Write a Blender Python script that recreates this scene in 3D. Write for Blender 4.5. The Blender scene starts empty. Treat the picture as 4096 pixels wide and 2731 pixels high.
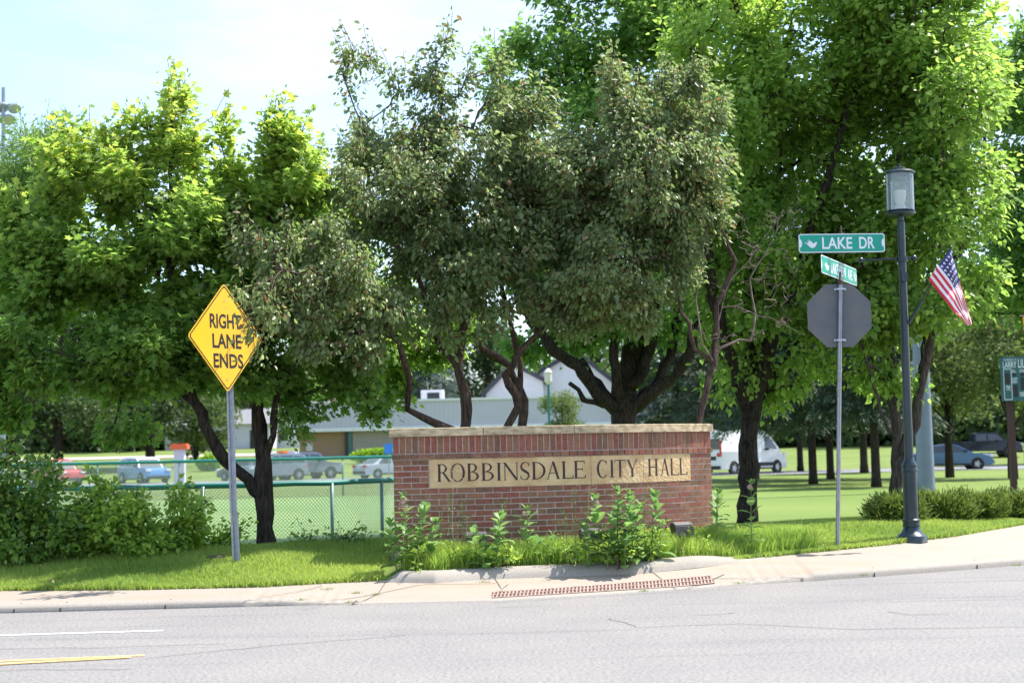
import bpy, math, random
import numpy as np
from mathutils import Vector, Matrix

# ------------------------------------------------------------------ camera, sky, sun, exposure
SC = bpy.context.scene
COL = SC.collection
R = math.radians
F_PX = 6030.0                      # focal length in pixels of a 4096 wide frame
EYE = np.array((0.0, 0.0, 1.5))
PITCH = math.atan(446.5 / F_PX)
ROLL = R(1.3)
FWD = np.array((0, math.cos(PITCH), math.sin(PITCH)))
_u0 = np.array((0, -math.sin(PITCH), math.cos(PITCH)))
_r0 = np.array((1.0, 0, 0))
RIGHT = _r0 * math.cos(ROLL) - _u0 * math.sin(ROLL)
UP = _u0 * math.cos(ROLL) + _r0 * math.sin(ROLL)
cam_d = bpy.data.cameras.new('camera')
cam = bpy.data.objects.new('camera', cam_d)
COL.objects.link(cam)
cam_d.sensor_width = 36.0
cam_d.lens = F_PX / 4096 * 36
cam_d.clip_start = 0.1
cam_d.clip_end = 3000
cam_d.dof.use_dof = True
cam_d.dof.focus_distance = 18.4
cam_d.dof.aperture_fstop = 2.0
M = Matrix(((RIGHT[0], UP[0], -FWD[0]), (RIGHT[1], UP[1], -FWD[1]), (RIGHT[2], UP[2], -FWD[2])))
cam.matrix_world = Matrix.Translation(Vector(EYE)) @ M.to_4x4()
SC.camera = cam

SUN_AZ = R(67)      # from the view direction (+Y) towards the right (+X)
SUN_EL = R(57)
sun_d = bpy.data.lights.new('sun', 'SUN')
sun_d.energy = 3.8
sun_d.angle = R(0.5)
sun_d.color = (1.0, 0.955, 0.88)
sun = bpy.data.objects.new('sun', sun_d)
COL.objects.link(sun)
SUN_DIR = Vector((math.sin(SUN_AZ) * math.cos(SUN_EL), math.cos(SUN_AZ) * math.cos(SUN_EL), math.sin(SUN_EL)))
sun.rotation_euler = SUN_DIR.to_track_quat('Z', 'Y').to_euler()
sun.location = (30, 10, 40)

W = bpy.data.worlds.new("World")
SC.world = W
W.use_nodes = True
wn = W.node_tree.nodes
wl = W.node_tree.links
wn.clear()
sky = wn.new('ShaderNodeTexSky')
sky.sky_type = 'NISHITA'
sky.sun_disc = False
sky.sun_elevation = SUN_EL
sky.sun_rotation = SUN_AZ
sky.altitude = 200
sky.air_density = 1.0
sky.dust_density = 1.2
sky.ozone_density = 2.5
bg = wn.new('ShaderNodeBackground')
bg.inputs['Strength'].default_value = 0.15
# thin high cloud in the sky itself
tc = wn.new('ShaderNodeTexCoord')
mp = wn.new('ShaderNodeMapping'); mp.inputs['Scale'].default_value = (2.0, 2.0, 7.0)
nz = wn.new('ShaderNodeTexNoise'); nz.inputs['Scale'].default_value = 2.2; nz.inputs['Detail'].default_value = 8; nz.inputs['Roughness'].default_value = 0.6
cr = wn.new('ShaderNodeMapRange'); cr.inputs[1].default_value = 0.44; cr.inputs[2].default_value = 0.68; cr.inputs[3].default_value = 0.08; cr.inputs[4].default_value = 0.85
mx = wn.new('ShaderNodeMixRGB'); mx.inputs[2].default_value = (2.9, 3.25, 3.75, 1)
wl.new(tc.outputs['Generated'], mp.inputs[0]); wl.new(mp.outputs[0], nz.inputs['Vector'])
wl.new(nz.outputs['Fac'], cr.inputs[0]); wl.new(cr.outputs[0], mx.inputs[0])
wl.new(sky.outputs[0], mx.inputs[1]); wl.new(mx.outputs[0], bg.inputs[0])
wo = wn.new('ShaderNodeOutputWorld'); wl.new(bg.outputs[0], wo.inputs[0])

SC.view_settings.view_transform = 'Standard'
SC.view_settings.look = 'None'
SC.view_settings.exposure = 1.31
SC.view_settings.gamma = 1
SC.view_settings.use_curve_mapping = False
SC.render.engine = 'CYCLES'
SC.cycles.max_bounces = 6
SC.cycles.diffuse_bounces = 4
SC.cycles.glossy_bounces = 2
SC.cycles.transmission_bounces = 4
SC.cycles.transparent_max_bounces = 8
SC.cycles.use_denoising = True
SC.cycles.sample_clamp_indirect = 6

# ------------------------------------------------------------------ helpers
VS = 4096 / 2352.0
def ray(px, py):
    return FWD * F_PX + RIGHT * (px - 2048) - UP * (py - 1365.5)
def D(vx, vy, Y):
    "point at depth Y seen at (vx, vy) of the 2352 wide view"
    d = ray(vx * VS, vy * VS)
    return EYE + d * (Y / d[1])
def U(vx, vy, z):
    d = ray(vx * VS, vy * VS)
    return EYE + d * ((z - EYE[2]) / d[2])
def proj(p):
    q = np.asarray(p, float) - EYE
    w = q @ FWD
    return ((2048 + F_PX * (q @ RIGHT) / w) / VS, (1365.5 - F_PX * (q @ UP) / w) / VS)
def mpv(Y):                        # metres per view pixel at depth Y
    return Y * VS / F_PX

def tag(o, label=None, cat=None, group=None, kind=None):
    if label: o['label'] = label
    if cat: o['category'] = cat
    if group: o['group'] = group
    if kind: o['kind'] = kind
    return o
def empty(name, loc, label=None, cat=None, group=None, rz=0.0):
    o = bpy.data.objects.new(name, None)
    o.empty_display_size = 0.2
    COL.objects.link(o)
    o.location = tuple(float(v) for v in loc)
    o.rotation_euler = (0, 0, rz)
    return tag(o, label, cat, group)

class MB:
    "collects faces; build() links them as one mesh object"
    def __init__(self):
        self.v = []; self.f = []; self.m = []; self.r = []; self.cur = 0; self.rc = 0.5
    def add(self, vs, fs):
        b = len(self.v)
        for p in vs:
            self.v.append((float(p[0]), float(p[1]), float(p[2]))); self.r.append(self.rc)
        for f in fs:
            self.f.append(tuple(b + i for i in f)); self.m.append(self.cur)
    def box(self, c, d, rz=0.0, taper=1.0):
        cs, sn = math.cos(rz), math.sin(rz)
        vs = []
        for z in (-.5, .5):
            k = 1.0 if z < 0 else taper
            for x, y in ((-.5, -.5), (.5, -.5), (.5, .5), (-.5, .5)):
                X, Y = x * d[0] * k, y * d[1] * k
                vs.append((c[0] + X * cs - Y * sn, c[1] + X * sn + Y * cs, c[2] + z * d[2]))
        self.add(vs, [(3, 2, 1, 0), (4, 5, 6, 7), (0, 1, 5, 4), (1, 2, 6, 5), (2, 3, 7, 6), (3, 0, 4, 7)])
    def hexa(self, p):             # eight corners: bottom four, top four
        self.add(p, [(3, 2, 1, 0), (4, 5, 6, 7), (0, 1, 5, 4), (1, 2, 6, 5), (2, 3, 7, 6), (3, 0, 4, 7)])
    def tube(self, pts, rad, n=6, cap=True):
        pts = [Vector(p) for p in pts]
        if not hasattr(rad, '__len__'): rad = [rad] * len(pts)
        ref = None; rings = []
        for i, p in enumerate(pts):
            a = pts[max(0, i - 1)]; b = pts[min(len(pts) - 1, i + 1)]
            t = (b - a)
            if t.length < 1e-9: t = Vector((0, 0, 1))
            t.normalize()
            if ref is None:
                ref = t.orthogonal().normalized()
            ref = (ref - t * ref.dot(t))
            if ref.length < 1e-6: ref = t.orthogonal()
            ref.normalize()
            bi = t.cross(ref)
            rings.append([p + (ref * math.cos(6.28318 * k / n) + bi * math.sin(6.28318 * k / n)) * rad[i] for k in range(n)])
        vs = [q for r_ in rings for q in r_]
        fs = []
        for i in range(len(pts) - 1):
            for k in range(n):
                a = i * n + k; b = i * n + (k + 1) % n
                fs.append((a, b, b + n, a + n))
        if cap:
            fs.append(tuple(range(n - 1, -1, -1))); fs.append(tuple((len(pts) - 1) * n + k for k in range(n)))
        self.add(vs, fs)
    def lathe(self, prof, n=24, c=(0, 0, 0), axis=None, phase=0.0):
        "prof: (radius, height) from the bottom up, around c along axis"
        ax = Vector(axis).normalized() if axis is not None else Vector((0, 0, 1))
        e1 = Vector((1, 0, 0)); e1 = (e1 - ax * e1.dot(ax)).normalized(); e2 = ax.cross(e1)
        c = Vector(c); vs = []; fs = []
        for (r_, h) in prof:
            for k in range(n):
                a = 6.2831853 * k / n + phase
                vs.append(c + ax * h + (e1 * math.cos(a) + e2 * math.sin(a)) * max(r_, 1e-4))
        for i in range(len(prof) - 1):
            for k in range(n):
                a = i * n + k; b = i * n + (k + 1) % n
                fs.append((a, b, b + n, a + n))
        fs.append(tuple(range(n - 1, -1, -1))); fs.append(tuple((len(prof) - 1) * n + k for k in range(n)))
        self.add(vs, fs)
    def prism(self, poly, o, ex, ey, en, t):
        "2-D polygon poly extruded by t along en from the plane at o with axes ex, ey"
        o, ex, ey, en = (np.array(q, float) for q in (o, ex, ey, en))
        n = len(poly)
        a = [o + ex * x + ey * y for x, y in poly]
        b = [p + en * t for p in a]
        self.add(a + b, [tuple(range(n - 1, -1, -1)), tuple(range(n, 2 * n))] + [(i, (i + 1) % n, n + (i + 1) % n, n + i) for i in range(n)])
    def build(self, name, mats, parent=None, origin=(0, 0, 0), smooth=False, local=False):
        me = bpy.data.meshes.new(name)
        if parent is not None and not local:
            origin = parent_world(parent)
        o0 = (0, 0, 0) if local else origin
        me.from_pydata([(x - o0[0], y - o0[1], z - o0[2]) for x, y, z in self.v], [], self.f)
        if not isinstance(mats, (list, tuple)): mats = [mats]
        for m_ in mats: me.materials.append(m_)
        if len(mats) > 1: me.polygons.foreach_set('material_index', self.m)
        at = me.attributes.new('rnd', 'FLOAT', 'POINT'); at.data.foreach_set('value', self.r)
        if smooth is True:
            me.polygons.foreach_set('use_smooth', [True] * len(me.polygons))
        me.update()
        o = bpy.data.objects.new(name, me)
        COL.objects.link(o)
        if parent is not None: o.parent = parent
        else: o.location = tuple(float(q) for q in origin) if not local else (0, 0, 0)
        if smooth == 'auto':
            auto_smooth(me)
        return o
def auto_smooth(me, ang=0.7):
    import bmesh
    bm = bmesh.new(); bm.from_mesh(me)
    bmesh.ops.remove_doubles(bm, verts=bm.verts, dist=1e-5)
    bmesh.ops.recalc_face_normals(bm, faces=bm.faces)
    for f in bm.faces: f.smooth = True
    for e in bm.edges:
        if len(e.link_faces) == 2:
            e.smooth = e.calc_face_angle(0) < ang
        else: e.smooth = False
    bm.to_mesh(me); bm.free()
def parent_world(p):
    l = Vector((0, 0, 0)); q = p
    while q is not None:
        l = l + q.location; q = q.parent
    return tuple(l)

def np_mesh(name, V, faces, mat, parent=None, origin=(0, 0, 0), rnd=None):
    "V (n,3) array, faces (m,k) int array"
    if parent is not None: origin = parent_world(parent)
    me = bpy.data.meshes.new(name)
    V = np.asarray(V, np.float32) - np.array(origin, np.float32)
    n = len(V); m_, k = faces.shape
    me.vertices.add(n); me.vertices.foreach_set('co', V.ravel())
    me.loops.add(m_ * k); me.loops.foreach_set('vertex_index', faces.astype(np.int32).ravel())
    me.polygons.add(m_); me.polygons.foreach_set('loop_start', np.arange(0, m_ * k, k, dtype=np.int32))
    me.update(calc_edges=True)
    if rnd is not None:
        at = me.attributes.new('rnd', 'FLOAT', 'POINT'); at.data.foreach_set('value', np.asarray(rnd, np.float32))
    me.materials.append(mat)
    o = bpy.data.objects.new(name, me); COL.objects.link(o)
    if parent is not None: o.parent = parent
    else: o.location = origin
    return o

# ------------------------------------------------------------------ materials
def nodes_of(name):
    m = bpy.data.materials.new(name); m.use_nodes = True
    nt = m.node_tree; nt.nodes.clear()
    return m, nt, nt.nodes, nt.links
def mat(name, col, rough=0.6, metal=0.0, var=0.0, scale=8.0, bump=0.0, bscale=40.0, spec=0.5, col2=None, detail=6, coat=0.0, stretch=None):
    m, nt, N, L = nodes_of(name)
    out = N.new('ShaderNodeOutputMaterial'); b = N.new('ShaderNodeBsdfPrincipled')
    L.new(b.outputs[0], out.inputs[0])
    b.inputs['Roughness'].default_value = rough; b.inputs['Metallic'].default_value = metal
    b.inputs['Specular IOR Level'].default_value = spec
    if coat: b.inputs['Coat Weight'].default_value = coat
    t = N.new('ShaderNodeTexCoord'); src = t.outputs['Object']
    if stretch:
        mp_ = N.new('ShaderNodeMapping'); mp_.inputs['Scale'].default_value = stretch
        L.new(src, mp_.inputs[0]); src = mp_.outputs[0]
    if var or col2:
        n = N.new('ShaderNodeTexNoise'); n.inputs['Scale'].default_value = scale; n.inputs['Detail'].default_value = detail
        L.new(src, n.inputs['Vector'])
        r_ = N.new('ShaderNodeValToRGB')
        c2 = col2 if col2 else tuple(min(1, c * (1 + var)) for c in col)
        c1 = col if col2 else tuple(c * (1 - var) for c in col)
        r_.color_ramp.elements[0].color = (*c1, 1); r_.color_ramp.elements[1].color = (*c2, 1)
        r_.color_ramp.elements[0].position = 0.33; r_.color_ramp.elements[1].position = 0.68
        L.new(n.outputs['Fac'], r_.inputs[0]); L.new(r_.outputs[0], b.inputs['Base Color'])
    else:
        b.inputs['Base Color'].default_value = (*col, 1)
    if bump:
        n2 = N.new('ShaderNodeTexNoise'); n2.inputs['Scale'].default_value = bscale; n2.inputs['Detail'].default_value = 5
        L.new(src, n2.inputs['Vector'])
        bp = N.new('ShaderNodeBump'); bp.inputs['Strength'].default_value = bump; bp.inputs['Distance'].default_value = 0.02
        L.new(n2.outputs['Fac'], bp.inputs['Height']); L.new(bp.outputs[0], b.inputs['Normal'])
    return m
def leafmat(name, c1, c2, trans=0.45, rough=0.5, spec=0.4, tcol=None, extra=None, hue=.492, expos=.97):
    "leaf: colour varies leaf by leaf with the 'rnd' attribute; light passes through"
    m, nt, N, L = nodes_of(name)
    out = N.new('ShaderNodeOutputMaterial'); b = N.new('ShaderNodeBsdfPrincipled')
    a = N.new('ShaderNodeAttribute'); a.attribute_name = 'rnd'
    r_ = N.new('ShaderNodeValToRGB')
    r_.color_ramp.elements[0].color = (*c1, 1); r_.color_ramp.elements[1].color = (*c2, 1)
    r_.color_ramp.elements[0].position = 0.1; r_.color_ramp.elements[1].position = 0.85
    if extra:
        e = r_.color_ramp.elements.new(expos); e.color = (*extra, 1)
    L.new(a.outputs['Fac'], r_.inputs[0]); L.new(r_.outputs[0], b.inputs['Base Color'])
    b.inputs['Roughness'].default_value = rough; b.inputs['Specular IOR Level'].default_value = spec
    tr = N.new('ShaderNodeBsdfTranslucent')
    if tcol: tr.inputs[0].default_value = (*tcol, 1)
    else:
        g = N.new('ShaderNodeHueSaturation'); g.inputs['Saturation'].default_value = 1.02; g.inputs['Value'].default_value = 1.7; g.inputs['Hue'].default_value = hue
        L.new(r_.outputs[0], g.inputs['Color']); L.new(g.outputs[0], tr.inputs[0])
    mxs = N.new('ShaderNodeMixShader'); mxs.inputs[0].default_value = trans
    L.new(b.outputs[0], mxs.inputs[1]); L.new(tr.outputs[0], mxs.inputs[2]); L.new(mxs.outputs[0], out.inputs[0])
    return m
def rampmat(name, stops, rough=0.8, bump=0.3, bscale=120.0, spec=0.3, attr='rnd', noise=0.25, nscale=30):
    "colour picked by the rnd attribute through stops, plus fine noise"
    m, nt, N, L = nodes_of(name)
    out = N.new('ShaderNodeOutputMaterial'); b = N.new('ShaderNodeBsdfPrincipled'); L.new(b.outputs[0], out.inputs[0])
    a = N.new('ShaderNodeAttribute'); a.attribute_name = attr
    r_ = N.new('ShaderNodeValToRGB'); cr_ = r_.color_ramp
    while len(cr_.elements) < len(stops): cr_.elements.new(0.5)
    for e, (p, c) in zip(cr_.elements, stops): e.position = p; e.color = (*c, 1)
    t = N.new('ShaderNodeTexCoord'); n = N.new('ShaderNodeTexNoise'); n.inputs['Scale'].default_value = nscale; n.inputs['Detail'].default_value = 7
    L.new(t.outputs['Object'], n.inputs['Vector'])
    mr = N.new('ShaderNodeMapRange'); mr.inputs[1].default_value = .3; mr.inputs[2].default_value = .7; mr.inputs[3].default_value = 1 - noise; mr.inputs[4].default_value = 1 + noise
    L.new(n.outputs['Fac'], mr.inputs[0])
    mm = N.new('ShaderNodeVectorMath'); mm.operation = 'SCALE'
    L.new(a.outputs['Fac'], r_.inputs[0]); L.new(r_.outputs[0], mm.inputs[0]); L.new(mr.outputs[0], mm.inputs['Scale'])
    L.new(mm.outputs[0], b.inputs['Base Color'])
    b.inputs['Roughness'].default_value = rough; b.inputs['Specular IOR Level'].default_value = spec
    bp = N.new('ShaderNodeBump'); bp.inputs['Strength'].default_value = bump; bp.inputs['Distance'].default_value = 0.01
    n2 = N.new('ShaderNodeTexNoise'); n2.inputs['Scale'].default_value = bscale; L.new(t.outputs['Object'], n2.inputs['Vector'])
    L.new(n2.outputs['Fac'], bp.inputs['Height']); L.new(bp.outputs[0], b.inputs['Normal'])
    return m

def asphalt_mat():
    m, nt, N, L = nodes_of('asphalt')
    out = N.new('ShaderNodeOutputMaterial'); b = N.new('ShaderNodeBsdfPrincipled'); L.new(b.outputs[0], out.inputs[0])
    t = N.new('ShaderNodeTexCoord')
    n1 = N.new('ShaderNodeTexNoise'); n1.inputs['Scale'].default_value = 34; n1.inputs['Detail'].default_value = 4; n1.inputs['Roughness'].default_value = .8
    L.new(t.outputs['Object'], n1.inputs['Vector'])
    r1 = N.new('ShaderNodeValToRGB')
    r1.color_ramp.elements[0].position = .3; r1.color_ramp.elements[0].color = (.092, .088, .084, 1)
    r1.color_ramp.elements[1].position = .72; r1.color_ramp.elements[1].color = (.375, .358, .343, 1)
    L.new(n1.outputs['Fac'], r1.inputs[0])
    # worn wheel tracks, oily streaks and sealed cracks that run along the road
    mp_ = N.new('ShaderNodeMapping'); mp_.inputs['Scale'].default_value = (.10, 1.6, 1); mp_.inputs['Rotation'].default_value = (0, 0, R(-1.5))
    L.new(t.outputs['Object'], mp_.inputs[0])
    n2 = N.new('ShaderNodeTexNoise'); n2.inputs['Scale'].default_value = 1.3; n2.inputs['Detail'].default_value = 7; n2.inputs['Roughness'].default_value = .62
    L.new(mp_.outputs[0], n2.inputs['Vector'])
    r2 = N.new('ShaderNodeValToRGB')
    r2.color_ramp.elements[0].position = .33; r2.color_ramp.elements[0].color = (.80, .81, .86, 1)
    r2.color_ramp.elements[1].position = .44; r2.color_ramp.elements[1].color = (1, 1, 1, 1)
    L.new(n2.outputs['Fac'], r2.inputs[0])
    mu = N.new('ShaderNodeMixRGB'); mu.blend_type = 'MULTIPLY'; mu.inputs[0].default_value = 1
    L.new(r1.outputs[0], mu.inputs[1]); L.new(r2.outputs[0], mu.inputs[2])
    n3 = N.new('ShaderNodeTexNoise'); n3.inputs['Scale'].default_value = .9; n3.inputs['Detail'].default_value = 3
    L.new(t.outputs['Object'], n3.inputs['Vector'])
    r3 = N.new('ShaderNodeValToRGB')
    r3.color_ramp.elements[0].position = .35; r3.color_ramp.elements[0].color = (.93, .93, .94, 1)
    r3.color_ramp.elements[1].position = .65; r3.color_ramp.elements[1].color = (1.05, 1.03, 1.02, 1)
    L.new(n3.outputs['Fac'], r3.inputs[0])
    mu2 = N.new('ShaderNodeMixRGB'); mu2.blend_type = 'MULTIPLY'; mu2.inputs[0].default_value = 1
    L.new(mu.outputs[0], mu2.inputs[1]); L.new(r3.outputs[0], mu2.inputs[2])
    L.new(mu2.outputs[0], b.inputs['Base Color'])
    b.inputs['Roughness'].default_value = .85; b.inputs['Specular IOR Level'].default_value = .3
    bp = N.new('ShaderNodeBump'); bp.inputs['Strength'].default_value = .6; bp.inputs['Distance'].default_value = 0.012
    L.new(n1.outputs['Fac'], bp.inputs['Height']); L.new(bp.outputs[0], b.inputs['Normal'])
    return m
def ground_mat(name, ca, cb, cc, s1=.35, s2=9, stripe=0.0, soil=None):
    m, nt, N, L = nodes_of(name)
    out = N.new('ShaderNodeOutputMaterial'); b = N.new('ShaderNodeBsdfPrincipled'); L.new(b.outputs[0], out.inputs[0])
    t = N.new('ShaderNodeTexCoord')
    n1 = N.new('ShaderNodeTexNoise'); n1.inputs['Scale'].default_value = s1; n1.inputs['Detail'].default_value = 6
    n2 = N.new('ShaderNodeTexNoise'); n2.inputs['Scale'].default_value = s2; n2.inputs['Detail'].default_value = 8; n2.inputs['Roughness'].default_value = .75
    L.new(t.outputs['Object'], n1.inputs['Vector']); L.new(t.outputs['Object'], n2.inputs['Vector'])
    r1 = N.new('ShaderNodeValToRGB')
    r1.color_ramp.elements[0].position = .3; r1.color_ramp.elements[0].color = (*ca, 1)
    r1.color_ramp.elements[1].position = .7; r1.color_ramp.elements[1].color = (*cb, 1)
    L.new(n1.outputs['Fac'], r1.inputs[0])
    mxx = N.new('ShaderNodeMixRGB'); mxx.inputs[2].default_value = (*cc, 1)
    mr = N.new('ShaderNodeMapRange'); mr.inputs[1].default_value = .45; mr.inputs[2].default_value = .75; mr.inputs[3].default_value = 0; mr.inputs[4].default_value = .8
    L.new(n2.outputs['Fac'], mr.inputs[0]); L.new(mr.outputs[0], mxx.inputs[0]); L.new(r1.outputs[0], mxx.inputs[1])
    last = mxx.outputs[0]
    if stripe:
        w = N.new('ShaderNodeTexWave'); w.bands_direction = 'Y'; w.inputs['Scale'].default_value = stripe; w.inputs['Distortion'].default_value = .6; w.inputs['Detail'].default_value = 2
        L.new(t.outputs['Object'], w.inputs['Vector'])
        mr2 = N.new('ShaderNodeMapRange'); mr2.inputs[3].default_value = .93; mr2.inputs[4].default_value = 1.06
        L.new(w.outputs['Fac'], mr2.inputs[0])
        vm = N.new('ShaderNodeVectorMath'); vm.operation = 'SCALE'
        L.new(last, vm.inputs[0]); L.new(mr2.outputs[0], vm.inputs['Scale']); last = vm.outputs[0]
    L.new(last, b.inputs['Base Color'])
    b.inputs['Roughness'].default_value = .9; b.inputs['Specular IOR Level'].default_value = .2
    bp = N.new('ShaderNodeBump'); bp.inputs['Strength'].default_value = .7; bp.inputs['Distance'].default_value = 0.03
    L.new(n2.outputs['Fac'], bp.inputs['Height']); L.new(bp.outputs[0], b.inputs['Normal'])
    return m
def concrete_mat(name, c1, c2, stain, rough=.85):
    m, nt, N, L = nodes_of(name)
    out = N.new('ShaderNodeOutputMaterial'); b = N.new('ShaderNodeBsdfPrincipled'); L.new(b.outputs[0], out.inputs[0])
    t = N.new('ShaderNodeTexCoord')
    def noise(s, d, st=None):
        n = N.new('ShaderNodeTexNoise'); n.inputs['Scale'].default_value = s; n.inputs['Detail'].default_value = d; n.inputs['Roughness'].default_value = .65
        if st:
            q = N.new('ShaderNodeMapping'); q.inputs['Scale'].default_value = st; L.new(t.outputs['Object'], q.inputs[0]); L.new(q.outputs[0], n.inputs['Vector'])
        else: L.new(t.outputs['Object'], n.inputs['Vector'])
        return n
    n1 = noise(60, 6); n2 = noise(1.6, 7, (.5, 1.6, 1)); n3 = noise(9, 5)
    r1 = N.new('ShaderNodeValToRGB'); r1.color_ramp.elements[0].position = .3; r1.color_ramp.elements[0].color = (*c1, 1)
    r1.color_ramp.elements[1].position = .7; r1.color_ramp.elements[1].color = (*c2, 1); L.new(n1.outputs['Fac'], r1.inputs[0])
    mr = N.new('ShaderNodeMapRange'); mr.inputs[1].default_value = .48; mr.inputs[2].default_value = .72; mr.inputs[3].default_value = 0; mr.inputs[4].default_value = .75
    L.new(n2.outputs['Fac'], mr.inputs[0])
    mxx = N.new('ShaderNodeMixRGB'); mxx.inputs[2].default_value = (*stain, 1)
    L.new(mr.outputs[0], mxx.inputs[0]); L.new(r1.outputs[0], mxx.inputs[1]); L.new(mxx.outputs[0], b.inputs['Base Color'])
    b.inputs['Roughness'].default_value = rough; b.inputs['Specular IOR Level'].default_value = .3
    bp = N.new('ShaderNodeBump'); bp.inputs['Strength'].default_value = .5; bp.inputs['Distance'].default_value = 0.008
    L.new(n3.outputs['Fac'], bp.inputs['Height']); L.new(bp.outputs[0], b.inputs['Normal'])
    return m
def bark_mat(name, c1, c2, sc=1.0):
    m, nt, N, L = nodes_of(name)
    out = N.new('ShaderNodeOutputMaterial'); b = N.new('ShaderNodeBsdfPrincipled'); L.new(b.outputs[0], out.inputs[0])
    t = N.new('ShaderNodeTexCoord'); q = N.new('ShaderNodeMapping'); q.inputs['Scale'].default_value = (9 * sc, 9 * sc, 1.6 * sc)
    L.new(t.outputs['Object'], q.inputs[0])
    n = N.new('ShaderNodeTexNoise'); n.inputs['Scale'].default_value = 3.5; n.inputs['Detail'].default_value = 8; n.inputs['Roughness'].default_value = .7
    L.new(q.outputs[0], n.inputs['Vector'])
    r_ = N.new('ShaderNodeValToRGB'); r_.color_ramp.elements[0].position = .38; r_.color_ramp.elements[0].color = (*c1, 1)
    r_.color_ramp.elements[1].position = .64; r_.color_ramp.elements[1].color = (*c2, 1)
    L.new(n.outputs['Fac'], r_.inputs[0]); L.new(r_.outputs[0], b.inputs['Base Color'])
    b.inputs['Roughness'].default_value = .9; b.inputs['Specular IOR Level'].default_value = .2
    bp = N.new('ShaderNodeBump'); bp.inputs['Strength'].default_value = 1.0; bp.inputs['Distance'].default_value = 0.03
    L.new(n.outputs['Fac'], bp.inputs['Height']); L.new(bp.outputs[0], b.inputs['Normal'])
    return m
def glassmat(name, col=(.9, 1, .98), rough=0.02, alpha=.25):
    m, nt, N, L = nodes_of(name)
    out = N.new('ShaderNodeOutputMaterial')
    g = N.new('ShaderNodeBsdfGlossy'); g.inputs['Roughness'].default_value = rough; g.inputs[0].default_value = (.9, .95, 1, 1)
    d = N.new('ShaderNodeBsdfDiffuse'); d.inputs[0].default_value = (*col, 1)
    tr = N.new('ShaderNodeBsdfTransparent'); tr.inputs[0].default_value = (.93, .97, .96, 1)
    lw = N.new('ShaderNodeLayerWeight'); lw.inputs[0].default_value = .35
    m1 = N.new('ShaderNodeMixShader'); m1.inputs[0].default_value = alpha
    L.new(tr.outputs[0], m1.inputs[1]); L.new(d.outputs[0], m1.inputs[2])
    m2 = N.new('ShaderNodeMixShader'); L.new(lw.outputs['Fresnel'], m2.inputs[0])
    L.new(m1.outputs[0], m2.inputs[1]); L.new(g.outputs[0], m2.inputs[2]); L.new(m2.outputs[0], out.inputs[0])
    return m

MAT = {}
MAT['asphalt'] = asphalt_mat()
MAT['lawn'] = ground_mat('lawn', (.10, .16, .035), (.17, .23, .05), (.22, .22, .08))
MAT['turf'] = ground_mat('turf', (.12, .21, .065), (.17, .26, .09), (.19, .235, .10), s1=.1, s2=5, stripe=.16)
MAT['park'] = ground_mat('park_turf', (.11, .18, .03), (.16, .225, .045), (.20, .21, .075), s1=.15, s2=4, stripe=.3)
MAT['soil'] = mat('soil', (.055, .045, .03), .95, var=.5, scale=14, bump=.6)
MAT['walk'] = concrete_mat('pavement_concrete', (.28, .235, .195), (.37, .315, .262), (.33, .245, .175))
MAT['kerb'] = concrete_mat('kerb_concrete', (.24, .215, .185), (.38, .34, .295), (.28, .25, .21))
MAT['joint'] = mat('joint', (.09, .075, .06), .95)
MAT['crack'] = mat('road_crack', (.15, .14, .145), .95, var=.4, scale=3)
MAT['rust'] = mat('rust_iron', (.36, .24, .20), .8, var=.35, scale=18, bump=.3)
MAT['rustdark'] = mat('drain_dark', (.07, .04, .035), .9)
MAT['brick'] = rampmat('brick', [(0, (.17, .090, .055)), (.12, (.21, .108, .064)), (.45, (.28, .138, .080)), (.60, (.29, .112, .072)), (.85, (.26, .085, .058)), (1, (.19, .105, .068))], bump=.45, bscale=160, noise=.22, nscale=22)
MAT['mortar'] = mat('mortar', (.50, .40, .36), .95, var=.15, scale=30, bump=.5)
MAT['stone'] = mat('cast_stone', (.54, .35, .165), .85, col2=(.70, .50, .27), scale=5, bump=.7, bscale=26)
MAT['cap'] = mat('coping_stone', (.30, .225, .135), .9, col2=(.68, .53, .33), scale=9, bump=.5, bscale=45, stretch=(1, 1, 2.2))
MAT['carve'] = mat('carved_letter', (.050, .028, .030), .8, var=.3, scale=30)
MAT['galv'] = mat('galvanised_steel', (.30, .32, .36), .42, metal=.7, var=.15, scale=14)
MAT['alu'] = mat('aluminium_sheet', (.085, .105, .125), .6, metal=.15, col2=(.16, .145, .13), scale=2.2)
MAT['zinc'] = mat('zinc_clamp', (.45, .46, .5), .4, metal=.6)
MAT['yellow'] = mat('yellow_sheeting', (.93, .50, .006), .38, var=.04, scale=4, spec=.6)
MAT['black'] = mat('black_paint', (.015, .013, .012), .5)
MAT['green'] = mat('green_sheeting', (.0, .30, .20), .4, var=.06, scale=5, spec=.5)
MAT['white'] = mat('white_paint', (.72, .74, .78), .45)
MAT['lampgreen'] = mat('dark_green_paint', (.007, .022, .030), .35, var=.15, scale=9, spec=.5, coat=.2)
MAT['lampdark'] = mat('panel_seam', (.008, .012, .016), .5)
MAT['glass'] = glassmat('lamp_glass', alpha=.17)
MAT['refractor'] = mat('lamp_refractor', (.62, .60, .52), .3, spec=.7)
MAT['red'] = mat('flag_red', (.62, .022, .045), .7)
MAT['fwhite'] = mat('flag_white', (.78, .76, .76), .7)
MAT['blue'] = mat('flag_blue', (.045, .04, .17), .7)
MAT['fencegreen'] = mat('fence_green', (.012, .17, .14), .5)
MAT['fencepost'] = mat('fence_post', (.17, .28, .26), .45, metal=.3)
MAT['wire'] = mat('chain_link_wire', (.62, .65, .65), .5, metal=.1)
MAT['bark_dark'] = bark_mat('bark_dark', (.012, .010, .008), (.075, .058, .045))
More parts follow.
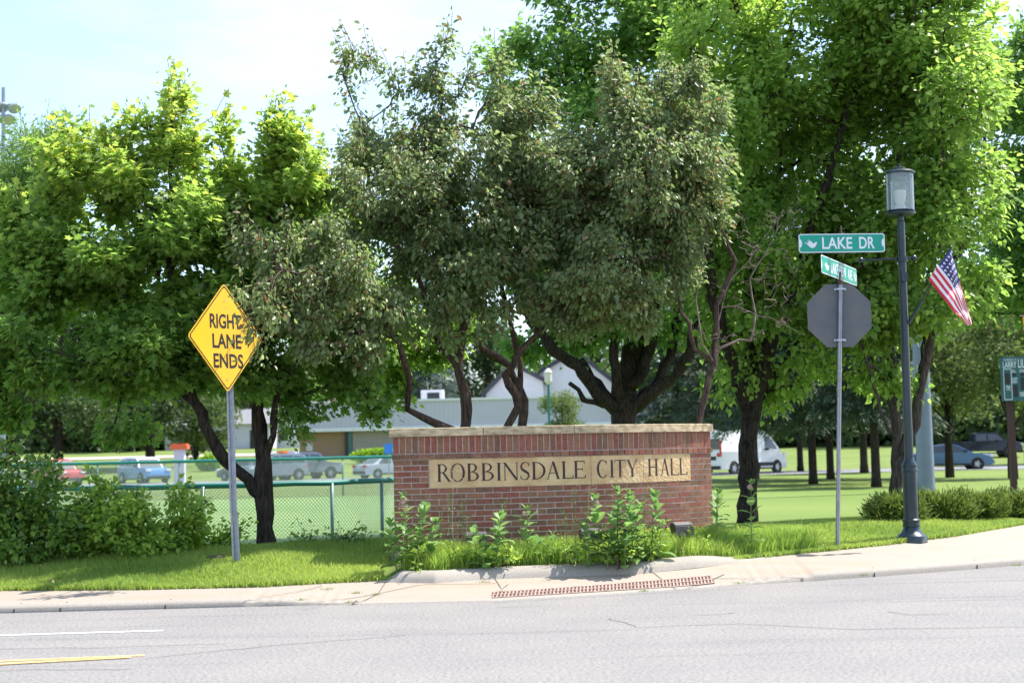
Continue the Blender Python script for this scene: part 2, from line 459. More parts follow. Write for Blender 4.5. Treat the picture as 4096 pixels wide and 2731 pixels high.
MAT['bark_crab'] = bark_mat('bark_crab', (.035, .024, .020), (.17, .115, .09))
MAT['bark_grey'] = bark_mat('bark_grey', (.03, .026, .022), (.13, .105, .085))
MAT['bark_dead'] = mat('bark_dead', (.20, .15, .13), .9, var=.4, scale=12)
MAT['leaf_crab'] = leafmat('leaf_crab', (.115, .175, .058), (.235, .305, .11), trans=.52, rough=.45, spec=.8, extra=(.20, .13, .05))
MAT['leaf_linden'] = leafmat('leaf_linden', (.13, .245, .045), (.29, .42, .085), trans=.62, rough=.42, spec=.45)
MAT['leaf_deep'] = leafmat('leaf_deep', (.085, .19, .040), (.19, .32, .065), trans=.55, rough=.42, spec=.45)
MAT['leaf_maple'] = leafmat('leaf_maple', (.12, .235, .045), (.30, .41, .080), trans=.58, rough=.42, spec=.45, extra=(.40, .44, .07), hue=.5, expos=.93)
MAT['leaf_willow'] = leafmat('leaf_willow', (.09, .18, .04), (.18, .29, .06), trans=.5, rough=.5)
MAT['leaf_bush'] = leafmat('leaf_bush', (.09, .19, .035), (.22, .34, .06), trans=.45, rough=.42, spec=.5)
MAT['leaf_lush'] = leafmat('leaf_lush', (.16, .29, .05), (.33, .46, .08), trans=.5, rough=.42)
MAT['leaf_lime'] = leafmat('leaf_lime', (.13, .26, .02), (.26, .40, .03), trans=.5, rough=.45)
MAT['leaf_far'] = leafmat('leaf_far', (.035, .072, .026), (.095, .145, .045), trans=.3, rough=.6)
MAT['leaf_farlight'] = leafmat('leaf_farlight', (.07, .12, .03), (.15, .20, .05), trans=.35, rough=.6)
MAT['needle'] = leafmat('needle', (.014, .038, .020), (.060, .105, .045), trans=.12, rough=.6)
MAT['needle_blue'] = leafmat('needle_blue', (.06, .11, .10), (.14, .20, .17), trans=.12, rough=.6)
MAT['juniper'] = leafmat('juniper', (.06, .115, .018), (.20, .26, .05), trans=.25, rough=.6)
MAT['milkweed'] = leafmat('milkweed', (.11, .22, .06), (.21, .35, .10), trans=.38, rough=.5, spec=.4)
MAT['stem'] = mat('stem_green', (.13, .19, .06), .6)
MAT['weed'] = leafmat('weed', (.08, .15, .03), (.17, .25, .05), trans=.35)
MAT['strawc'] = mat('dry_straw', (.42, .34, .2), .8)
MAT['blossom'] = mat('milkweed_blossom', (.50, .26, .30), .7, var=.25, scale=60)
MAT['berry'] = mat('berry', (.20, .012, .015), .3)
MAT['grass'] = leafmat('grass_blade', (.17, .275, .05), (.37, .46, .10), trans=.45, rough=.5)
MAT['tallgrass'] = leafmat('tall_grass_blade', (.19, .31, .05), (.38, .50, .10), trans=.45, rough=.5)
MAT['paintw'] = mat('road_paint_white', (.60, .60, .60), .7, var=.08, scale=30)
MAT['painty'] = mat('road_paint_yellow', (.66, .44, .17), .7, var=.1, scale=25)
MAT['tyre'] = mat('tyre', (.018, .018, .02), .85)
MAT['rim'] = mat('rim', (.38, .39, .42), .35, metal=.7)
MAT['carglass'] = mat('car_glass', (.03, .04, .05), .08, spec=.9)
MAT['trim'] = mat('dark_trim', (.02, .02, .022), .6)
MAT['lamp_red'] = mat('tail_lamp', (.45, .02, .015), .25)
MAT['lamp_clear'] = mat('head_lamp', (.75, .76, .74), .15)
MAT['lamp_amber'] = mat('amber_lamp', (.75, .16, .02), .35)

rng = np.random.default_rng(7)
random.seed(7)

# ------------------------------------------------------------------ the lie of the land
def curve(pts):
    xs = [p[0] for p in pts]; ys = [p[1] for p in pts]
    return lambda x: np.interp(x, xs, ys)
_kpx = [(0, 1408, 0), (300, 1400, 0), (600, 1392, 0), (800, 1388, 0), (1130, 1380, 0), (1400, 1364, 0), (1640, 1348, 0), (1800, 1338, 0), (2000, 1325, 0), (2180, 1311, 0), (2352, 1297, 0)]
_kw = [U(*p) for p in _kpx]
KERB = curve([(-60, _kw[0][1] - .2)] + [(p[0], p[1]) for p in _kw] + [(14, _kw[-1][1] + 9), (40, _kw[-1][1] + 50)])
_epx = [(0, 1356, .12), (300, 1354, .125), (600, 1347, .13), (760, 1338, .135), (880, 1332, .14), (1000, 1334, .13), (1120, 1326, .13), (1300, 1319, .135), (1450, 1313, .14), (1600, 1298, .17), (1750, 1279, .20), (1900, 1265, .22), (2050, 1249, .25), (2200, 1230, .28), (2352, 1204, .30)]
_ew = [U(*p) for p in _epx]
EDGE = curve([(-60, _ew[0][1])] + [(p[0], p[1]) for p in _ew] + [(14, _ew[-1][1] + 9), (40, _ew[-1][1] + 50)])
EDGEZ = curve([(-60, .12)] + [(p[0], p[2]) for p in _ew] + [(40, .3)])
def sstep(a, b, x):
    t = np.clip((np.asarray(x, float) - a) / (b - a), 0, 1)
    return t * t * (3 - 2 * t)
BED0, BED1 = U(905, 1330, .14)[0], U(1735, 1281, .19)[0]      # ends of the raised planting bed kerb
def bedness(x):
    return sstep(BED0 - .10, BED0 + .12, x) * (1 - sstep(BED1 - .9, BED1, x))
def H(x, y):
    "height of the grass at x, y"
    x = np.asarray(x, float); y = np.asarray(y, float)
    e = EDGE(x); ez = EDGEZ(x); t = y - e
    bed = bedness(x)
    start = ez + .095 * bed
    top = np.where(x < 2.6, .40, .42)
    rise = start + (top - start) * sstep(-.2, 2.2, t)
    rise = rise - .05 * bed * (t < .155)
    right = sstep(1.5, 3.2, x)
    fall = (1 - right) * sstep(2.5, 5.2, t) + right * sstep(1.6, 10.5, t)
    z = rise * (1 - fall)
    z = z + .012 * np.sin(x * 2.1 + y * 1.3) * np.clip(t, 0, 1) * (1 - fall) * .8
    far = np.clip(y - 108, 0, 60)
    z = z + np.minimum(far * .045, 2.6 + far * .006)
    return z

def strip(name, cols, mat_, smooth=True, **kw):
    "cols: list of rows of points (all rows the same length) -> sheet"
    V = np.array([p for r_ in cols for p in r_]); n = len(cols[0]); m_ = len(cols)
    F_ = [(i * n + j, i * n + j + 1, (i + 1) * n + j + 1, (i + 1) * n + j) for i in range(m_ - 1) for j in range(n - 1)]
    b = MB(); b.add([tuple(p) for p in V], F_)
    o = b.build(name, mat_, smooth=smooth, **kw)
    return o

# ground: one sheet from the grass edge to the horizon
ks = np.concatenate([np.linspace(-3.0, -.45, 16), np.linspace(-.42, .42, 190), np.linspace(.45, 3.0, 16)])
ts = np.concatenate([np.linspace(0, 6, 60), np.linspace(6.3, 14, 20), np.linspace(15, 60, 24), np.linspace(66, 150, 30), np.array([170, 200, 260, 400, 800, 1600])])
rows = []
for k in ks:
    Y0 = 17.0
    for _ in range(30): Y0 = .5 * Y0 + .5 * float(EDGE(k * Y0))
    row = []
    for t in ts:
        Y = Y0 + t; X = k * Y
        z = float(H(X, Y)) if t < 170 else float(H(X, Y0 + 150))
        row.append((X, Y, z))
    rows.append(row)
ground = strip('ground', rows, MAT['lawn'])
tag(ground, kind='structure', label='mown grass verge that rolls over a low mound into the park')
_b = MB()                                                         # ground on the camera's side, below the road sheet
_b.add([(-400, -300, -.05), (400, -300, -.05), (400, 20, -.05), (-400, 20, -.05)], [(0, 1, 2, 3)])
tag(_b.build('ground_base', MAT['soil']), kind='structure')

# road
xs = np.concatenate([np.linspace(-60, -7, 14), np.linspace(-6.5, 7, 90), np.linspace(7.5, 30, 20)])
rows = [[(x, y_, .0) for y_ in np.linspace(-12, float(KERB(x)) + .02, 10)] for x in xs]
road = strip('road', rows, MAT['asphalt']); tag(road, kind='structure')

# kerb along the road: low, rounded, dropped to nothing between the crumbling ends
def kh(x):
    a, b_ = U(640, 1390, 0)[0], U(860, 1387, 0)[0]
    c, d_ = U(1560, 1352, 0)[0], U(1900, 1330, 0)[0]
    return .066 * (1 - sstep(a, b_, x)) + .078 * sstep(c, d_, x) + .012
rr = np.random.default_rng(3)
rows = []; rows_w = []
xs2 = np.concatenate([np.linspace(-30, -7, 24), np.linspace(-6.6, 7, 330), np.linspace(7.3, 13, 14)])
for x in xs2:
    k = float(KERB(x)); h = float(kh(x)) - .012; e = float(EDGE(x)); ez = float(EDGEZ(x))
    chip = 0
    if U(560, 1390, 0)[0] < x < U(800, 1388, 0)[0] or U(1700, 1345, 0)[0] < x < U(1870, 1335, 0)[0]: chip = rr.uniform(0, .022)
    h2 = max(.004, h - chip * (h > .03))
    rows.append([(x, k, -.03), (x, k + .008, h2 * .55 + .003), (x, k + .03 + chip, h2 * .86 + .004), (x, k + .065 + chip, h2 + .008), (x, k + .16, h2 + .012)])
    w0 = h2 + .009
    ys_ = np.linspace(0, 1, 9)
    rows_w.append([(x, k + .157 + (e + .03 - k - .157) * q, w0 + (ez - w0) * (q ** 1.0) - (.004 if q == 0 else 0)) for q in ys_])
kerb = strip('kerb', rows, MAT['kerb']); tag(kerb, kind='structure', label='low chipped concrete kerb along the road')
walk = strip('sidewalk', rows_w, MAT['walk']); tag(walk, kind='structure')
def walkz(x, y):
    k = float(KERB(x)); e = float(EDGE(x)); ez = float(EDGEZ(x)); w0 = max(0.0, float(kh(x)) - .012) + .013
    return w0 + (ez - w0) * min(1, max(0, (y - k - .157) / (e + .03 - k - .157)))
jb = MB()
for vx in (70, 165, 386, 803, 1982, 2282):
    x = U(vx, 1395 if vx < 900 else 1315, .0)[0]; k = float(KERB(x)); h = float(kh(x)); w_ = .006 if vx != 803 else .012
    jb.hexa([(x - w_, k - .004, .0), (x + w_, k - .004, .0), (x + w_ + .02, k + .17, .0), (x - w_ + .02, k + .17, .0), (x - w_, k - .002, h * .5), (x + w_, k - .002, h * .5), (x + w_ + .02, k + .17, h + .006), (x - w_ + .02, k + .17, h + .006)])
tag(jb.build('kerb_joints', MAT['joint']), kind='structure')
# raised kerb in front of the planting bed
rows = []
for x in np.linspace(BED0 - .15, BED1 + .1, 160):
    e = float(EDGE(x)); ez = float(EDGEZ(x)); hb = .095 * float(bedness(x)) + .001
    rows.append([(x, e - .10, ez - .02), (x, e - .07, ez + hb * .30), (x, e - .035, ez + hb * .66), (x, e + .01, ez + hb * .90), (x, e + .06, ez + hb + .004), (x, e + .15, ez + hb + .010), (x, e + .17, ez + hb - .02)])
bk = strip('bed_kerb', rows, MAT['kerb']); tag(bk, kind='structure', label='rounded concrete kerb in front of the planting bed')

# slab joints: thin dark grooves in the concrete, and sparse painted lines on the road
def line_on(name, pts, w, m_, zf, kind='structure', label=None):
    b = MB(); rws = []
    P = [np.array(p[:2], float) for p in pts]; dense = []
    for a, c in zip(P[:-1], P[1:]):
        n = max(2, int(np.linalg.norm(c - a) / .12))
        dense += [a + (c - a) * q / n for q in range(n)]
    dense.append(P[-1])
    for i, p in enumerate(dense):
        d = dense[min(i + 1, len(dense) - 1)] - dense[max(i - 1, 0)]; d = d / (np.linalg.norm(d) + 1e-9)
        nrm = np.array((-d[1], d[0])) * w * .5
        a, c = p + nrm, p - nrm
        rws.append([(a[0], a[1], zf(a[0], a[1])), (c[0], c[1], zf(c[0], c[1]))])
    V = [q for r_ in rws for q in r_]
    b.add(V, [(2 * i, 2 * i + 1, 2 * i + 3, 2 * i + 2) for i in range(len(rws) - 1)])
    o = b.build(name, m_); tag(o, label=label, kind=kind); return o
wz = lambda x, y: walkz(x, y) + .004
def on_walk(vx, vy):
    z = .08
    for _ in range(6):
        p = U(vx, vy, z); z = walkz(p[0], p[1])
    return (p[0], p[1])
for pts in ([(803, 1386), (868, 1345), (905, 1322)], [(1130, 1322), (1152, 1338), (1168, 1357)], [(1464, 1292), (1470, 1304), (1560, 1320), (1664, 1331)],
            [(700, 1386), (770, 1377), (960, 1363), (1140, 1352)], [(1640, 1336), (1760, 1325), (1900, 1314)], [(560, 1375), (680, 1355), (740, 1342)]):
    line_on('slab_joint', [on_walk(*p) for p in pts], .010, MAT['joint'], wz)
rz_ = lambda x, y: .004
def rd(vx, vy): p = U(vx, vy, 0.0); return (p[0], p[1])
line_on('road_marking', [rd(-300, 1466), rd(0, 1459), rd(200, 1453), rd(375, 1448)], .09, MAT['paintw'], rz_)
line_on('road_marking', [rd(-300, 1522), rd(0, 1518), rd(332, 1505)], .07, MAT['painty'], rz_)
line_on('road_marking', [rd(-300, 1532), rd(0, 1526), rd(300, 1510)], .08, MAT['painty'], lambda x, y: .008)
for pts in ([(330, 1512), (520, 1492), (720, 1475), (930, 1458)], [(1600, 1412), (1660, 1410), (1690, 1406)], [(1140, 1395), (1240, 1392)], [(2010, 1382), (2150, 1379), (2352, 1376)], [(0, 1540), (300, 1536)], [(1400, 1420), (1460, 1440), (1700, 1432), (1960, 1445), (2352, 1440)], [(0, 1490), (260, 1486), (520, 1478)], [(2040, 1404), (2090, 1412), (2180, 1410)], [(1128, 1384), (1500, 1362), (1700, 1352)]):
    q_ = [np.array(rd(*p)) for p in pts]; w_ = [q_[0]]
    for a, c in zip(q_[:-1], q_[1:]):
        n_ = max(2, int(np.linalg.norm(c - a) / .11))
        w_ += [a + (c - a) * k / n_ + rr.normal(0, .018, 2) for k in range(1, n_)] + [c]
    line_on('road_crack', w_, .013, MAT['crack'], lambda x, y: .003)

# turf of the ball field, park lawn, far car park and paths (sheets a little above the ground sheet)
def sheet(name, poly, z, m_, **kw):
    b = MB(); b.add([(p[0], p[1], z) for p in poly], [tuple(range(len(poly)))]); o = b.build(name, m_); tag(o, kind='structure', **kw); return o
sheet('ball_field', [(-40, 24.5), (1.5, 24.5), (3, 58.5), (-60, 58.5)], .012, MAT['turf'])
sheet('park_lawn', [(3.2, 30.5), (26, 30.5), (46, 80), (1.5, 80)], .012, MAT['park'])
MAT['lot'] = mat('car_park_asphalt', (.20, .20, .215), .85, var=.1, scale=3)
MAT['pale'] = mat('pale_concrete', (.42, .37, .31), .9, var=.1, scale=4)
sheet('car_park', [(-70, 84), (2, 84), (3, 107), (-80, 107)], .02, MAT['lot'])
sheet('park_road', [(9.5, 84.0), (70, 82), (80, 97), (9.5, 92.5)], .02, MAT['lot'])
sheet('path', [(9.5, 93), (80, 97.6), (80, 99), (9.5, 94.2)], .025, MAT['pale'])
def hillstrip(name, x0, x1, ya, yb, m_):
    rws = []
    for x in np.linspace(x0, x1, 20):
        rws.append([(x, ya + (yb - ya) * q, float(H(x, ya + (yb - ya) * q)) + .06) for q in np.linspace(0, 1, 4)])
    o = strip(name, rws, m_); tag(o, kind='structure')
hillstrip('hill_path', -75, -24, 147, 153, MAT['pale'])

# ------------------------------------------------------------------ plants: leaves, trunks, crowns
LEAF = {
 'oval': ([(0, 0, 0), (.27, .38, .09), (.2, .75, .02), (0, 1, -.1), (-.2, .75, .02), (-.27, .38, .09)], [(0, 1, 2, 3), (0, 3, 4, 5)]),
 'maple': ([(0, 0, 0), (.48, .12, -.05), (.30, .42, .03), (.55, .72, -.06), (.20, .66, .02), (0, 1.05, -.05), (-.20, .66, .02), (-.55, .72, -.06), (-.30, .42, .03), (-.48, .12, -.05)],
           [(0, 1, 2, 0), (0, 2, 3, 4), (0, 4, 5, 6), (0, 6, 7, 8), (0, 8, 9, 0)]),
 'round': ([(0, 0, 0), (.38, .16, .07), (.33, .55, .02), (0, 1.08, -.14), (-.33, .55, .02), (-.38, .16, .07)], [(0, 1, 2, 3), (0, 3, 4, 5)]),
 'thin': ([(0, 0, 0), (.11, .45, .02), (0, 1, -.08), (-.11, .45, .02)], [(0, 1, 2, 3)]),
 'clump': ([(0, 0, 0), (.40, .30, .1), (.15, .55, -.1), (.45, .95, 0), (-.1, .8, .1), (-.45, .5, -.05)], [(0, 1, 2, 5), (5, 2, 3, 4)]),
}
def norm(a): return a / (np.linalg.norm(a, axis=-1, keepdims=True) + 1e-9)
def leaf_mesh(name, P, axis, nrm, size, kind, m_, parent, rnd=None):
    tv, tf = LEAF[kind]; tv = np.array(tv)
    axis = norm(axis); nrm = nrm - axis * (nrm * axis).sum(1, keepdims=True); nrm = norm(nrm); side = np.cross(axis, nrm)
    n = len(P); k = len(tv)
    V = (P[:, None, :] + size[:, None, None] * (tv[None, :, 0:1] * side[:, None, :] + tv[None, :, 1:2] * axis[:, None, :] + tv[None, :, 2:3] * nrm[:, None, :])).reshape(-1, 3)
    base = (np.arange(n) * k)[:, None]
    quads = [f for f in tf if len(set(f)) == 4]; tris = [tuple(dict.fromkeys(f)) for f in tf if len(set(f)) == 3]
    if tris:                       # split everything into triangles
        T = list(tris)
        for q in quads: T += [(q[0], q[1], q[2]), (q[0], q[2], q[3])]
        Fa = np.concatenate([base + np.array(f)[None] for f in T])
    else:
        Fa = np.concatenate([base + np.array(f)[None] for f in quads])
    r_ = rng.random(n) if rnd is None else rnd
    return np_mesh(name, V, Fa, m_, parent=parent, rnd=np.repeat(r_, k))

class Tree:
    def __init__(self, seed):
        self.rg = np.random.default_rng(seed); self.P = []; self.par = []; self.fix = []; self.paths = []; self.ok = []
        self.terms = []; self.sh = set()
    def limb(self, pts, r0, r1, attach=None, branch_from=0.35, wob=.02):
        "pts world points; r0..r1 radii"
        pts = [np.array(p, float) for p in pts]
        if self.P:
            A = np.array(self.P); i = int(np.argmin(np.linalg.norm(A - pts[0], axis=1))) if attach is None else attach
            path = [i]
        else:
            self.P.append(pts[0]); self.par.append(-1); self.fix.append(r0); self.ok.append(False); path = [0]
        seg = [np.linalg.norm(b - a) for a, b in zip(pts[:-1], pts[1:])]; tot = sum(seg); done = 0
        for a, b, l in zip(pts[:-1], pts[1:], seg):
            n = max(1, int(l / .16))
            for q in range(1, n + 1):
                p = a + (b - a) * q / n + self.rg.normal(0, wob, 3) * (0 if q == n else 1)
                f = (done + l * q / n) / tot
                self.P.append(p); self.par.append(path[-1]); self.fix.append(r0 + (r1 - r0) * f); self.ok.append(f > branch_from)
                path.append(len(self.P) - 1)
            done += l
        self.paths.append(path)
        return path
    def crown(self, ells, n, jit=.05, shell=2.4, up=.35, clump=.165):
        "ells: (centre, radii, weight)"
        w = np.array([e[2] * (e[1][0] * e[1][1] * e[1][2]) ** .72 for e in ells]); w /= w.sum()
        T = []
        for i, e in enumerate(ells):
            m_ = int(round(w[i] * n)); d = norm(self.rg.normal(size=(m_, 3))); r_ = self.rg.random(m_) ** (1 / shell)
            if m_ > 14:
                nc = max(4, m_ // 9); cc = d[:nc] * r_[:nc, None]
                j_ = self.rg.integers(0, nc, m_); q_ = cc[j_] + self.rg.normal(0, clump, (m_, 3)); q_ = q_ / np.maximum(1, np.linalg.norm(q_, axis=1, keepdims=True)); d_ = q_
            else: d_ = d * r_[:, None]
            T.append(np.array(e[0]) + d_ * np.array(e[1]))
        T = np.concatenate(T)
        A0 = np.array([p for p, o in zip(self.P, self.ok) if o])
        dist = np.array([np.min(np.linalg.norm(A0 - t, axis=1)) for t in T]); T = T[np.argsort(dist)]
        cap = len(self.P) + len(T) * 8
        arr = np.zeros((cap, 3)); okm = np.zeros(cap, bool); m_ = len(self.P)
        arr[:m_] = self.P; okm[:m_] = self.ok
        for t in T:
            idx = np.nonzero(okm[:m_])[0]; d = t - arr[idx]; L_ = np.linalg.norm(d, axis=1)
            cost = L_ + np.clip(-d[:, 2] * up * 2, 0, None) + L_ * .25 * (d[:, 2] < 0)
            j = int(idx[np.argmin(cost)]); a = arr[j].copy(); L0 = np.linalg.norm(t - a)
            if L0 < .05: continue
            n_ = max(2, min(7, int(L0 / .18)))
            mid = (a + t) / 2 + np.array((0, 0, .10 * L0)) * (1 if t[2] > a[2] - .1 else -.2) + self.rg.normal(0, .05 * L0, 3)
            path = [j]
            for q in range(1, n_ + 1):
                f = q / n_; p = (1 - f) ** 2 * a + 2 * f * (1 - f) * mid + f * f * t
                if q < n_: p = p + self.rg.normal(0, jit * .4, 3)
                arr[m_] = p; okm[m_] = True
                self.P.append(p); self.par.append(path[-1]); self.fix.append(0); self.ok.append(True); path.append(m_); m_ += 1
            self.paths.append(path); self.terms.append(path)
    def shoots(self, n, length, up=1.0, outw=.45, top=.5):
        "long young twigs that stand out of the crown"
        tips = np.array([self.P[t[-1]] for t in self.terms]); C = tips.mean(0); rel = tips - C
        sc = rel[:, 2] / rel[:, 2].std() * top + np.linalg.norm(rel, axis=1) / np.linalg.norm(rel, axis=1).std() + self.rg.normal(0, .5, len(tips))
        for k in np.argsort(-sc)[:n]:
            j = self.terms[k][-1]; p = np.array(self.P[j]); o = norm(rel[k] * (1, 1, .3)); d = norm(np.array((0, 0, up)) + o * outw + self.rg.normal(0, .18, 3)); L_ = length * self.rg.uniform(.5, 1.3)
            path = [j]; m_ = max(3, int(L_ / .12))
            for q in range(1, m_ + 1):
                d = norm(d + self.rg.normal(0, .06, 3)); p = p + d * L_ / m_
                self.P.append(p); self.par.append(path[-1]); self.fix.append(0); self.ok.append(True); path.append(len(self.P) - 1)
            self.paths.append(path); self.terms.append(path); self.sh.add(len(self.terms) - 1)
    def wood(self, name, m_, parent, tip=.0035, power=.5, thick_n=9, rmax=1.0):
        n = len(self.P); cnt = np.zeros(n)
        for t in self.terms: cnt[t[-1]] += 1
        for i in range(n - 1, 0, -1): cnt[self.par[i]] += cnt[i]
        rad = tip * np.maximum(cnt, 1) ** power
        rad = np.minimum(rad, rmax)
        fx = np.array(self.fix); rad = np.where(fx > 0, fx, rad)
        self.rad = rad
        b = MB()
        for k, path in enumerate(self.paths):
            rr_ = [float(rad[i]) for i in path]
            if k and len(rr_) > 1: rr_[0] = min(rr_[0], rr_[1] * 1.15)
            mx_ = max(rr_)
            if mx_ < .0045 and len(path) > 3: path = path[::2] + ([path[-1]] if len(path) % 2 == 0 else []); rr_ = [float(rad[i]) for i in path]
            nn = 12 if mx_ > .08 else (7 if mx_ > .03 else (4 if mx_ > .01 else 3))
            if mx_ > .05: rr_ = [q * (1 + .10 * self.rg.normal()) for q in rr_]
            b.tube([self.P[i] for i in path], rr_, nn, cap=mx_ > .02)
        return b.build(name, m_, parent=parent, smooth=True)
    def foliage(self, name, m_, parent, per, size, kind, spread=.11, droop=.3, flat=.8, tail=.55, szv=.3, center=None, hang=0.0, tipc=0.0):
        Ps = []; As = []; rg = self.rg
        C = np.mean([self.P[t[-1]] for t in self.terms], axis=0) if center is None else np.array(center)
        for ti, t in enumerate(self.terms):
            isS = ti in self.sh
            pts = np.array([self.P[i] for i in t]); seg = np.linalg.norm(np.diff(pts, axis=0), axis=1)
            s = np.concatenate([[0], np.cumsum(seg)]); L_ = s[-1]
            n = max(6, int(per * rg.uniform(.5, 1.4)))
            if isS: n = max(6, int(n * .42))
            u = L_ - np.abs(rg.random(n) ** 1.15) * min(tail * (3 if isS else 1), L_)
            p = np.stack([np.interp(u, s, pts[:, k]) for k in range(3)], 1)
            tw = norm(pts[-1] - pts[-2])
            off = rg.normal(size=(n, 3)); off[:, 2] *= .75
            p = p + off * spread * (.5 if isS else 1); p[:, 2] -= hang * rg.random(n)
            Ps.append(p); As.append(off * .9 + tw * .7)
        P = np.concatenate(Ps); A = np.concatenate(As); n = len(P)
        out = P - C; out[:, 2] *= .3; out = norm(out)
        axis = norm(A) * .8 + out * .5 + rg.normal(0, .35, (n, 3)); axis[:, 2] -= droop
        nr = rg.normal(0, 1 - flat + .25, (n, 3)); nr[:, 2] += flat; nr += out * .35
        sz = size * (1 + rg.normal(0, szv, n)).clip(.45, 1.7)
        self.leafP = P
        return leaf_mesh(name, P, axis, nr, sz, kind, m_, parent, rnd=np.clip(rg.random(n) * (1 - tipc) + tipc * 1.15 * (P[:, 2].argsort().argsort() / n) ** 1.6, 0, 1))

def E(vx, vy, Y, rx, rz, ry, w=1.0):
    "ellipsoid given by its place in the view at depth Y, its radii in view pixels across and up, and in metres along the view"
    s = mpv(Y); return (D(vx, vy, Y), (rx * s, ry, rz * s), w)
def gp(vx, vy, Y):
    "point on the ground under that place in the view"
    p = D(vx, vy, Y); return np.array((p[0], p[1], float(H(p[0], p[1]))))
def L3(pts): return [D(*p) for p in pts]

G_CRAB = 'crabapple trees behind the brick sign'
# --- crabapple A, behind the left half of the sign
Y = 20.3
b0 = gp(1070, 1080, Y)
tA = empty('crabapple_tree', b0, 'dark crabapple with red berries and three bare stems behind the left half of the sign', 'tree', G_CRAB)
T = Tree(11)
T.limb([b0, D(1070, 975, Y), D(1068, 900, Y), D(1052, 850, Y), D(1060, 790, Y), D(1075, 700, Y - .2), D(1050, 560, Y - .1), D(1010, 380, Y), D(1015, 200, Y)], .10, .015, branch_from=.30)
T.limb([b0, D(1045, 990, Y - .1), D(1000, 972, Y - .2), D(936, 940, Y - .3), D(942, 880, Y - .5), D(925, 820, Y - .8), D(880, 720, Y - 1.2), D(780, 640, Y - 1.8), D(650, 620, Y - 2.4)], .075, .012, branch_from=.5)
T.limb([b0, D(1165, 980, Y + .2), D(1190, 935, Y + .2), D(1160, 860, Y), D(1200, 800, Y - .3), D(1300, 700, Y - .2), D(1340, 560, Y)], .085, .015, branch_from=.45)
T.limb([D(650, 620, Y - 2.4), D(620, 640, 17.3), D(585, 660, 17.0), D(540, 668, 16.95)], .010, .004, branch_from=.1)
T.limb([D(640, 640, 17.5), D(612, 700, 17.1), D(600, 770, 17.0), D(598, 830, 17.0)], .009, .003, branch_from=.1)
T.limb([D(1052, 850, Y), D(1010, 800, Y), D(960, 640, Y - .3), D(860, 480, Y - .4), D(815, 250, Y - .2)], .045, .01, branch_from=.4)
T.limb([D(1190, 935, Y + .2), D(1195, 870, Y + .3), D(1185, 800, Y + .2), D(1150, 650, Y), D(1120, 420, Y)], .05, .01, branch_from=.4)
ells = [E(1060, 470, Y, 190, 190, 1.25), E(900, 470, Y - .3, 160, 130, 1.2), E(1180, 560, Y - .2, 150, 160, 1.2), E(1040, 680, Y - .6, 200, 110, .9),
        E(760, 640, Y - 1.8, 150, 130, .7, 1.25), E(650, 640, Y - 2.0, 85, 110, .35, 1.3), E(715, 740, Y - 2.1, 95, 70, .35, 1.3), E(840, 740, Y - 1.4, 100, 90, .6), E(575, 555, Y - 1.9, 50, 45, .3), E(765, 470, Y - 1.0, 100, 90, .8),
        E(830, 330, Y - .2, 90, 90, .6, .8), E(1030, 250, Y, 80, 100, .6, .8), E(1170, 300, Y + .1, 70, 100, .6, .8), E(585, 770, 16.98, 8, 50, .05, 4), E(548, 672, 16.95, 30, 5, .04, 5), E(622, 700, 17.0, 20, 30, .1, 3), E(1215, 330, Y, 100, 110, .9, .9), E(940, 380, Y - .1, 90, 90, .8, .9), E(960, 300, Y, 60, 70, .5, .7),
        E(810, 150, Y - .2, 28, 60, .2, .8), E(860, 160, Y - .2, 22, 50, .2, .7), E(905, 190, Y, 24, 60, .2, .7), E(950, 170, Y, 20, 45, .2, .6), E(1032, 120, Y, 12, 60, .15, 1.0), E(1075, 150, Y, 16, 45, .15, .8), E(1150, 160, Y, 24, 70, .25, .9),
        E(1300, 620, Y - .3, 90, 120, .7), E(1260, 420, Y - .1, 100, 130, .9), E(1130, 400, Y, 110, 120, 1.0), E(960, 560, Y - .3, 130, 120, .9)]
T.crown(ells, 2050, clump=.20); T.shoots(260, .42)
T.wood('trunk', MAT['bark_crab'], tA, rmax=.035)
T.foliage('crown', MAT['leaf_crab'], tA, 34, .068, 'oval', spread=.075, droop=.95, flat=.45, tail=.45, hang=.06)
def berries(T, parent, n):
    b = MB(); P = T.leafP[T.rg.choice(len(T.leafP), n)]
    for p in P:
        for _ in range(3):
            c = p + T.rg.normal(0, .022, 3); r_ = .0075
            b.add([c + np.array(q) * r_ for q in ((1, 0, 0), (-1, 0, 0), (0, 1, 0), (0, -1, 0), (0, 0, 1), (0, 0, -1))],
                  [(0, 2, 4), (2, 1, 4), (1, 3, 4), (3, 0, 4), (2, 0, 5), (1, 2, 5), (3, 1, 5), (0, 3, 5)])
    o = b.build('berries', MAT['berry'], parent=parent, smooth=True); o['kind'] = 'stuff'
berries(T, tA, 1500)

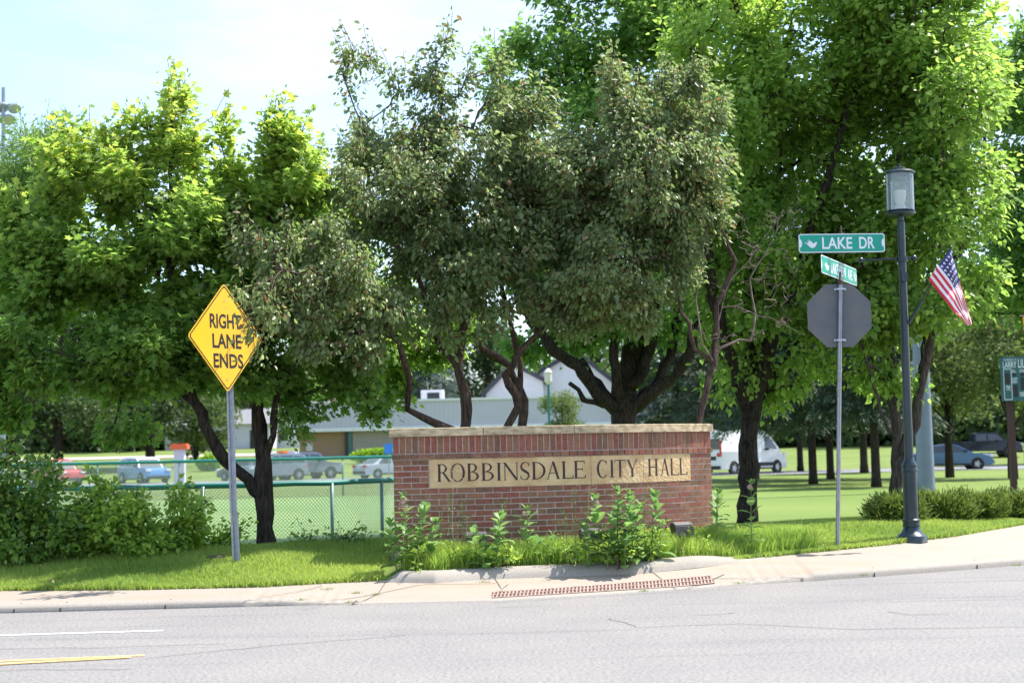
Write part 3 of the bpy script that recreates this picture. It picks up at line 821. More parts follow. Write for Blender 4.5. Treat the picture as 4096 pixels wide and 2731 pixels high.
# --- crabapple B with dead lower branches, at the right end of the sign
Y = 20.0
b0 = gp(1600, 1080, Y)
tB = empty('crabapple_tree', b0, 'crabapple with one leaning stem and bare dead twigs behind the right end of the sign', 'tree', G_CRAB)
T = Tree(12)
T.limb([b0, D(1605, 965, Y), D(1622, 900, Y), D(1640, 835, Y), D(1640, 800, Y), D(1645, 700, Y), D(1690, 600, Y), D(1640, 480, Y), D(1560, 350, Y), D(1530, 230, Y)], .060, .010, branch_from=.60)
T.limb([D(1640, 830, Y), D(1595, 800, Y - .1), D(1560, 690, Y - .2), D(1500, 560, Y - .2), D(1420, 430, Y - .2), D(1410, 260, Y)], .030, .008, branch_from=.45)
T.limb([D(1500, 560, Y - .2), D(1440, 640, Y - .5), D(1370, 690, Y - .6), D(1290, 720, Y - .6)], .025, .008, branch_from=.2)
ells = [E(1480, 430, Y, 150, 170, 1.2), E(1590, 360, Y, 95, 130, .9), E(1400, 620, Y - .4, 150, 110, .9), E(1330, 440, Y, 110, 140, .9), E(1550, 560, Y - .2, 80, 110, .7), E(1640, 430, Y + .1, 60, 90, .5, .8),
        E(1560, 210, Y, 70, 60, .5, .8), E(1620, 270, Y, 55, 55, .4, .7), E(1450, 260, Y, 80, 90, .6, .8), E(1490, 690, Y - .5, 90, 60, .5), E(1290, 700, Y - .5, 110, 70, .6), E(1655, 240, Y, 14, 40, .15, .7), E(1400, 170, Y, 40, 40, .3, .6)]
T.crown(ells, 1450, clump=.20); T.shoots(150, .38)
T.wood('trunk', MAT['bark_crab'], tB, rmax=.03)
T.foliage('crown', MAT['leaf_crab'], tB, 34, .068, 'oval', spread=.075, droop=.95, flat=.45, tail=.45, hang=.06)
berries(T, tB, 1300)
T2 = Tree(13)                       # the dead side of the same tree
T2.limb([D(1640, 832, Y), D(1652, 800, Y - .1), D(1700, 780, Y - .1), D(1725, 782, Y - .1), D(1735, 720, Y - .1), D(1722, 640, Y - .1), D(1770, 560, Y - .1), D(1800, 480, Y - .1)], .020, .004, branch_from=.3, wob=.012)
T2.limb([D(1640, 832, Y), D(1612, 790, Y - .3), D(1598, 690, Y - .3), D(1612, 600, Y - .3), D(1625, 520, Y - .3)], .015, .004, branch_from=.3, wob=.012)
T2.limb([D(1645, 820, Y), D(1650, 740, Y - .2), D(1680, 640, Y - .2), D(1720, 600, Y - .2), D(1790, 500, Y - .2), D(1840, 460, Y - .2)], .013, .003, branch_from=.3, wob=.012)
T2.limb([D(1660, 690, Y - .3), D(1720, 715, Y - .3), D(1800, 745, Y - .3), D(1850, 770, Y - .3)], .010, .003, branch_from=.2, wob=.012)
T2.crown([E(1720, 640, Y - .2, 110, 130, .4), E(1760, 500, Y - .2, 90, 70, .4), E(1640, 720, Y - .3, 70, 80, .3), E(1780, 760, Y - .2, 80, 50, .3)], 230, jit=.07, shell=3)
T2.wood('dead_branches', MAT['bark_dead'], tB, tip=.0026, power=.30)

# --- big leafy trees behind (C, D, E, F)
G_BIG = 'tall leafy trees along the park edge'
def bigtree(name, label, seed, base, limbs, ells, nt, per, size, kind, lm, bark, group=None, spread=.14, tail=.7, droop=.35, flat=.8, tip=.005, rmax=.09, cat='tree', power=.5, hang=0.0, shl=.6):
    r_ = empty(name, base, label, cat, group)
    t = Tree(seed)
    for l in limbs:
        t.limb(l[0], l[1], l[2], branch_from=l[3] if len(l) > 3 else .35)
    t.crown(ells, nt); t.shoots(int(nt * .15), shl)
    t.wood('trunk', MAT[bark], r_, tip=tip, rmax=rmax, power=power)
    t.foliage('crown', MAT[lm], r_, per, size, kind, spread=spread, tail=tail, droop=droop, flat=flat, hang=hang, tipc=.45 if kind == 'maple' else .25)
    return r_, t
Y = 29.0; b0 = gp(1430, 1100, Y)
def f(l, Y): return [D(p[0], p[1], Y + (p[2] if len(p) > 2 else 0)) for p in l]
bigtree('linden_tree', 'wide tree with black limbs fanning out of one trunk behind the middle of the sign', 21, b0, [
    ([b0] + f([(1430, 985), (1432, 950), (1440, 880, .2), (1470, 700, .3), (1480, 420, .4), (1470, 150)], Y), .31, .03, .35),
    (f([(1432, 955), (1370, 905, -.2), (1330, 840, -.4), (1270, 805, -.6), (1200, 700, -.8), (1150, 500, -.6), (1180, 250, -.4)], Y), .14, .02, .5),
    (f([(1430, 950), (1385, 900, .3), (1325, 820, .6), (1300, 700, .8), (1290, 480, 1), (1300, 200, .6)], Y), .12, .02, .5),
    (f([(1400, 935), (1340, 918, -.4), (1308, 880, -.5)], Y), .07, .045, 2),
    (f([(1432, 950), (1415, 860, -.3), (1408, 760, -.3), (1380, 560, -.2), (1370, 300)], Y), .11, .02, .5),
    (f([(1440, 950), (1500, 900, -.3), (1560, 850, -.5), (1590, 800, -.6), (1620, 640, -.6), (1640, 400, -.4), (1640, 150, -.4)], Y), .13, .02, .5),
    (f([(1445, 945), (1510, 880, .3), (1545, 800, .5), (1570, 640, .6), (1560, 350, .6), (1540, 80, .3)], Y), .12, .02, .5),
    (f([(1440, 900), (1480, 850), (1500, 760), (1520, 560), (1420, 80)], Y), .12, .02, .5)],
    [E(1300, 300, Y, 170, 200, 2.5), E(1500, 250, Y, 200, 220, 2.5), E(1350, 80, Y, 180, 130, 2.2), E(1560, 60, Y, 190, 120, 2.2), E(1250, 560, Y, 160, 170, 2), E(1420, 640, Y, 200, 130, 2), E(1600, 620, Y, 170, 170, 2), E(1180, 180, Y + .5, 60, 90, 1), E(1190, 80, Y, 60, 70, 1), E(1400, 790, Y - .6, 260, 50, 1.4, .6), E(1560, 760, Y, 120, 60, 1.4, .7), E(1500, -60, Y, 300, 90, 2)],
    1100, 44, .102, 'round', 'leaf_deep', 'bark_dark', G_BIG, spread=.17, tail=.9, rmax=.05)
Y = 24.0; b0 = gp(1716, 1200, Y)
bigtree('linden_tree', 'bright green tree forking low on the lawn just right of the brick sign', 22, b0, [
    ([b0] + f([(1718, 1185), (1717, 1100), (1720, 1000), (1728, 950), (1722, 860, .2), (1724, 760, .3), (1730, 600, .3), (1720, 400, .3), (1700, 150, .2), (1690, -60)], Y), .165, .02, .36),
    (f([(1722, 955), (1695, 880, -.2), (1678, 815, -.3), (1640, 700, -.5), (1620, 520, -.6), (1610, 300, -.5), (1600, 80, -.3)], Y), .11, .015, .4),
    (f([(1724, 960), (1755, 860, -.2), (1775, 780, -.3), (1815, 680, -.4), (1850, 560, -.5), (1905, 400, -.5), (1960, 200, -.4), (1990, 40)], Y), .12, .015, .38),
    (f([(1735, 930), (1780, 860, .2), (1830, 790, .3), (1880, 700, .5), (1950, 560, .7), (2030, 400, .7), (2100, 250, .5)], Y), .065, .012, .35),
    (f([(1755, 860, -.2), (1765, 700, 0), (1785, 520, .2), (1790, 300, .3), (1800, 60)], Y), .06, .012, .35),
    (f([(1678, 815, -.3), (1650, 760, .2), (1690, 560, .5), (1660, 350, .6)], Y), .05, .01, .4)],
    [E(1750, 250, Y, 190, 210, 1.9), E(1900, 330, Y, 190, 220, 1.8), E(1700, 80, Y, 200, 140, 1.8), E(1900, 80, Y, 200, 150, 1.8), E(1820, 560, Y, 190, 170, 1.7), E(1680, 650, Y + .3, 140, 160, 1.4), E(1990, 560, Y, 120, 150, 1.4), E(1830, 780, Y - .1, 150, 90, 1.2, .8), E(1660, 420, Y, 120, 160, 1.4), E(1690, 870, Y + .3, 90, 60, .8, .55), E(1820, 880, Y, 100, 60, .8, .6), E(1800, -70, Y, 300, 90, 1.8)],
    1350, 38, .088, 'round', 'leaf_linden', 'bark_dark', G_BIG, spread=.14, tail=.8, tip=.0062, rmax=.035)
Y = 23.4; b0 = gp(2062, 1195, Y)
bigtree('linden_tree', 'bright green tree forking behind the dark green lamp post, its stems spreading to the right', 23, b0, [
    ([b0] + f([(2063, 1150), (2062, 1060), (2060, 980), (2052, 900, .1), (2045, 780, .2), (2040, 640, .3), (2050, 460, .3), (2080, 250, .2), (2100, 60)], Y), .105, .015, .36),
    (f([(2064, 1090), (2090, 1000, -.1), (2112, 900, -.2), (2135, 800, -.3), (2165, 700, -.4), (2210, 560, -.5), (2250, 380, -.4), (2290, 180, -.2)], Y), .085, .014, .4),
    (f([(2112, 900, -.2), (2120, 800, .1), (2130, 650, .2), (2160, 480, .3), (2180, 250, .3)], Y), .05, .012, .4),
    (f([(2060, 1020), (2030, 960, -.2), (2000, 860, -.3), (1970, 760, -.4), (1950, 640, -.4)], Y), .035, .01, .45)],
    [E(2100, 250, Y, 180, 210, 1.8), E(2200, 120, Y, 150, 140, 1.6), E(2060, 80, Y, 160, 130, 1.7), E(2150, 480, Y, 150, 160, 1.5), E(2020, 560, Y, 130, 170, 1.4), E(2090, 720, Y, 150, 110, 1.3), E(1950, 760, Y - .1, 110, 90, 1, .8), E(2230, 640, Y - .3, 70, 90, .8, .6), E(2040, 860, Y + .2, 120, 50, .9, .5), E(2220, 330, Y, 110, 150, 1.3), E(2120, -60, Y, 200, 80, 1.5)],
    1200, 40, .088, 'round', 'leaf_linden', 'bark_grey', G_BIG, spread=.14, tail=.8, tip=.0062, rmax=.03)
Y = 31.0; b0 = gp(2420, 1120, Y)
bigtree('linden_tree', 'deep green tree filling the right edge of the photo behind the flag', 24, b0, [
    ([b0] + f([(2420, 1000), (2400, 700), (2380, 400), (2370, 100)], Y), .2, .03, .3),
    (f([(2410, 850), (2340, 600), (2300, 350)], Y), .09, .02, .3)],
    [E(2370, 300, Y, 130, 180, 2), E(2340, 520, Y, 120, 160, 2), E(2320, 680, Y, 110, 90, 1.5, .8), E(2430, 600, Y, 140, 200, 2), E(2350, 180, Y, 80, 110, 1.6, .8), E(2460, 250, Y, 140, 200, 2)],
    760, 56, .10, 'round', 'leaf_deep', 'bark_dark', G_BIG, spread=.17, tail=.9, rmax=.04)

# --- maple on the left mound (G) and its neighbours
Y = 19.4; b0 = gp(612, 1262, Y)
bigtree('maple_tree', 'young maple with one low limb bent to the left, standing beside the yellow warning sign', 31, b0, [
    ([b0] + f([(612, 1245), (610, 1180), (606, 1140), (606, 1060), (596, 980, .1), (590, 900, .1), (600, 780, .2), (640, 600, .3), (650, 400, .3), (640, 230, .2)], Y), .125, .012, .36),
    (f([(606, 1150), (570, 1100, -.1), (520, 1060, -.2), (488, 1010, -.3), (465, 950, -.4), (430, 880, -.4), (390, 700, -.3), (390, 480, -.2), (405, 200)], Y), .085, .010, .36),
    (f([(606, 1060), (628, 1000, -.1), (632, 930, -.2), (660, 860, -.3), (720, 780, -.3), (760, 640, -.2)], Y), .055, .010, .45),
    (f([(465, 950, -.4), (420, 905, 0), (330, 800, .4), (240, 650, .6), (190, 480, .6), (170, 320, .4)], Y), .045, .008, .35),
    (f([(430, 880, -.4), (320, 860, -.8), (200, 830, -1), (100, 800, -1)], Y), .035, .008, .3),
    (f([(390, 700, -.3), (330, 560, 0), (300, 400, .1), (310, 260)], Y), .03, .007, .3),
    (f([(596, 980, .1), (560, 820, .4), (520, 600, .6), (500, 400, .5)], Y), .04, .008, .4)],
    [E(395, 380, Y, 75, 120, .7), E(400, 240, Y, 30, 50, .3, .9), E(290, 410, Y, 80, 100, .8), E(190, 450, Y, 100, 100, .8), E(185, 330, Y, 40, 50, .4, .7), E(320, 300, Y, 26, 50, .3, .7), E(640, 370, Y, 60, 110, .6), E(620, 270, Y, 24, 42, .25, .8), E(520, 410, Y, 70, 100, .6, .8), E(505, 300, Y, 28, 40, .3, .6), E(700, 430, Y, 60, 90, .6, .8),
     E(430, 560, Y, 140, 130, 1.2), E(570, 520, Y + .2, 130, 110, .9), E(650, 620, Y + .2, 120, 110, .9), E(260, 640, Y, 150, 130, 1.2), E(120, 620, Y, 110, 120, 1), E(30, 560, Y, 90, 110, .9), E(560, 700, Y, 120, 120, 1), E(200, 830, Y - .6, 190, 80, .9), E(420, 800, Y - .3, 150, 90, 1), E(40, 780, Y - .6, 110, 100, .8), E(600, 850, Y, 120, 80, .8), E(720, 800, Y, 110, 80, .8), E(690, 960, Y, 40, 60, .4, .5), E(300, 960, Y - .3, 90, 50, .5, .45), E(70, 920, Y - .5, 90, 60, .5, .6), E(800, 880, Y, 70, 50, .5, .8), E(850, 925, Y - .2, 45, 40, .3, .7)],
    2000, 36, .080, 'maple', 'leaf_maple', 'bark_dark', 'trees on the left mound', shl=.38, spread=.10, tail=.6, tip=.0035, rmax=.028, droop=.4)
Y = 34.0; b0 = gp(-40, 1100, Y)
bigtree('ash_tree', 'pale green feathery tree at the left edge, its limb reaching in above the dark bush', 32, b0, [
    ([b0] + f([(-40, 1000), (-30, 800), (0, 600), (40, 400)], Y), .30, .03, .3),
    (f([(-35, 1000), (20, 960), (60, 930), (130, 850), (180, 640)], Y), .16, .03, .3),
    (f([(-30, 750), (60, 650), (130, 520), (110, 380)], Y), .12, .02, .3)],
    [E(90, 420, Y, 110, 110, 1.8), E(20, 560, Y, 120, 160, 1.8), E(150, 640, Y, 110, 120, 1.6), E(20, 780, Y, 110, 90, 1.4, .8), E(-60, 450, Y, 120, 140, 1.8), E(120, 330, Y, 60, 40, .8, .7), E(40, 340, Y, 60, 50, .8, .6)],
    620, 75, .13, 'thin', 'leaf_willow', 'bark_dark', 'trees on the left mound', spread=.2, tail=1.0, rmax=.04, droop=.6, flat=.4)
Y = 23.5; b0 = gp(1200, 1100, Y)
bigtree('ash_tree', 'light green tree leaning left behind the crabapple above the left end of the sign', 33, b0, [
    ([b0] + f([(1198, 985), (1205, 920), (1170, 840), (1050, 760), (900, 700), (760, 600), (700, 500)], Y), .10, .02, .4),
    (f([(1050, 760), (960, 800), (880, 850)], Y), .03, .01, .3), (f([(900, 700), (800, 760), (740, 820)], Y), .03, .01, .3)],
    [E(740, 520, Y, 100, 100, 1.0), E(820, 680, Y, 120, 100, 1.0), E(700, 640, Y, 110, 100, 1.0), E(900, 810, Y, 80, 70, .7), E(780, 790, Y, 110, 60, .8), E(890, 890, Y - .2, 60, 55, .4, .8), E(1000, 760, Y, 90, 70, .8)],
    520, 44, .085, 'round', 'leaf_linden', 'bark_crab', 'trees on the left mound', spread=.12, tail=.7, rmax=.03)

# --- shrubs at the left end of the mound
G_SH = 'shrubs on the left mound'
def shrub(name, label, seed, base, ells, nt, per, size, kind, lm, group=G_SH, spread=.07, nst=7, cat='shrub', droop=.2):
    r_ = empty(name, base, label, cat, group); t = Tree(seed)
    t.P.append(np.array(base)); t.par.append(-1); t.fix.append(.012); t.ok.append(True); 
    c = np.mean([e[0] for e in ells], axis=0)
    for k in range(nst):
        e = ells[k % len(ells)]; p = np.array(e[0]) + t.rg.normal(0, .25, 3) * np.array(e[1]); q = np.array(base) + np.array(((p[0] - base[0]) * .75, (p[1] - base[1]) * .4, 0))
        q[2] = float(H(q[0], q[1]))
        t.P.append(q); t.par.append(-1); t.fix.append(.012); t.ok.append(True)
        t.limb([q, (q + p) / 2 + np.array((0, 0, .05)), p], .012, .005, branch_from=0)
    t.crown(ells, nt, jit=.03, shell=2.6); t.shoots(int(nt * .14), .20, outw=.6)
    t.wood('stems', MAT['bark_crab'], r_, tip=.0025, rmax=.01)
    t.foliage('foliage', MAT[lm], r_, per, size, kind, spread=spread, tail=.3, droop=droop, flat=.7)
    return r_, t
Y = 18.3
shrub('shrub', 'big dark green shrub with heart-shaped leaves at the far left of the mound', 41, gp(70, 1285, Y),
      [E(60, 1170, Y, 110, 100, .55), E(20, 1240, Y - .1, 120, 60, .5), E(130, 1190, Y, 70, 80, .4), E(40, 1070, Y, 55, 45, .3, .7), E(150, 1250, Y, 60, 45, .4), E(-40, 1150, Y, 80, 110, .5), E(105, 1060, Y, 16, 40, .1, .7)], 460, 26, .062, 'round', 'leaf_bush')
shrub('shrub', 'lighter yellow-green shrub between the big dark shrub and the yellow warning sign', 42, gp(320, 1275, Y + .1),
      [E(290, 1190, Y, 100, 70, .45), E(370, 1210, Y, 80, 65, .4), E(250, 1240, Y, 80, 45, .4), E(330, 1250, Y - .1, 100, 35, .35), E(445, 1190, Y - .1, 28, 40, .2, .7), E(400, 1150, Y, 22, 28, .15, .6), E(255, 1130, Y, 40, 35, .2, .6)], 440, 26, .058, 'round', 'leaf_lush')
shrub('weed_clump', 'lime green leafy weeds at the foot of the lighter shrub', 43, gp(420, 1268, Y + .3),
      [E(425, 1245, Y + .2, 50, 20, .2), E(500, 1235, Y + .4, 60, 22, .2, .5)], 90, 24, .06, 'oval', 'leaf_lime', cat='weeds', nst=4)
shrub('weed_clump', 'sparse thin weeds on the crest between the maple trunk and the brick sign', 44, gp(720, 1256, 19.0),
      [E(690, 1240, 19, 60, 14, .15), E(800, 1235, 19, 70, 12, .15, .6)], 60, 14, .05, 'oval', 'leaf_bush', cat='weeds', nst=4)

# --- junipers on the right
def juniper(label, seed, vx, vy, Y, rx, rz, n):
    base = gp(vx, vy, Y); r_ = empty('juniper_bush', base, label, 'bush', 'low junipers by the lamp post')
    rg = np.random.default_rng(seed); s = mpv(Y)
    ax_ = []; P = []; sz = []
    b = MB()
    for k in range(n):
        a = rg.uniform(0, 6.283); tilt = rg.uniform(.15, 1.0) ** 1.0; ln = rg.uniform(.55, 1.05)
        d = np.array((math.cos(a) * math.cos(tilt) * rx * s, math.sin(a) * math.cos(tilt) * rx * s * .8, math.sin(tilt) * rz * s * 1.15)) * ln
        st = base + np.array((math.cos(a), math.sin(a), 0)) * .1 * rx * s
        pts = [st, st + d * .5 + np.array((0, 0, .05)), st + d]
        if k % 4 == 0: b.tube(pts, [.01, .006, .003], 3, cap=False)
        for q in range(60):
            u = rg.uniform(.25, 1) ** .8
            p = (1 - u) ** 2 * pts[0] + 2 * u * (1 - u) * pts[1] + u * u * pts[2] + rg.normal(0, .035 + .02 * u, 3)
            P.append(p); ax_.append(norm(d) + rg.normal(0, .45, 3) + np.array((0, 0, .35))); sz.append(rg.uniform(.05, .11))
    P = np.array(P); P[:, 2] = np.maximum(P[:, 2], H(P[:, 0], P[:, 1]) + .01)
    b.build('stems', MAT['bark_crab'], parent=r_)
    leaf_mesh('foliage', P, np.array(ax_), rg.normal(size=(len(P), 3)), np.array(sz), 'thin', MAT['juniper'], r_, rnd=rg.random(len(P)))
juniper('low spreading juniper just behind the foot of the lamp post', 51, 2060, 1196, 21.6, 62, 52, 260)
juniper('low juniper to the right of the lamp post, left of the middle one', 52, 2165, 1186, 22.3, 75, 56, 320)
juniper('low juniper in the middle of the row right of the lamp post', 53, 2245, 1180, 22.8, 70, 50, 300)
juniper('low juniper at the right edge in front of the scoreboard post', 54, 2335, 1176, 23.2, 75, 54, 320)

# --- spruces in the park
def spruce_mesh(seed, Ht, Rb, z0, m_):
    rg = np.random.default_rng(seed); b = MB(); b.tube([(0, 0, 0), (0, 0, .4), (0, 0, Ht * .5), (0, 0, Ht)], [.21, .17, .11, .02], 8)
    P = []; A = []; S = []; N_ = []
    z = z0
    while z < Ht - .3:
        nb = 9; Lz = Rb * (1 - (z - z0) / (Ht - z0)) ** .8 + .25
        for k in range(nb):
            a = rg.uniform(0, 6.283); ln = Lz * rg.uniform(.65, 1.1); d = np.array((math.cos(a), math.sin(a), 0))
            sag = ln * .16
            pts = [np.array((0, 0, z)), d * ln * .55 + np.array((0, 0, z + .05 * ln)), d * ln + np.array((0, 0, z - sag + rg.uniform(-.1, .2)))]
            b.tube(pts, [.03, .02, .008], 3, cap=False)
            n = int(ln * 42)
            sd = np.array((-d[1], d[0], 0))
            for q in range(n):
                u = rg.uniform(.12, 1) ** .75
                p = (1 - u) ** 2 * pts[0] + 2 * u * (1 - u) * pts[1] + u * u * pts[2]
                w = rg.uniform(-1, 1); p = p + sd * w * .42 * (1.1 - u * .6) + np.array((0, 0, -abs(rg.normal(0, .16))))
                P.append(p); A.append(d * .7 + sd * w + np.array((0, 0, -.55)) + rg.normal(0, .25, 3)); S.append(rg.uniform(.18, .34)); N_.append((rg.normal(0, .5), rg.normal(0, .5), 1))
        z += .30
    return b, np.array(P), np.array(A), np.array(N_), np.array(S)
def spruce(label, seed, vx, vy, Y, Ht, Rb, z0, m_='needle', group='spruces on the park lawn', src=None, rz=0, sc=1):
    base = gp(vx, vy, Y)
    if src is None:
        r_ = empty('spruce_tree', (0, 0, 0), label, 'tree', group)
        b, P, A, N_, S = spruce_mesh(seed, Ht, Rb, z0, m_)
        b.build('trunk', MAT['bark_dark'], parent=r_, smooth=True)
        leaf_mesh('crown', P, A, N_, S, 'thin', MAT[m_], r_)
    else:
        r_ = src.copy(); COL.objects.link(r_)
        for c in src.children:
            q = c.copy(); COL.objects.link(q); q.parent = r_
        r_['label'] = label
    r_.location = tuple(float(q) for q in base); r_.rotation_euler = (0, 0, rz); r_.scale = (sc, sc, sc)
    return r_
LEAF['thin2'] = LEAF['thin']
s1 = spruce('spruce with a thick flared trunk left of the street sign post', 61, 1868, 1105, 60, 13, 4.4, 2.9)
spruce('spruce trunk standing just left of the street sign post, right of the thick one', 0, 1908, 1095, 68, 13, 4.6, 2.2, src=s1, rz=2.1, sc=1.0)
spruce('spruce far back between the van and the street sign post', 0, 1838, 1062, 92, 13, 4.6, 2.2, src=s1, rz=4.0, sc=1.15)
s2 = spruce('thin-trunked spruce standing alone right of the street sign post', 62, 2013, 1113, 54, 9, 2.2, 2.6)
spruce('short stout spruce behind the thin-trunked one', 0, 1985, 1078, 82, 9, 2.2, 2.6, src=s2, rz=1.0, sc=1.3)
spruce('spruce whose drooping boughs hang in front of the white van', 0, 1735, 1088, 72, 13, 4.6, 2.2, src=s1, rz=5.2, sc=.98)
spruce('spruce behind the right end of the brick sign, left of the van', 0, 1560, 1050, 100, 13, 4.6, 2.2, src=s1, rz=1.2, sc=1.0)
spruce('blue-grey spruce standing behind the flat city hall roof', 63, 990, 1040, 185, 22, 5.5, 2, m_='needle_blue', group='')

# --- trees far behind the ball field and the park
def far_proto(seed, Ht, Rx, lm, size=.34, n=9000, low=.18):
    rg = np.random.default_rng(seed); cl = []
    for _ in range(34):
        a = rg.uniform(0, 6.283); h = rg.uniform(low, .95); rr_ = Rx * math.sqrt(max(.05, 1 - ((h - .45) / .6) ** 2)) * rg.uniform(.2, .85)
        cl.append((np.array((math.cos(a) * rr_, math.sin(a) * rr_, h * Ht)), np.array((rg.uniform(.16, .34) * Rx * 1.3, rg.uniform(.16, .34) * Rx * 1.3, rg.uniform(.08, .15) * Ht))))
    b = MB(); b.tube([(0, 0, -.2), (0, 0, Ht * .2), (.2, 0, Ht * .5), (0, .2, Ht * .85)], [Ht * .028, Ht * .022, Ht * .013, .04], 9)
    for c, r_ in cl[::2]: b.tube([(0, 0, float(c[2]) * .55), tuple(c * .5 + np.array((0, 0, c[2] * .25))), tuple(c)], [Ht * .008, Ht * .005, .03], 4, cap=False)
    P = []
    for c, r_ in cl:
        k = n // len(cl); d = norm(rg.normal(size=(k, 3))) * (rg.random((k, 1)) ** .42); P.append(c + d * r_)
    P = np.concatenate(P); k = len(P)
    nr = rg.normal(0, .7, (k, 3)); nr[:, 2] += .7
    return b, P, rg.normal(0, 1, (k, 3)) + np.array((0, 0, -.2)), nr, size * rg.uniform(.6, 1.4, k)
PROTO = {}
def far_tree(key, label, vx, Y, sc, rz, szx=1.0, group='trees beyond the ball field', gv=1050):
    base = gp(vx, gv, Y)
    if key not in PROTO:
        r_ = empty('shade_tree', (0, 0, 0), label, 'tree', group)
        spec_ = {'dark': (71, 14, 5.6, 'leaf_far', .32, 12000, .2), 'light': (72, 11, 4.6, 'leaf_farlight', .30, 9000, .12), 'mid': (73, 16, 6.5, 'leaf_deep', .36, 12000, .2), 'open': (74, 11, 4.6, 'leaf_farlight', .26, 5500, .46)}[key]
        b, P, A, N_, S = far_proto(*spec_)
        b.build('trunk', MAT['bark_dark'], parent=r_, smooth=True)
        leaf_mesh('crown', P, A, N_, S, 'clump', MAT[spec_[3]], r_)
        PROTO[key] = r_
    else:
        src = PROTO[key]; r_ = src.copy(); COL.objects.link(r_)
        for c in src.children:
            q = c.copy(); COL.objects.link(q); q.parent = r_
        r_['label'] = label; r_['group'] = group
    r_.location = tuple(float(q) for q in base); r_.rotation_euler = (0, 0, rz); r_.scale = (sc * szx, sc * szx, sc)
    return r_
far_tree('dark', 'dark tree with a thick trunk seen above the red car', 345, 128, 1.15, 0)
far_tree('dark', 'dark tree with a stout trunk between the red car and the far left pole', 135, 122, 1.1, 2)
far_tree('mid', 'tall mid green tree behind the pair of dark thick-trunked trees', 240, 176, 1.0, 1)
far_tree('light', 'pale green tree behind the low limb of the maple', 450, 140, .9, 3)
far_tree('light', 'pale green tree above the blue car with the white roof', 300, 168, 1.0, .4)
far_tree('dark', 'dark tree behind the pale house left of the city hall roof', 560, 186, 1.2, 1.4)
far_tree('dark', 'dark tree at the left edge of the photo beyond the car park', 20, 165, 1.3, 5)
far_tree('mid', 'mid green tree behind the left end of the city hall roof', 720, 195, 1.0, 2.2)
far_tree('light', 'small bright young tree in front of the white gable, seen over the sign', 1295, 120, .52, 2)
far_tree('dark', 'dark tree behind the city hall roof above the bent crabapple stem', 880, 200, 1.15, 4)
far_tree('mid', 'tree behind the white gable, right of the big fanning trunk', 1530, 205, 1.1, .8)
far_tree('dark', 'dark tree rising behind the left slope of the white gables', 1120, 196, 1.25, 1.0)
far_tree('mid', 'tall tree rising behind the right slope of the white gables', 1370, 200, 1.15, 2.0)
far_tree('dark', 'dark tree behind the white van', 1700, 150, 1.15, 2.6, group='trees beyond the park lawn')
far_tree('mid', 'tall tree between the spruces and the street sign post', 1850, 165, 1.1, 3.3, group='trees beyond the park lawn')
far_tree('dark', 'dark tree behind the octagonal sign post far across the park', 1990, 150, 1.1, 5.1, group='trees beyond the park lawn')
far_tree('open', 'small pale tree with open branches in front of the blue car', 2180, 66, .62, 1.2, szx=1.1, group='trees beyond the park lawn')
far_tree('dark', 'dark tree behind the thick grey pole', 2110, 142, 1.15, .3, group='trees beyond the park lawn')
far_tree('mid', 'tall tree behind the dark pickup', 2240, 160, 1.15, 4.4, group='trees beyond the park lawn')
far_tree('open', 'small tree leaning left of the scoreboard post', 2325, 62, .66, .5, szx=1.1, group='trees beyond the park lawn')
far_tree('dark', 'dark tree behind the scoreboard', 2365, 100, .95, 2.9, group='trees beyond the park lawn')
b = MB(); P = []; S = []
rg = np.random.default_rng(99)
for i in range(210):                                             # the wood that closes the horizon
    x = rg.uniform(-170, 190); y = rg.uniform(225, 262); h = rg.uniform(13, 21)
    k = 170; d = norm(rg.normal(size=(k, 3))) * rg.random((k, 1)) ** .4 * np.array((6.5, 5, h * .55)); P.append(np.array((x, y, 3 + h * .5)) + d)
for i in range(190):                                             # its dark lower storey
    if i < 100: x = rg.uniform(14, 75); y = rg.uniform(140, 150)
    else: x = rg.uniform(-95, 10); y = rg.uniform(196, 206)
    k = 150; d = norm(rg.normal(size=(k, 3))) * rg.random((k, 1)) ** .4 * np.array((3.5, 2.5, rg.uniform(2.0, 3.6))); P.append(np.array((x, y, float(H(x, y)) + 2.0)) + d)
P = np.concatenate(P)
wood_o = leaf_mesh('far_woods', P, rg.normal(size=(len(P), 3)), rg.normal(0, .6, (len(P), 3)) + np.array((0, 0, .6)), rg.uniform(.7, 1.5, len(P)), 'clump', MAT['leaf_far'], None)
tag(wood_o, 'far-off dark green wood closing the horizon behind everything', 'wood', kind='stuff')

# ------------------------------------------------------------------ the curved brick sign
WZ0, WTOP = .40, 1.82
_th = [(-.5, 1), (0, 2), (1.2, 6), (1.8, 12), (2.4, 21), (2.8, 29), (3.3, 37), (4.1, 47), (5.5, 50)]
_p0 = D(903.5, 1100, 17.84)
_ss = np.linspace(0, 5.2, 521); _a = np.radians(np.interp(_ss, [q[0] for q in _th], [q[1] for q in _th]))
_X = _p0[0] + np.concatenate([[0], np.cumsum(np.cos(_a[:-1]) * .01)]); _Y = _p0[1] + np.concatenate([[0], np.cumsum(np.sin(_a[:-1]) * .01)])
def Wp(s, off, z):
    "point at arc length s, off metres in front of the brick face"
    X = np.interp(s, _ss, _X); Y_ = np.interp(s, _ss, _Y); a = np.interp(s, _ss, _a)
    if s < 0: X += s * math.cos(_a[0]); Y_ += s * math.sin(_a[0])
    return (X + math.sin(a) * off, Y_ - math.cos(a) * off, z)
def s_at(vx, z, off=0.0):
    lo, hi = -.2, 5.1
    for _ in range(40):
        m_ = (lo + hi) / 2
        if proj(Wp(m_, off, z))[0] < vx: lo = m_
        else: hi = m_
    return (lo + hi) / 2
SL = s_at(1632.5, 1.6)
print('wall length', SL)
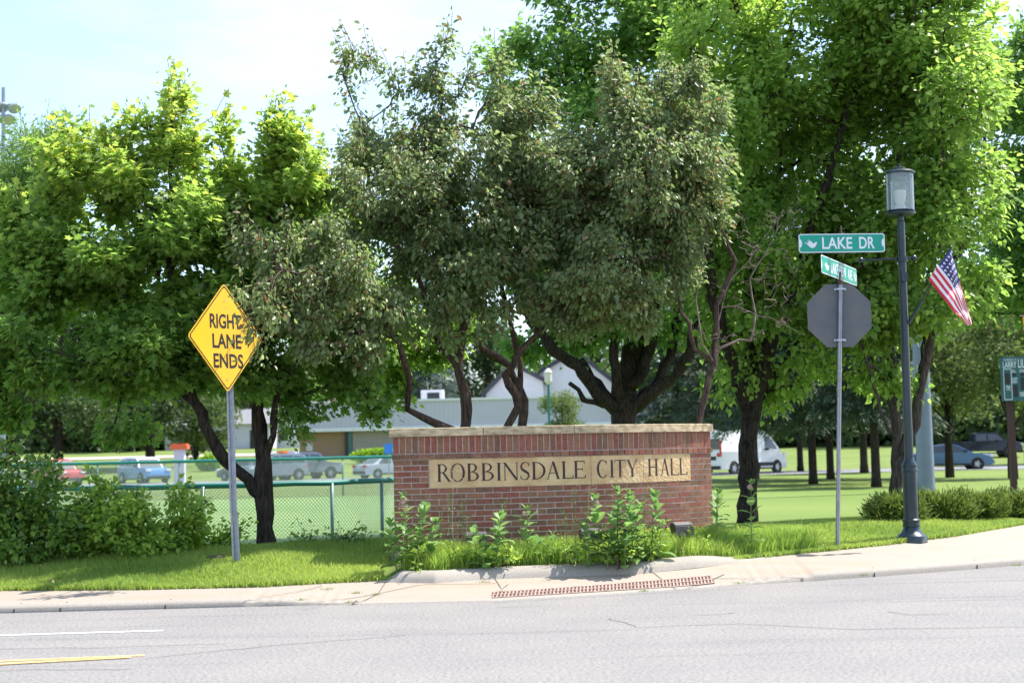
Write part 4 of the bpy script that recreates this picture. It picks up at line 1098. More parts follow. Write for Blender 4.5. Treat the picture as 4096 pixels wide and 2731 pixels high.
sign = empty('monument_sign', Wp(SL / 2, 0, WZ0 - .05), 'low curved red brick sign wall with stone coping and carved stone name panel', 'sign')
CP = .0677; TH = .36
zc = WTOP
CAPH = .098
z_sold1 = zc - CAPH; z_sold0 = z_sold1 - .205; z_head0 = z_sold0 - .068; zc0 = z_head0
mort = MB()
ns = 60
for k in range(ns):
    a, c = SL * k / ns, SL * (k + 1) / ns
    if k == 0: a = .006
    if k == ns - 1: c = SL - .006
    mort.hexa([Wp(a, -.004, WZ0 - .02), Wp(c, -.004, WZ0 - .02), Wp(c, -TH + .008, WZ0 - .02), Wp(a, -TH + .008, WZ0 - .02),
               Wp(a, -.004, z_sold1), Wp(c, -.004, z_sold1), Wp(c, -TH + .008, z_sold1), Wp(a, -TH + .008, z_sold1)])
mort.build('mortar', MAT['mortar'], parent=sign)
br = MB(); rb = np.random.default_rng(5)
def brick(s0, s1, z0, z1, proud=0.0, both=True):
    j = .0055
    s0 += j; s1 -= j; z0 += j; z1 -= j
    if s1 - s0 < .012: return
    br.rc = float(rb.random()); q = float(rb.normal(0, .0012))
    br.hexa([Wp(s0, proud + q, z0), Wp(s1, proud + q, z0), Wp(s1, -.09, z0), Wp(s0, -.09, z0), Wp(s0, proud + q, z1), Wp(s1, proud + q, z1), Wp(s1, -.09, z1), Wp(s0, -.09, z1)])
    if both:
        br.rc = float(rb.random())
        br.hexa([Wp(s0, -TH + .09, z0), Wp(s1, -TH + .09, z0), Wp(s1, -TH - proud, z0), Wp(s0, -TH - proud, z0), Wp(s0, -TH + .09, z1), Wp(s1, -TH + .09, z1), Wp(s1, -TH - proud, z1), Wp(s0, -TH - proud, z1)])
def endbricks(s, z0, z1, proud=0.0, n=2):
    w = (TH - .18) / n
    for k in range(n):
        br.rc = float(rb.random()); o0 = -.09 - w * k - .004; o1 = -.09 - w * (k + 1) + .004
        for (sa, sb) in ((-proud, .09), (SL - .09, SL + proud)):
            br.hexa([Wp(sa, o0, z0 + .0045), Wp(sb, o0, z0 + .0045), Wp(sb, o1, z0 + .0045), Wp(sa, o1, z0 + .0045), Wp(sa, o0, z1 - .0045), Wp(sb, o0, z1 - .0045), Wp(sb, o1, z1 - .0045), Wp(sa, o1, z1 - .0045)])
n = int(round(SL / .0745)); w = SL / n
for k in range(n): brick(k * w, (k + 1) * w, z_sold0, z_sold1)
endbricks(0, z_sold0, z_sold1, n=3)
n = int(round((SL + .03) / .1065)); w = (SL + .03) / n
for k in range(n): brick(-.015 + k * w, -.015 + (k + 1) * w, z_head0, z_sold0, proud=.016)
endbricks(0, z_head0, z_sold0, proud=.015, n=2)
PS0, PS1 = s_at((1540 + 462 / 2.613) / VS, 1.3), s_at((2180 + 1521 / 2.613) / VS, 1.3)
NR = 15
for r_ in range(NR):
    z1 = zc0 - CP * r_; z0 = z1 - CP
    st = .2131; x = -(st / 2 if r_ % 2 else 0)
    while x < SL:
        a, c = max(0, x), min(SL, x + st)
        if r_ < 5:
            if a < PS0 < c: brick(a, PS0 - .002, z0, z1); brick(PS0 + .01, c, z0, z1, proud=-.03)
            elif a < PS1 < c: brick(a, PS1 - .01, z0, z1, proud=-.03); brick(PS1 + .002, c, z0, z1)
            elif a >= PS0 and c <= PS1: brick(a, c, z0, z1, proud=-.03)
            else: brick(a, c, z0, z1)
        else: brick(a, c, z0, z1)
        x += st
    endbricks(0, z0, z1, n=1 + (r_ % 2))
br.build('brickwork', MAT['brick'], parent=sign)
ft = MB()
for k in range(40):
    a, c = -.04 + (SL + .08) * k / 40, -.04 + (SL + .08) * (k + 1) / 40
    zt = zc0 - CP * NR
    ft.hexa([Wp(a, .035, .1), Wp(c, .035, .1), Wp(c, -TH - .035, .1), Wp(a, -TH - .035, .1), Wp(a, .035, zt), Wp(c, .035, zt), Wp(c, -TH - .035, zt), Wp(a, -TH - .035, zt)])
ft.build('footing', MAT['kerb'], parent=sign)
cj = [-.045] + [s_at(v / VS, 1.78, .04) for v in (1933, 2297.5, 2609)] + [SL + .012]
for k in range(4):
    b = MB(); a0, a1 = cj[k] + .004, cj[k + 1] - .004; n = 16; OV = .038
    for q in range(n):
        a, c = a0 + (a1 - a0) * q / n, a0 + (a1 - a0) * (q + 1) / n
        b.hexa([Wp(a, OV, z_sold1 + .001), Wp(c, OV, z_sold1 + .001), Wp(c, -TH - OV, z_sold1 + .001), Wp(a, -TH - OV, z_sold1 + .001), Wp(a, OV - .003, zc - .006), Wp(c, OV - .003, zc - .006), Wp(c, -TH - OV + .003, zc - .006), Wp(a, -TH - OV + .003, zc - .006)])
        b.hexa([Wp(a, OV - .003, zc - .0055), Wp(c, OV - .003, zc - .0055), Wp(c, -TH - OV + .003, zc - .0055), Wp(a, -TH - OV + .003, zc - .0055), Wp(a, OV - .012, zc), Wp(c, OV - .012, zc), Wp(c, -TH - OV + .012, zc), Wp(a, -TH - OV + .012, zc)])
    b.build('coping_stone', MAT['cap'], parent=sign)

# carved serif letters, mapped on the curved stone
def arc_ring(cx, cy, ro, ri, a0, a1, n=22, icx=0.0):
    "ring between ellipse ro and ellipse ri as quads"
    out = []
    for k in range(n):
        t0 = math.radians(a0 + (a1 - a0) * k / n); t1 = math.radians(a0 + (a1 - a0) * (k + 1) / n)
        out.append([(cx + ro[0] * math.cos(t0), cy + ro[1] * math.sin(t0)), (cx + ro[0] * math.cos(t1), cy + ro[1] * math.sin(t1)),
                    (cx + icx + ri[0] * math.cos(t1), cy + ri[1] * math.sin(t1)), (cx + icx + ri[0] * math.cos(t0), cy + ri[1] * math.sin(t0))])
    return out
def glyph(ch, w):
    T_, t, sf = .14, .052, .078
    q = []
    def stem(x, T=T_, y0=0, y1=1, s=True):
        q.append([(x, y0), (x + T, y0), (x + T, y1), (x, y1)])
        if s:
            for yy in ((y0, 1), (y1, -1)):
                y = yy[0]
                q.append([(x - sf, y), (x + T + sf, y), (x + T + .01, y + yy[1] * .045), (x - .01, y + yy[1] * .045)][::yy[1]])
    def bar(x0, x1, y, th=t): q.append([(x0, y), (x1, y), (x1, y + th), (x0, y + th)])
    def diag(x0, y0, x1, y1, T): q.append([(x0 - T / 2, y0), (x0 + T / 2, y0), (x1 + T / 2, y1), (x1 - T / 2, y1)])
    def ser(x, y, up, T): q.append([(x - T / 2 - sf, y), (x + T / 2 + sf, y), (x + T / 2, y + .04 * up), (x - T / 2, y + .04 * up)])
    if ch == 'I': stem(w / 2 - T_ / 2)
    elif ch == 'L':
        stem(sf); bar(sf + T_, w, 0); q.append([(w - .10, 0), (w, 0), (w + .03, .2), (w - .0, .2)])
    elif ch == 'E':
        stem(sf); bar(sf + T_, w, 0); bar(sf + T_, w - .05, 1 - t); bar(sf + T_, w * .78, .5)
        q.append([(w - .09, 0), (w, 0), (w + .03, .2), (w + .0, .2)]); q.append([(w - .12, 1), (w - .05, 1), (w - .03, .82), (w - .055, .82)]); q.append([(w * .78 - .03, .42), (w * .78, .42), (w * .78, .62), (w * .78 - .03, .62)])
    elif ch == 'H': stem(sf); stem(w - sf - T_); bar(sf + T_, w - sf - T_, .5)
    elif ch == 'N':
        x0 = sf + .02
        diag(x0, 0, x0, 1, .05); diag(w - sf, 0, w - sf, 1, .05); diag(w - sf - .01, 0, x0 - .02, 1, .15); ser(x0, 0, 1, .05); ser(w - sf, 1, -1, .05); ser(x0 - .04, 1, -1, .05)
    elif ch == 'T':
        stem(w / 2 - T_ / 2); bar(0, w, 1 - t); q.append([(0, 1), (.04, 1), (.0, .80), (-.03, .80)]); q.append([(w - .04, 1), (w, 1), (w + .03, .80), (w, .80)])
    elif ch == 'A':
        diag(sf, 0, w / 2, 1, .05); diag(w - sf - .03, 0, w / 2 + .0, 1, .14); bar(w * .27, w * .72, .33, .04); ser(sf, 0, 1, .05); ser(w - sf - .03, 0, 1, .12)
    elif ch == 'Y':
        stem(w / 2 - T_ / 2, y1=.46, s=False); ser(w / 2, 0, 1, T_); diag(w / 2 + .0, .42, sf + .03, 1, .14); diag(w / 2 + .02, .42, w - sf, 1, .05); ser(sf + .03, 1, -1, .12); ser(w - sf, 1, -1, .05)
    elif ch == 'O': q += arc_ring(w / 2, .5, (w / 2, .53), (w / 2 - .13, .485), 0, 360, 40)
    elif ch == 'C':
        q += arc_ring(w / 2, .5, (w / 2, .53), (w / 2 - .12, .485), 48, 318, 34, icx=.02)
        q.append([(w * .84, .72), (w * .87, .72), (w * .90, 1.0), (w * .80, .93)])
    elif ch == 'D':
        stem(sf); q += arc_ring(sf + T_, .5, (w - sf - T_, .5), (w - sf - T_ - .13, .455), -90, 90, 24)
    elif ch == 'R':
        stem(sf); q += arc_ring(w * .42, .745, (w * .80 - w * .42, .255), (w * .80 - w * .42 - .12, .21), -90, 90, 18); bar(sf + T_, w * .42, 1 - t); bar(sf + T_, w * .42, .49)
        diag(w - .02, 0, w * .50, .52, .14); ser(w - .0, 0, 1, .09)
    elif ch == 'B':
        stem(sf); q += arc_ring(w * .42, .76, (w * .86 - w * .42, .24), (w * .86 - w * .42 - .12, .195), -90, 90, 18); bar(sf + T_, w * .42, 1 - t)
        q += arc_ring(w * .42, .265, (w - w * .42, .265), (w - w * .42 - .13, .22), -90, 90, 18); bar(sf + T_, w * .42, .495, .04); bar(sf + T_, w * .42, 0)
    elif ch == 'S':
        pts = [(.93, .80), (.80, .95), (.50, 1.0), (.22, .93), (.10, .76), (.20, .60), (.50, .49), (.80, .38), (.90, .22), (.75, .06), (.48, .0), (.20, .05), (.06, .20)]
        th = [.03, .04, .05, .08, .11, .13, .15, .13, .11, .08, .05, .04, .03]
        P_ = [np.array((x * w, y)) for x, y in pts]
        L_ = []; Rr = []
        for i, p in enumerate(P_):
            d = P_[min(i + 1, len(P_) - 1)] - P_[max(i - 1, 0)]; d = d / np.linalg.norm(d); nn = np.array((-d[1], d[0])) * th[i] / 2
            L_.append(p + nn); Rr.append(p - nn)
        for i in range(len(P_) - 1): q.append([tuple(L_[i]), tuple(L_[i + 1]), tuple(Rr[i + 1]), tuple(Rr[i])])
        q.append([(w * .90, .76), (w * .95, .76), (w * .97, 1.0), (w * .90, .93)]); q.append([(w * .04, .02), (w * .10, .08), (w * .08, .26), (w * .03, .26)])
    return q
PZ1 = zc0 - .002; PZ0 = zc0 - 5 * CP
pb = [s_at((1540 + 466 / 2.613) / VS, 1.3), s_at((2180 + 479 / 2.613) / VS, 1.3), s_at((2180 + 1026 / 2.613) / VS, 1.3), s_at((2180 + 1518 / 2.613) / VS, 1.3)]
let = [('R', 1, 540, 676), ('O', 1, 683, 835), ('B', 1, 852, 980), ('B', 1, 1003, 1137), ('I', 1, 1155, 1225), ('N', 1, 1235, 1393), ('S', 1, 1412, 1512), ('D', 1, 1530, 1676), ('A', 1, 1684, 1828),
       ('L', 2, 170, 292), ('E', 2, 297, 420), ('C', 2, 540, 657), ('I', 2, 670, 725), ('T', 2, 728, 838), ('Y', 2, 850, 967), ('H', 2, 1070, 1180), ('A', 2, 1203, 1295), ('L', 2, 1303, 1395), ('L', 2, 1398, 1482)]
panels = []
for k in range(3):
    b = MB(); a0, a1 = pb[k] + .003, pb[k + 1] - .003; n = 24
    for q in range(n):
        a, c = a0 + (a1 - a0) * q / n, a0 + (a1 - a0) * (q + 1) / n
        b.hexa([Wp(a, .004, PZ0), Wp(c, .004, PZ0), Wp(c, -.02, PZ0), Wp(a, -.02, PZ0), Wp(a, .004, PZ1), Wp(c, .004, PZ1), Wp(c, -.02, PZ1), Wp(a, -.02, PZ1)])
    panels.append(b.build('stone_panel', MAT['stone'], parent=sign))
LB, LH = PZ0 + .073, .208
txts = [MB(), MB(), MB()]; cnt_ = 0
for ch, crop, x0, x1 in let:
    off0 = 1540 if crop == 1 else 2180
    s0, s1 = s_at((off0 + x0 / 2.613) / VS, 1.3), s_at((off0 + x1 / 2.613) / VS, 1.3)
    pk = 0 if s1 < pb[1] + .02 else (1 if s1 < pb[2] + .02 else 2)
    w_ = (s1 - s0) / LH; cnt_ += 1
    for i, poly in enumerate(glyph(ch, w_)):
        o_ = .0052 + .00006 * (i % 23)
        ar = sum(poly[j][0] * poly[(j + 1) % 4][1] - poly[(j + 1) % 4][0] * poly[j][1] for j in range(4))
        if ar < 0: poly = poly[::-1]
        v = [Wp(s0 + x * LH, o_, LB + y * LH) for x, y in poly] + [Wp(s0 + x * LH, .0038, LB + y * LH) for x, y in poly]
        txts[pk].add(v, [(0, 1, 2, 3)] + [((j + 1) % 4, j, 4 + j, 4 + (j + 1) % 4) for j in range(4)])
for k in range(3): txts[k].build('lettering', MAT['carve'], parent=panels[k])

# rusty trench drain in the gutter
xs_ = np.linspace(U(1130, 1372, 0)[0], U(1642, 1344, 0)[0], 62)
dr = empty('trench_drain', (xs_[31], float(KERB(xs_[31])) + .3, .02), 'long rusty slotted drain cover let into the concrete at the road edge', 'drain')
def drow(x, f_, dz=0.0):
    y = float(KERB(x)) + .17 + f_ * .30
    return (x, y, walkz(x, y) + dz)
b = MB(); V = []
for x in xs_: V += [drow(x, -.04, .002), drow(x, 1.04, .002)]
b.add(V, [(2 * i, 2 * i + 2, 2 * i + 3, 2 * i + 1) for i in range(len(xs_) - 1)]); b.build('channel', MAT['rustdark'], parent=dr)
b = MB()
for i in range(len(xs_) - 1):
    x0, x1 = xs_[i], xs_[i + 1]; w_ = (x1 - x0) * .46
    b.add([drow(x0, 0, .007), drow(x0 + w_, 0, .007), drow(x0 + w_ + .02, 1, .007), drow(x0 + .02, 1, .007)], [(0, 1, 2, 3)])
b.build('bars', MAT['rust'], parent=dr)
b = MB()
for f_ in (-.05, .46, .96):
    V = []
    for x in xs_: V += [drow(x, f_, .010), drow(x, f_ + .075, .010)]
    b.add(V, [(2 * i, 2 * i + 2, 2 * i + 3, 2 * i + 1) for i in range(len(xs_) - 1)])
b.build('rails', MAT['rust'], parent=dr)

# ------------------------------------------------------------------ sign boards and their posts
def text_poly(body, bold=0.0):
    cu = bpy.data.curves.new('t', 'FONT'); cu.body = body; cu.resolution_u = 4; cu.offset = bold; cu.fill_mode = 'FRONT'
    o = bpy.data.objects.new('t', cu); COL.objects.link(o); bpy.context.view_layer.update()
    me = bpy.data.meshes.new_from_object(o.evaluated_get(bpy.context.evaluated_depsgraph_get()))
    v = np.array([tuple(q.co) for q in me.vertices]); f_ = [tuple(p.vertices) for p in me.polygons]
    COL.objects.unlink(o); bpy.data.objects.remove(o); bpy.data.meshes.remove(me)
    v = v[:, :2] - v[:, :2].min(0); ext = v.max(0); return v / ext, f_, ext
def put_text(b, body, o, ex, en, x0, x1, y0, y1, off, bold=.012):
    "text filling the box x0..x1, y0..y1 on the plane at o"
    v, f_, ext = text_poly(body, bold); o = np.array(o, float); ex = np.array(ex, float); en = np.array(en, float); ez = np.array((0, 0, 1.0))
    b.add([tuple(o + ex * (x0 + (x1 - x0) * p[0]) + ez * (y0 + (y1 - y0) * p[1]) + en * off) for p in v], f_)
def rrect(w, h, r_, n=5):
    out = []
    for cx, cy, a in ((w - r_, h - r_, 0), (r_, h - r_, 90), (r_, r_, 180), (w - r_, r_, 270)):
        for k in range(n + 1):
            t = math.radians(a + 90 * k / n); out.append((cx + r_ * math.cos(t), cy + r_ * math.sin(t)))
    return out
BIRD = [(0, .62), (.16, .58), (.34, .50), (.30, .66), (.24, .82), (.40, .66), (.33, .95), (.50, .66), (.50, .80), (.60, .62), (.70, .50), (.80, .58), (.88, .66), (.96, .60), (1.0, .52), (.93, .46), (.88, .28), (.76, .10), (.58, .06), (.42, .16), (.30, .34), (.16, .50)]
def bird(b, o, ex, en, x0, x1, y0, y1, off):
    o = np.array(o); ex = np.array(ex); en = np.array(en)
    b.add([tuple(o + ex * (x0 + (x1 - x0) * x) + np.array((0, 0, 1.0)) * (y0 + (y1 - y0) * y) + en * off) for x, y in BIRD], [tuple(range(len(BIRD)))])
UPZ = np.array((0, 0, 1.0))
# street-name post with the back of an octagonal sign
Yp = 18.8
pb_, pt_ = gp(1922, 1236, Yp), D(1930.5, 652, Yp)
pole = empty('street_sign_post', pb_, 'steel post with two green name blades and the grey back of an octagonal sign', 'street sign')
b = MB(); b.tube([pb_ - UPZ * .1, pt_], .027, 10); b.cur = 0
dxp = (pt_ - pb_) / np.linalg.norm(pt_ - pb_)
b.build('post', MAT['galv'], parent=pole, smooth='auto')
b = MB(); q0 = pb_ + UPZ * .05 + np.array((.006, -.0265, 0)); q1 = pt_ + np.array((.006, -.0265, 0)); b.tube([q0, q1], .0035, 4); b.build('seam', MAT['rust'], parent=pole)
def octagon(cx, cy, r_): return [(cx + r_ * math.cos(math.radians(22.5 + 45 * k)), cy + r_ * math.sin(math.radians(22.5 + 45 * k))) for k in range(8)]
oc = D(1929, 724, Yp) + np.array((0, .030, 0))
b = MB(); ro = 146 * mpv(Yp) / 2 / math.cos(math.radians(22.5))
b.prism(octagon(0, 0, ro), oc, (1, -.03, 0), (0, 0, 1), (0, 1, 0), .003); ob = b.build('octagonal_plate', MAT['alu'], parent=pole); ob['label'] = 'weathered grey back of an octagonal sign'
for vy in (664, 781):
    c = D(1930, vy, Yp)
    b = MB(); b.box(c + np.array((0, -.014, 0)), (.10, .045, .022)); b.box(c + np.array((-.062, .018, 0)), (.024, .02, .026)); b.box(c + np.array((.062, .018, 0)), (.024, .02, .026))
    b.build('clamp', MAT['zinc'], parent=pole)
b = MB(); c = D(1930.5, 652, Yp)
b.lathe([(.03, -.01), (.036, .0), (.038, .035), (.028, .055), (.017, .07), (.013, .10), (.013, .15)], 12, c=c)
bronze = mat('bronze_fitting', (.11, .075, .065), .6, metal=.5, var=.3)
b.build('post_cap', bronze, parent=pole, smooth='auto')
b = MB(); c2 = D(1931.5, 583, Yp); b.lathe([(.012, -.03), (.018, -.01), (.018, .02), (.012, .04)], 10, c=c2)
b.box(D(1932, 580, Yp), (.15, .03, .012)); b.build('blade_bracket', bronze, parent=pole)
b = MB(); c3 = D(1932, 538, Yp); b.lathe([(.022, -.01), (.02, .02), (.012, .04), (.018, .055), (.016, .08), (.004, .105)], 10, c=c3)
b.box(c3 + np.array((0, 0, .004)), (.16, .03, .012)); b.build('finial', bronze, parent=pole, smooth='auto')
def blade(vx0, vy_bot, vx1, ang, hgt, center_Y, name, words, label, bold, off_y):
    "green name blade turned by ang; vx0..vx1 in view"
    s_ = mpv(center_Y); wid = None
    ex = np.array((math.cos(ang), math.sin(ang), 0)); en = np.array((math.sin(ang), -math.cos(ang), 0))
    lo, hi = .2, 3.0; o = D(vx0, vy_bot, center_Y + off_y)
    for _ in range(40):
        wid = (lo + hi) / 2
        if proj(o + ex * wid)[0] < vx1: lo = wid
        else: hi = wid
    b = MB(); b.prism(rrect(wid, hgt, .03), o + en * .0015, ex, UPZ, -en, .003); bl = b.build(name, MAT['white'], parent=pole); bl['label'] = label
    b = MB(); g = .012; pts = [(x + g, y + g) for x, y in rrect(wid - 2 * g, hgt - 2 * g, .022)]
    # notches at both ends
    def notch(side):
        out = []; cx = g if side < 0 else wid - g
        for k in range(9):
            t = math.radians(90 - 180 * k / 8) if side < 0 else math.radians(-90 + 180 * k / 8)
            out.append((cx + math.cos(t) * .03 * (1 if side < 0 else -1), hgt / 2 + math.sin(t) * .055))
        return out
    R_ = [p for p in pts[:6]]; Lp = [p for p in pts[6:12]]; L2 = pts[12:18]; R2 = pts[18:24]
    poly = R_ + Lp + notch(-1) + L2 + R2 + notch(1)
    o2 = o + en * .002; b.prism(poly, o2, ex, UPZ, en, .0012); b.build('green_field', MAT['green'], parent=bl)
    b = MB()
    for (t_, x0, x1) in words: put_text(b, t_, o, ex, en, x0 * wid, x1 * wid, hgt * .19, hgt * .82, .0042, bold)
    bird(b, o, ex, en, .06 * wid, .215 * wid, hgt * .22, hgt * .76, .0042)
    b.build('lettering', MAT['white'], parent=bl)
    return wid
w1 = blade(1835.5, 581, 2033, R(5), 43.5 * mpv(18.8), 18.75, 'name_blade', [('LAKE', .27, .62), ('DR', .70, .88)], 'upper green blade reading LAKE DR', .018, -.04)
w2 = blade(1887, 626, 1968, R(64), 42.0 * mpv(18.5), 18.35, 'name_blade', [('LAKEVIEW', .25, .68), ('AVE', .73, .86), ('N', .91, .96)], 'lower green blade reading LAKEVIEW AVE N', .018, 0)
print('blades', w1, w2)

# yellow diamond warning sign
Yy = 17.6
yb, yt = gp(545, 1306, Yy), D(530, 900, Yy)
ys_ = empty('warning_sign', yb, 'yellow diamond sign reading RIGHT LANE ENDS on a steel post beside the crabapple', 'road sign')
upv = (yt - yb) / np.linalg.norm(yt - yb)
b = MB()
def uch(b, a, c, w, dpt):
    a = np.array(a); c = np.array(c)
    for (dx, dy, ww, dd) in ((0, 0, w * .42, .004), (-w * .26, -dpt * .5, .004, dpt), (w * .26, -dpt * .5, .004, dpt), (-w * .40, -dpt, w * .26, .004), (w * .40, -dpt, w * .26, .004)):
        o = np.array((dx, dy, 0)); h = np.array((ww / 2, 0, 0)); k = np.array((0, dd / 2, 0))
        b.hexa([a + o - h - k, a + o + h - k, a + o + h + k, a + o - h + k, c + o - h - k, c + o + h - k, c + o + h + k, c + o - h + k])
uch(b, yb - UPZ * .1, D(539, 1175, Yy), .085, .032); b.build('base_post', MAT['galv'], parent=ys_)
b = MB(); uch(b, np.array(D(540, 1178, Yy)) + np.array((-.006, -.036, 0)), np.array(D(524, 700, Yy)) + np.array((0, -.012, 0)), .078, .028); b.build('post', MAT['galv'], parent=ys_)
c = D(524.5, 777.5, Yy) + np.array((0, -.15, 0)); ang = R(46)
ex = np.array((math.cos(ang), math.sin(ang), -.01)); en = np.array((math.sin(ang), -math.cos(ang), 0)); ez = upv.copy()
half = 251 * mpv(Yy) / 2
def diamond(r_, rad, n=5):
    pts = []; s2 = math.sqrt(.5)
    k = r_ - rad * (math.sqrt(2)); 
    for a in (0, 90, 180, 270):
        cx, cy = k * math.cos(math.radians(a)), k * math.sin(math.radians(a))
        for q in range(n + 1):
            t = math.radians(a - 45 + 90 * q / n); pts.append((cx + rad * math.cos(t), cy + rad * math.sin(t)))
    return pts
hw = None; lo, hi = .3, 1.2
for _ in range(30):
    hw = (lo + hi) / 2
    if proj(c + ex * hw)[0] - proj(c - ex * hw)[0] < 173: lo = hw
    else: hi = hw
print('diamond half', half, hw)
kx = hw / half
sx = lambda pts: [(x * kx, y) for x, y in pts]
b = MB(); b.prism(sx(diamond(half, .045)), c, ex, ez, -en, .003); pl = b.build('sign_plate', MAT['yellow'], parent=ys_)
b = MB(); outer = sx(diamond(half - .022, .04)); inner = sx(diamond(half - .042, .034)); n = len(outer)
V = [c + ex * x + ez * y + en * .0018 for x, y in outer] + [c + ex * x + ez * y + en * .0018 for x, y in inner]
b.add(V, [(i, (i + 1) % n, n + (i + 1) % n, n + i) for i in range(n)]); b.build('border', MAT['black'], parent=pl)
b = MB()
def ytext(t_, x0, x1, y0, y1):
    v, f_, ext = text_poly(t_, .022)
    b.add([tuple(c + ex * (x0 + (x1 - x0) * p[0]) + ez * (y0 + (y1 - y0) * p[1]) + en * .0018) for p in v], f_)
m2 = mpv(Yy); vv = lambda vy: (777.5 - vy) * m2
xk = hw / 86.5
ytext('RIGHT', -35.5 * xk, 36 * xk, vv(757), vv(723.5)); ytext('LANE', -31 * xk, 35 * xk, vv(802), vv(769)); ytext('ENDS', -30 * xk, 38 * xk, vv(847.5), vv(814))
b.build('lettering', MAT['black'], parent=pl)
for vy in (693, 873):
    b = MB(); b.lathe([(.009, 0), (.008, .004)], 8, c=c + ez * ((777.5 - vy) * m2) + en * .001, axis=en); b.build('bolt', MAT['zinc'], parent=pl)

# ------------------------------------------------------------------ lamp post and flag
Yl = 19.5
lb, lt = gp(2093.5, 1218, Yl), D(2064.5, 380, Yl)
lamp = empty('street_lamp', lb, 'dark green lamp post with a fluted base and a glass cylinder lantern', 'street lamp')
axl = norm(lt - lb)
def lp(vy): # point on the lamp axis at view height vy
    t = (1218 - vy) / (1218 - 380.); return lb + (lt - lb) * t
def hh(vy): return float(np.linalg.norm(lp(vy) - lb))
m3 = mpv(Yl)
b = MB()
b.lathe([(35 * m3, -.05), (35 * m3, .05), (33 * m3, .07), (25 * m3, .10), (20 * m3, .15), (17.5 * m3, .20)], 8, c=lb, axis=axl, phase=.39)
b.lathe([(17.5 * m3, .18), (20 * m3, .19), (20 * m3, .215), (18.5 * m3, .22), (18.5 * m3, .24), (20 * m3, .245), (20 * m3, .27), (17.5 * m3, .285)], 24, c=lb, axis=axl)
b.build('base', MAT['lampgreen'], parent=lamp, smooth='auto')
b = MB(); b.lathe([(16.6 * m3, .27), (16.0 * m3, hh(1062))], 16, c=lb, axis=axl)
b.lathe([(16.0 * m3, hh(1066)), (18 * m3, hh(1064)), (18 * m3, hh(1060)), (16.8 * m3, hh(1058)), (16.8 * m3, hh(1055)), (17.6 * m3, hh(1053)), (17.4 * m3, hh(1051)), (12 * m3, hh(1042)), (10.5 * m3, hh(1035))], 24, c=lb, axis=axl)
b.build('casing', MAT['lampgreen'], parent=lamp, smooth='auto')
b = MB(); cx = lp(1120); side = np.array((.18, -.98, 0))
for dx in (-.055, .055): b.box(cx + np.array((dx + .01, -.152 + abs(dx) * .05, 0)), (.004, .01, .32))
for dz in (-.16, .16): b.box(cx + np.array((.01, -.155, dz)), (.114, .008, .004))
b.build('access_panel', MAT['lampdark'], parent=lamp)
b = MB(); b.lathe([(10.3 * m3, hh(1040)), (8.6 * m3, hh(510)), (8.6 * m3, hh(508)), (6.4 * m3, hh(506)), (6.4 * m3, hh(492))], 20, c=lb, axis=axl); b.build('pole', MAT['lampgreen'], parent=lamp, smooth='auto')
b = MB(); b.lathe([(12 * m3, hh(496)), (30 * m3, hh(494)), (34.5 * m3, hh(491)), (34.5 * m3, hh(488)), (31 * m3, hh(487)), (33.5 * m3, hh(485)), (33.5 * m3, hh(483))], 32, c=lb, axis=axl); b.build('lantern_base', MAT['lampgreen'], parent=lamp, smooth='auto')
b = MB(); b.lathe([(32 * m3, hh(484)), (32 * m3, hh(399))], 32, c=lb, axis=axl); b.f = [q for q in b.f if len(q) == 4]; b.build('glass', MAT['glass'], parent=lamp, smooth=True)
b = MB(); b.lathe([(14 * m3, hh(483)), (13 * m3, hh(475)), (9 * m3, hh(468)), (12 * m3, hh(460)), (14 * m3, hh(438)), (13 * m3, hh(437))], 20, c=lb, axis=axl); b.build('refractor', MAT['refractor'], parent=lamp, smooth='auto')
for k in range(3):
    a = 1.2 + 2.094 * k; o = np.array((math.cos(a), math.sin(a), 0)) * 30 * m3; b = MB(); b.tube([lp(484) + o, lp(399) + o], .004, 5); b.build('stay_rod', MAT['zinc'], parent=lamp)
b = MB(); b.lathe([(33 * m3, hh(401)), (36 * m3, hh(400)), (36 * m3, hh(396.5)), (32 * m3, hh(393)), (13.5 * m3, hh(391)), (13.5 * m3, hh(386)), (11 * m3, hh(384.5)), (3 * m3, hh(384)), (3 * m3, hh(382)), (4.3 * m3, hh(380)), (3.4 * m3, hh(377.5)), (.5 * m3, hh(376.5))], 32, c=lb, axis=axl); b.build('lantern_cap', MAT['lampgreen'], parent=lamp, smooth='auto')
b = MB(); a0, a1 = D(1977, 598, Yl), D(2099, 592.5, Yl); b.tube([a0, a1], .016, 8)
for q in (a0, a1): b.lathe([(.004, -.04), (.025, -.032), (.038, -.012), (.04, 0), (.038, .012), (.025, .032), (.004, .04)], 12, c=q)
b.tube([lp(598), lp(588)], .075, 12); b.build('cross_arm', MAT['lampgreen'], parent=lamp, smooth='auto')
b = MB(); b.box(lp(634) + np.array((-.0, -.085, 0)), (.075, .05, .12)); b.build('junction_box', MAT['lampgreen'], parent=lamp)
fp0, fp1 = lp(738) + np.array((.05, -.02, 0)), D(2185, 567, Yl - .35)
b = MB(); b.tube([fp0, fp0 + (fp1 - fp0) * .3], .022, 8); b.tube([fp0 + (fp1 - fp0) * .28, fp1], .013, 8)
b.lathe([(.004, -.02), (.018, 0), (.004, .02)], 8, c=fp1); b.build('flag_staff', MAT['lampgreen'], parent=lamp, smooth='auto')
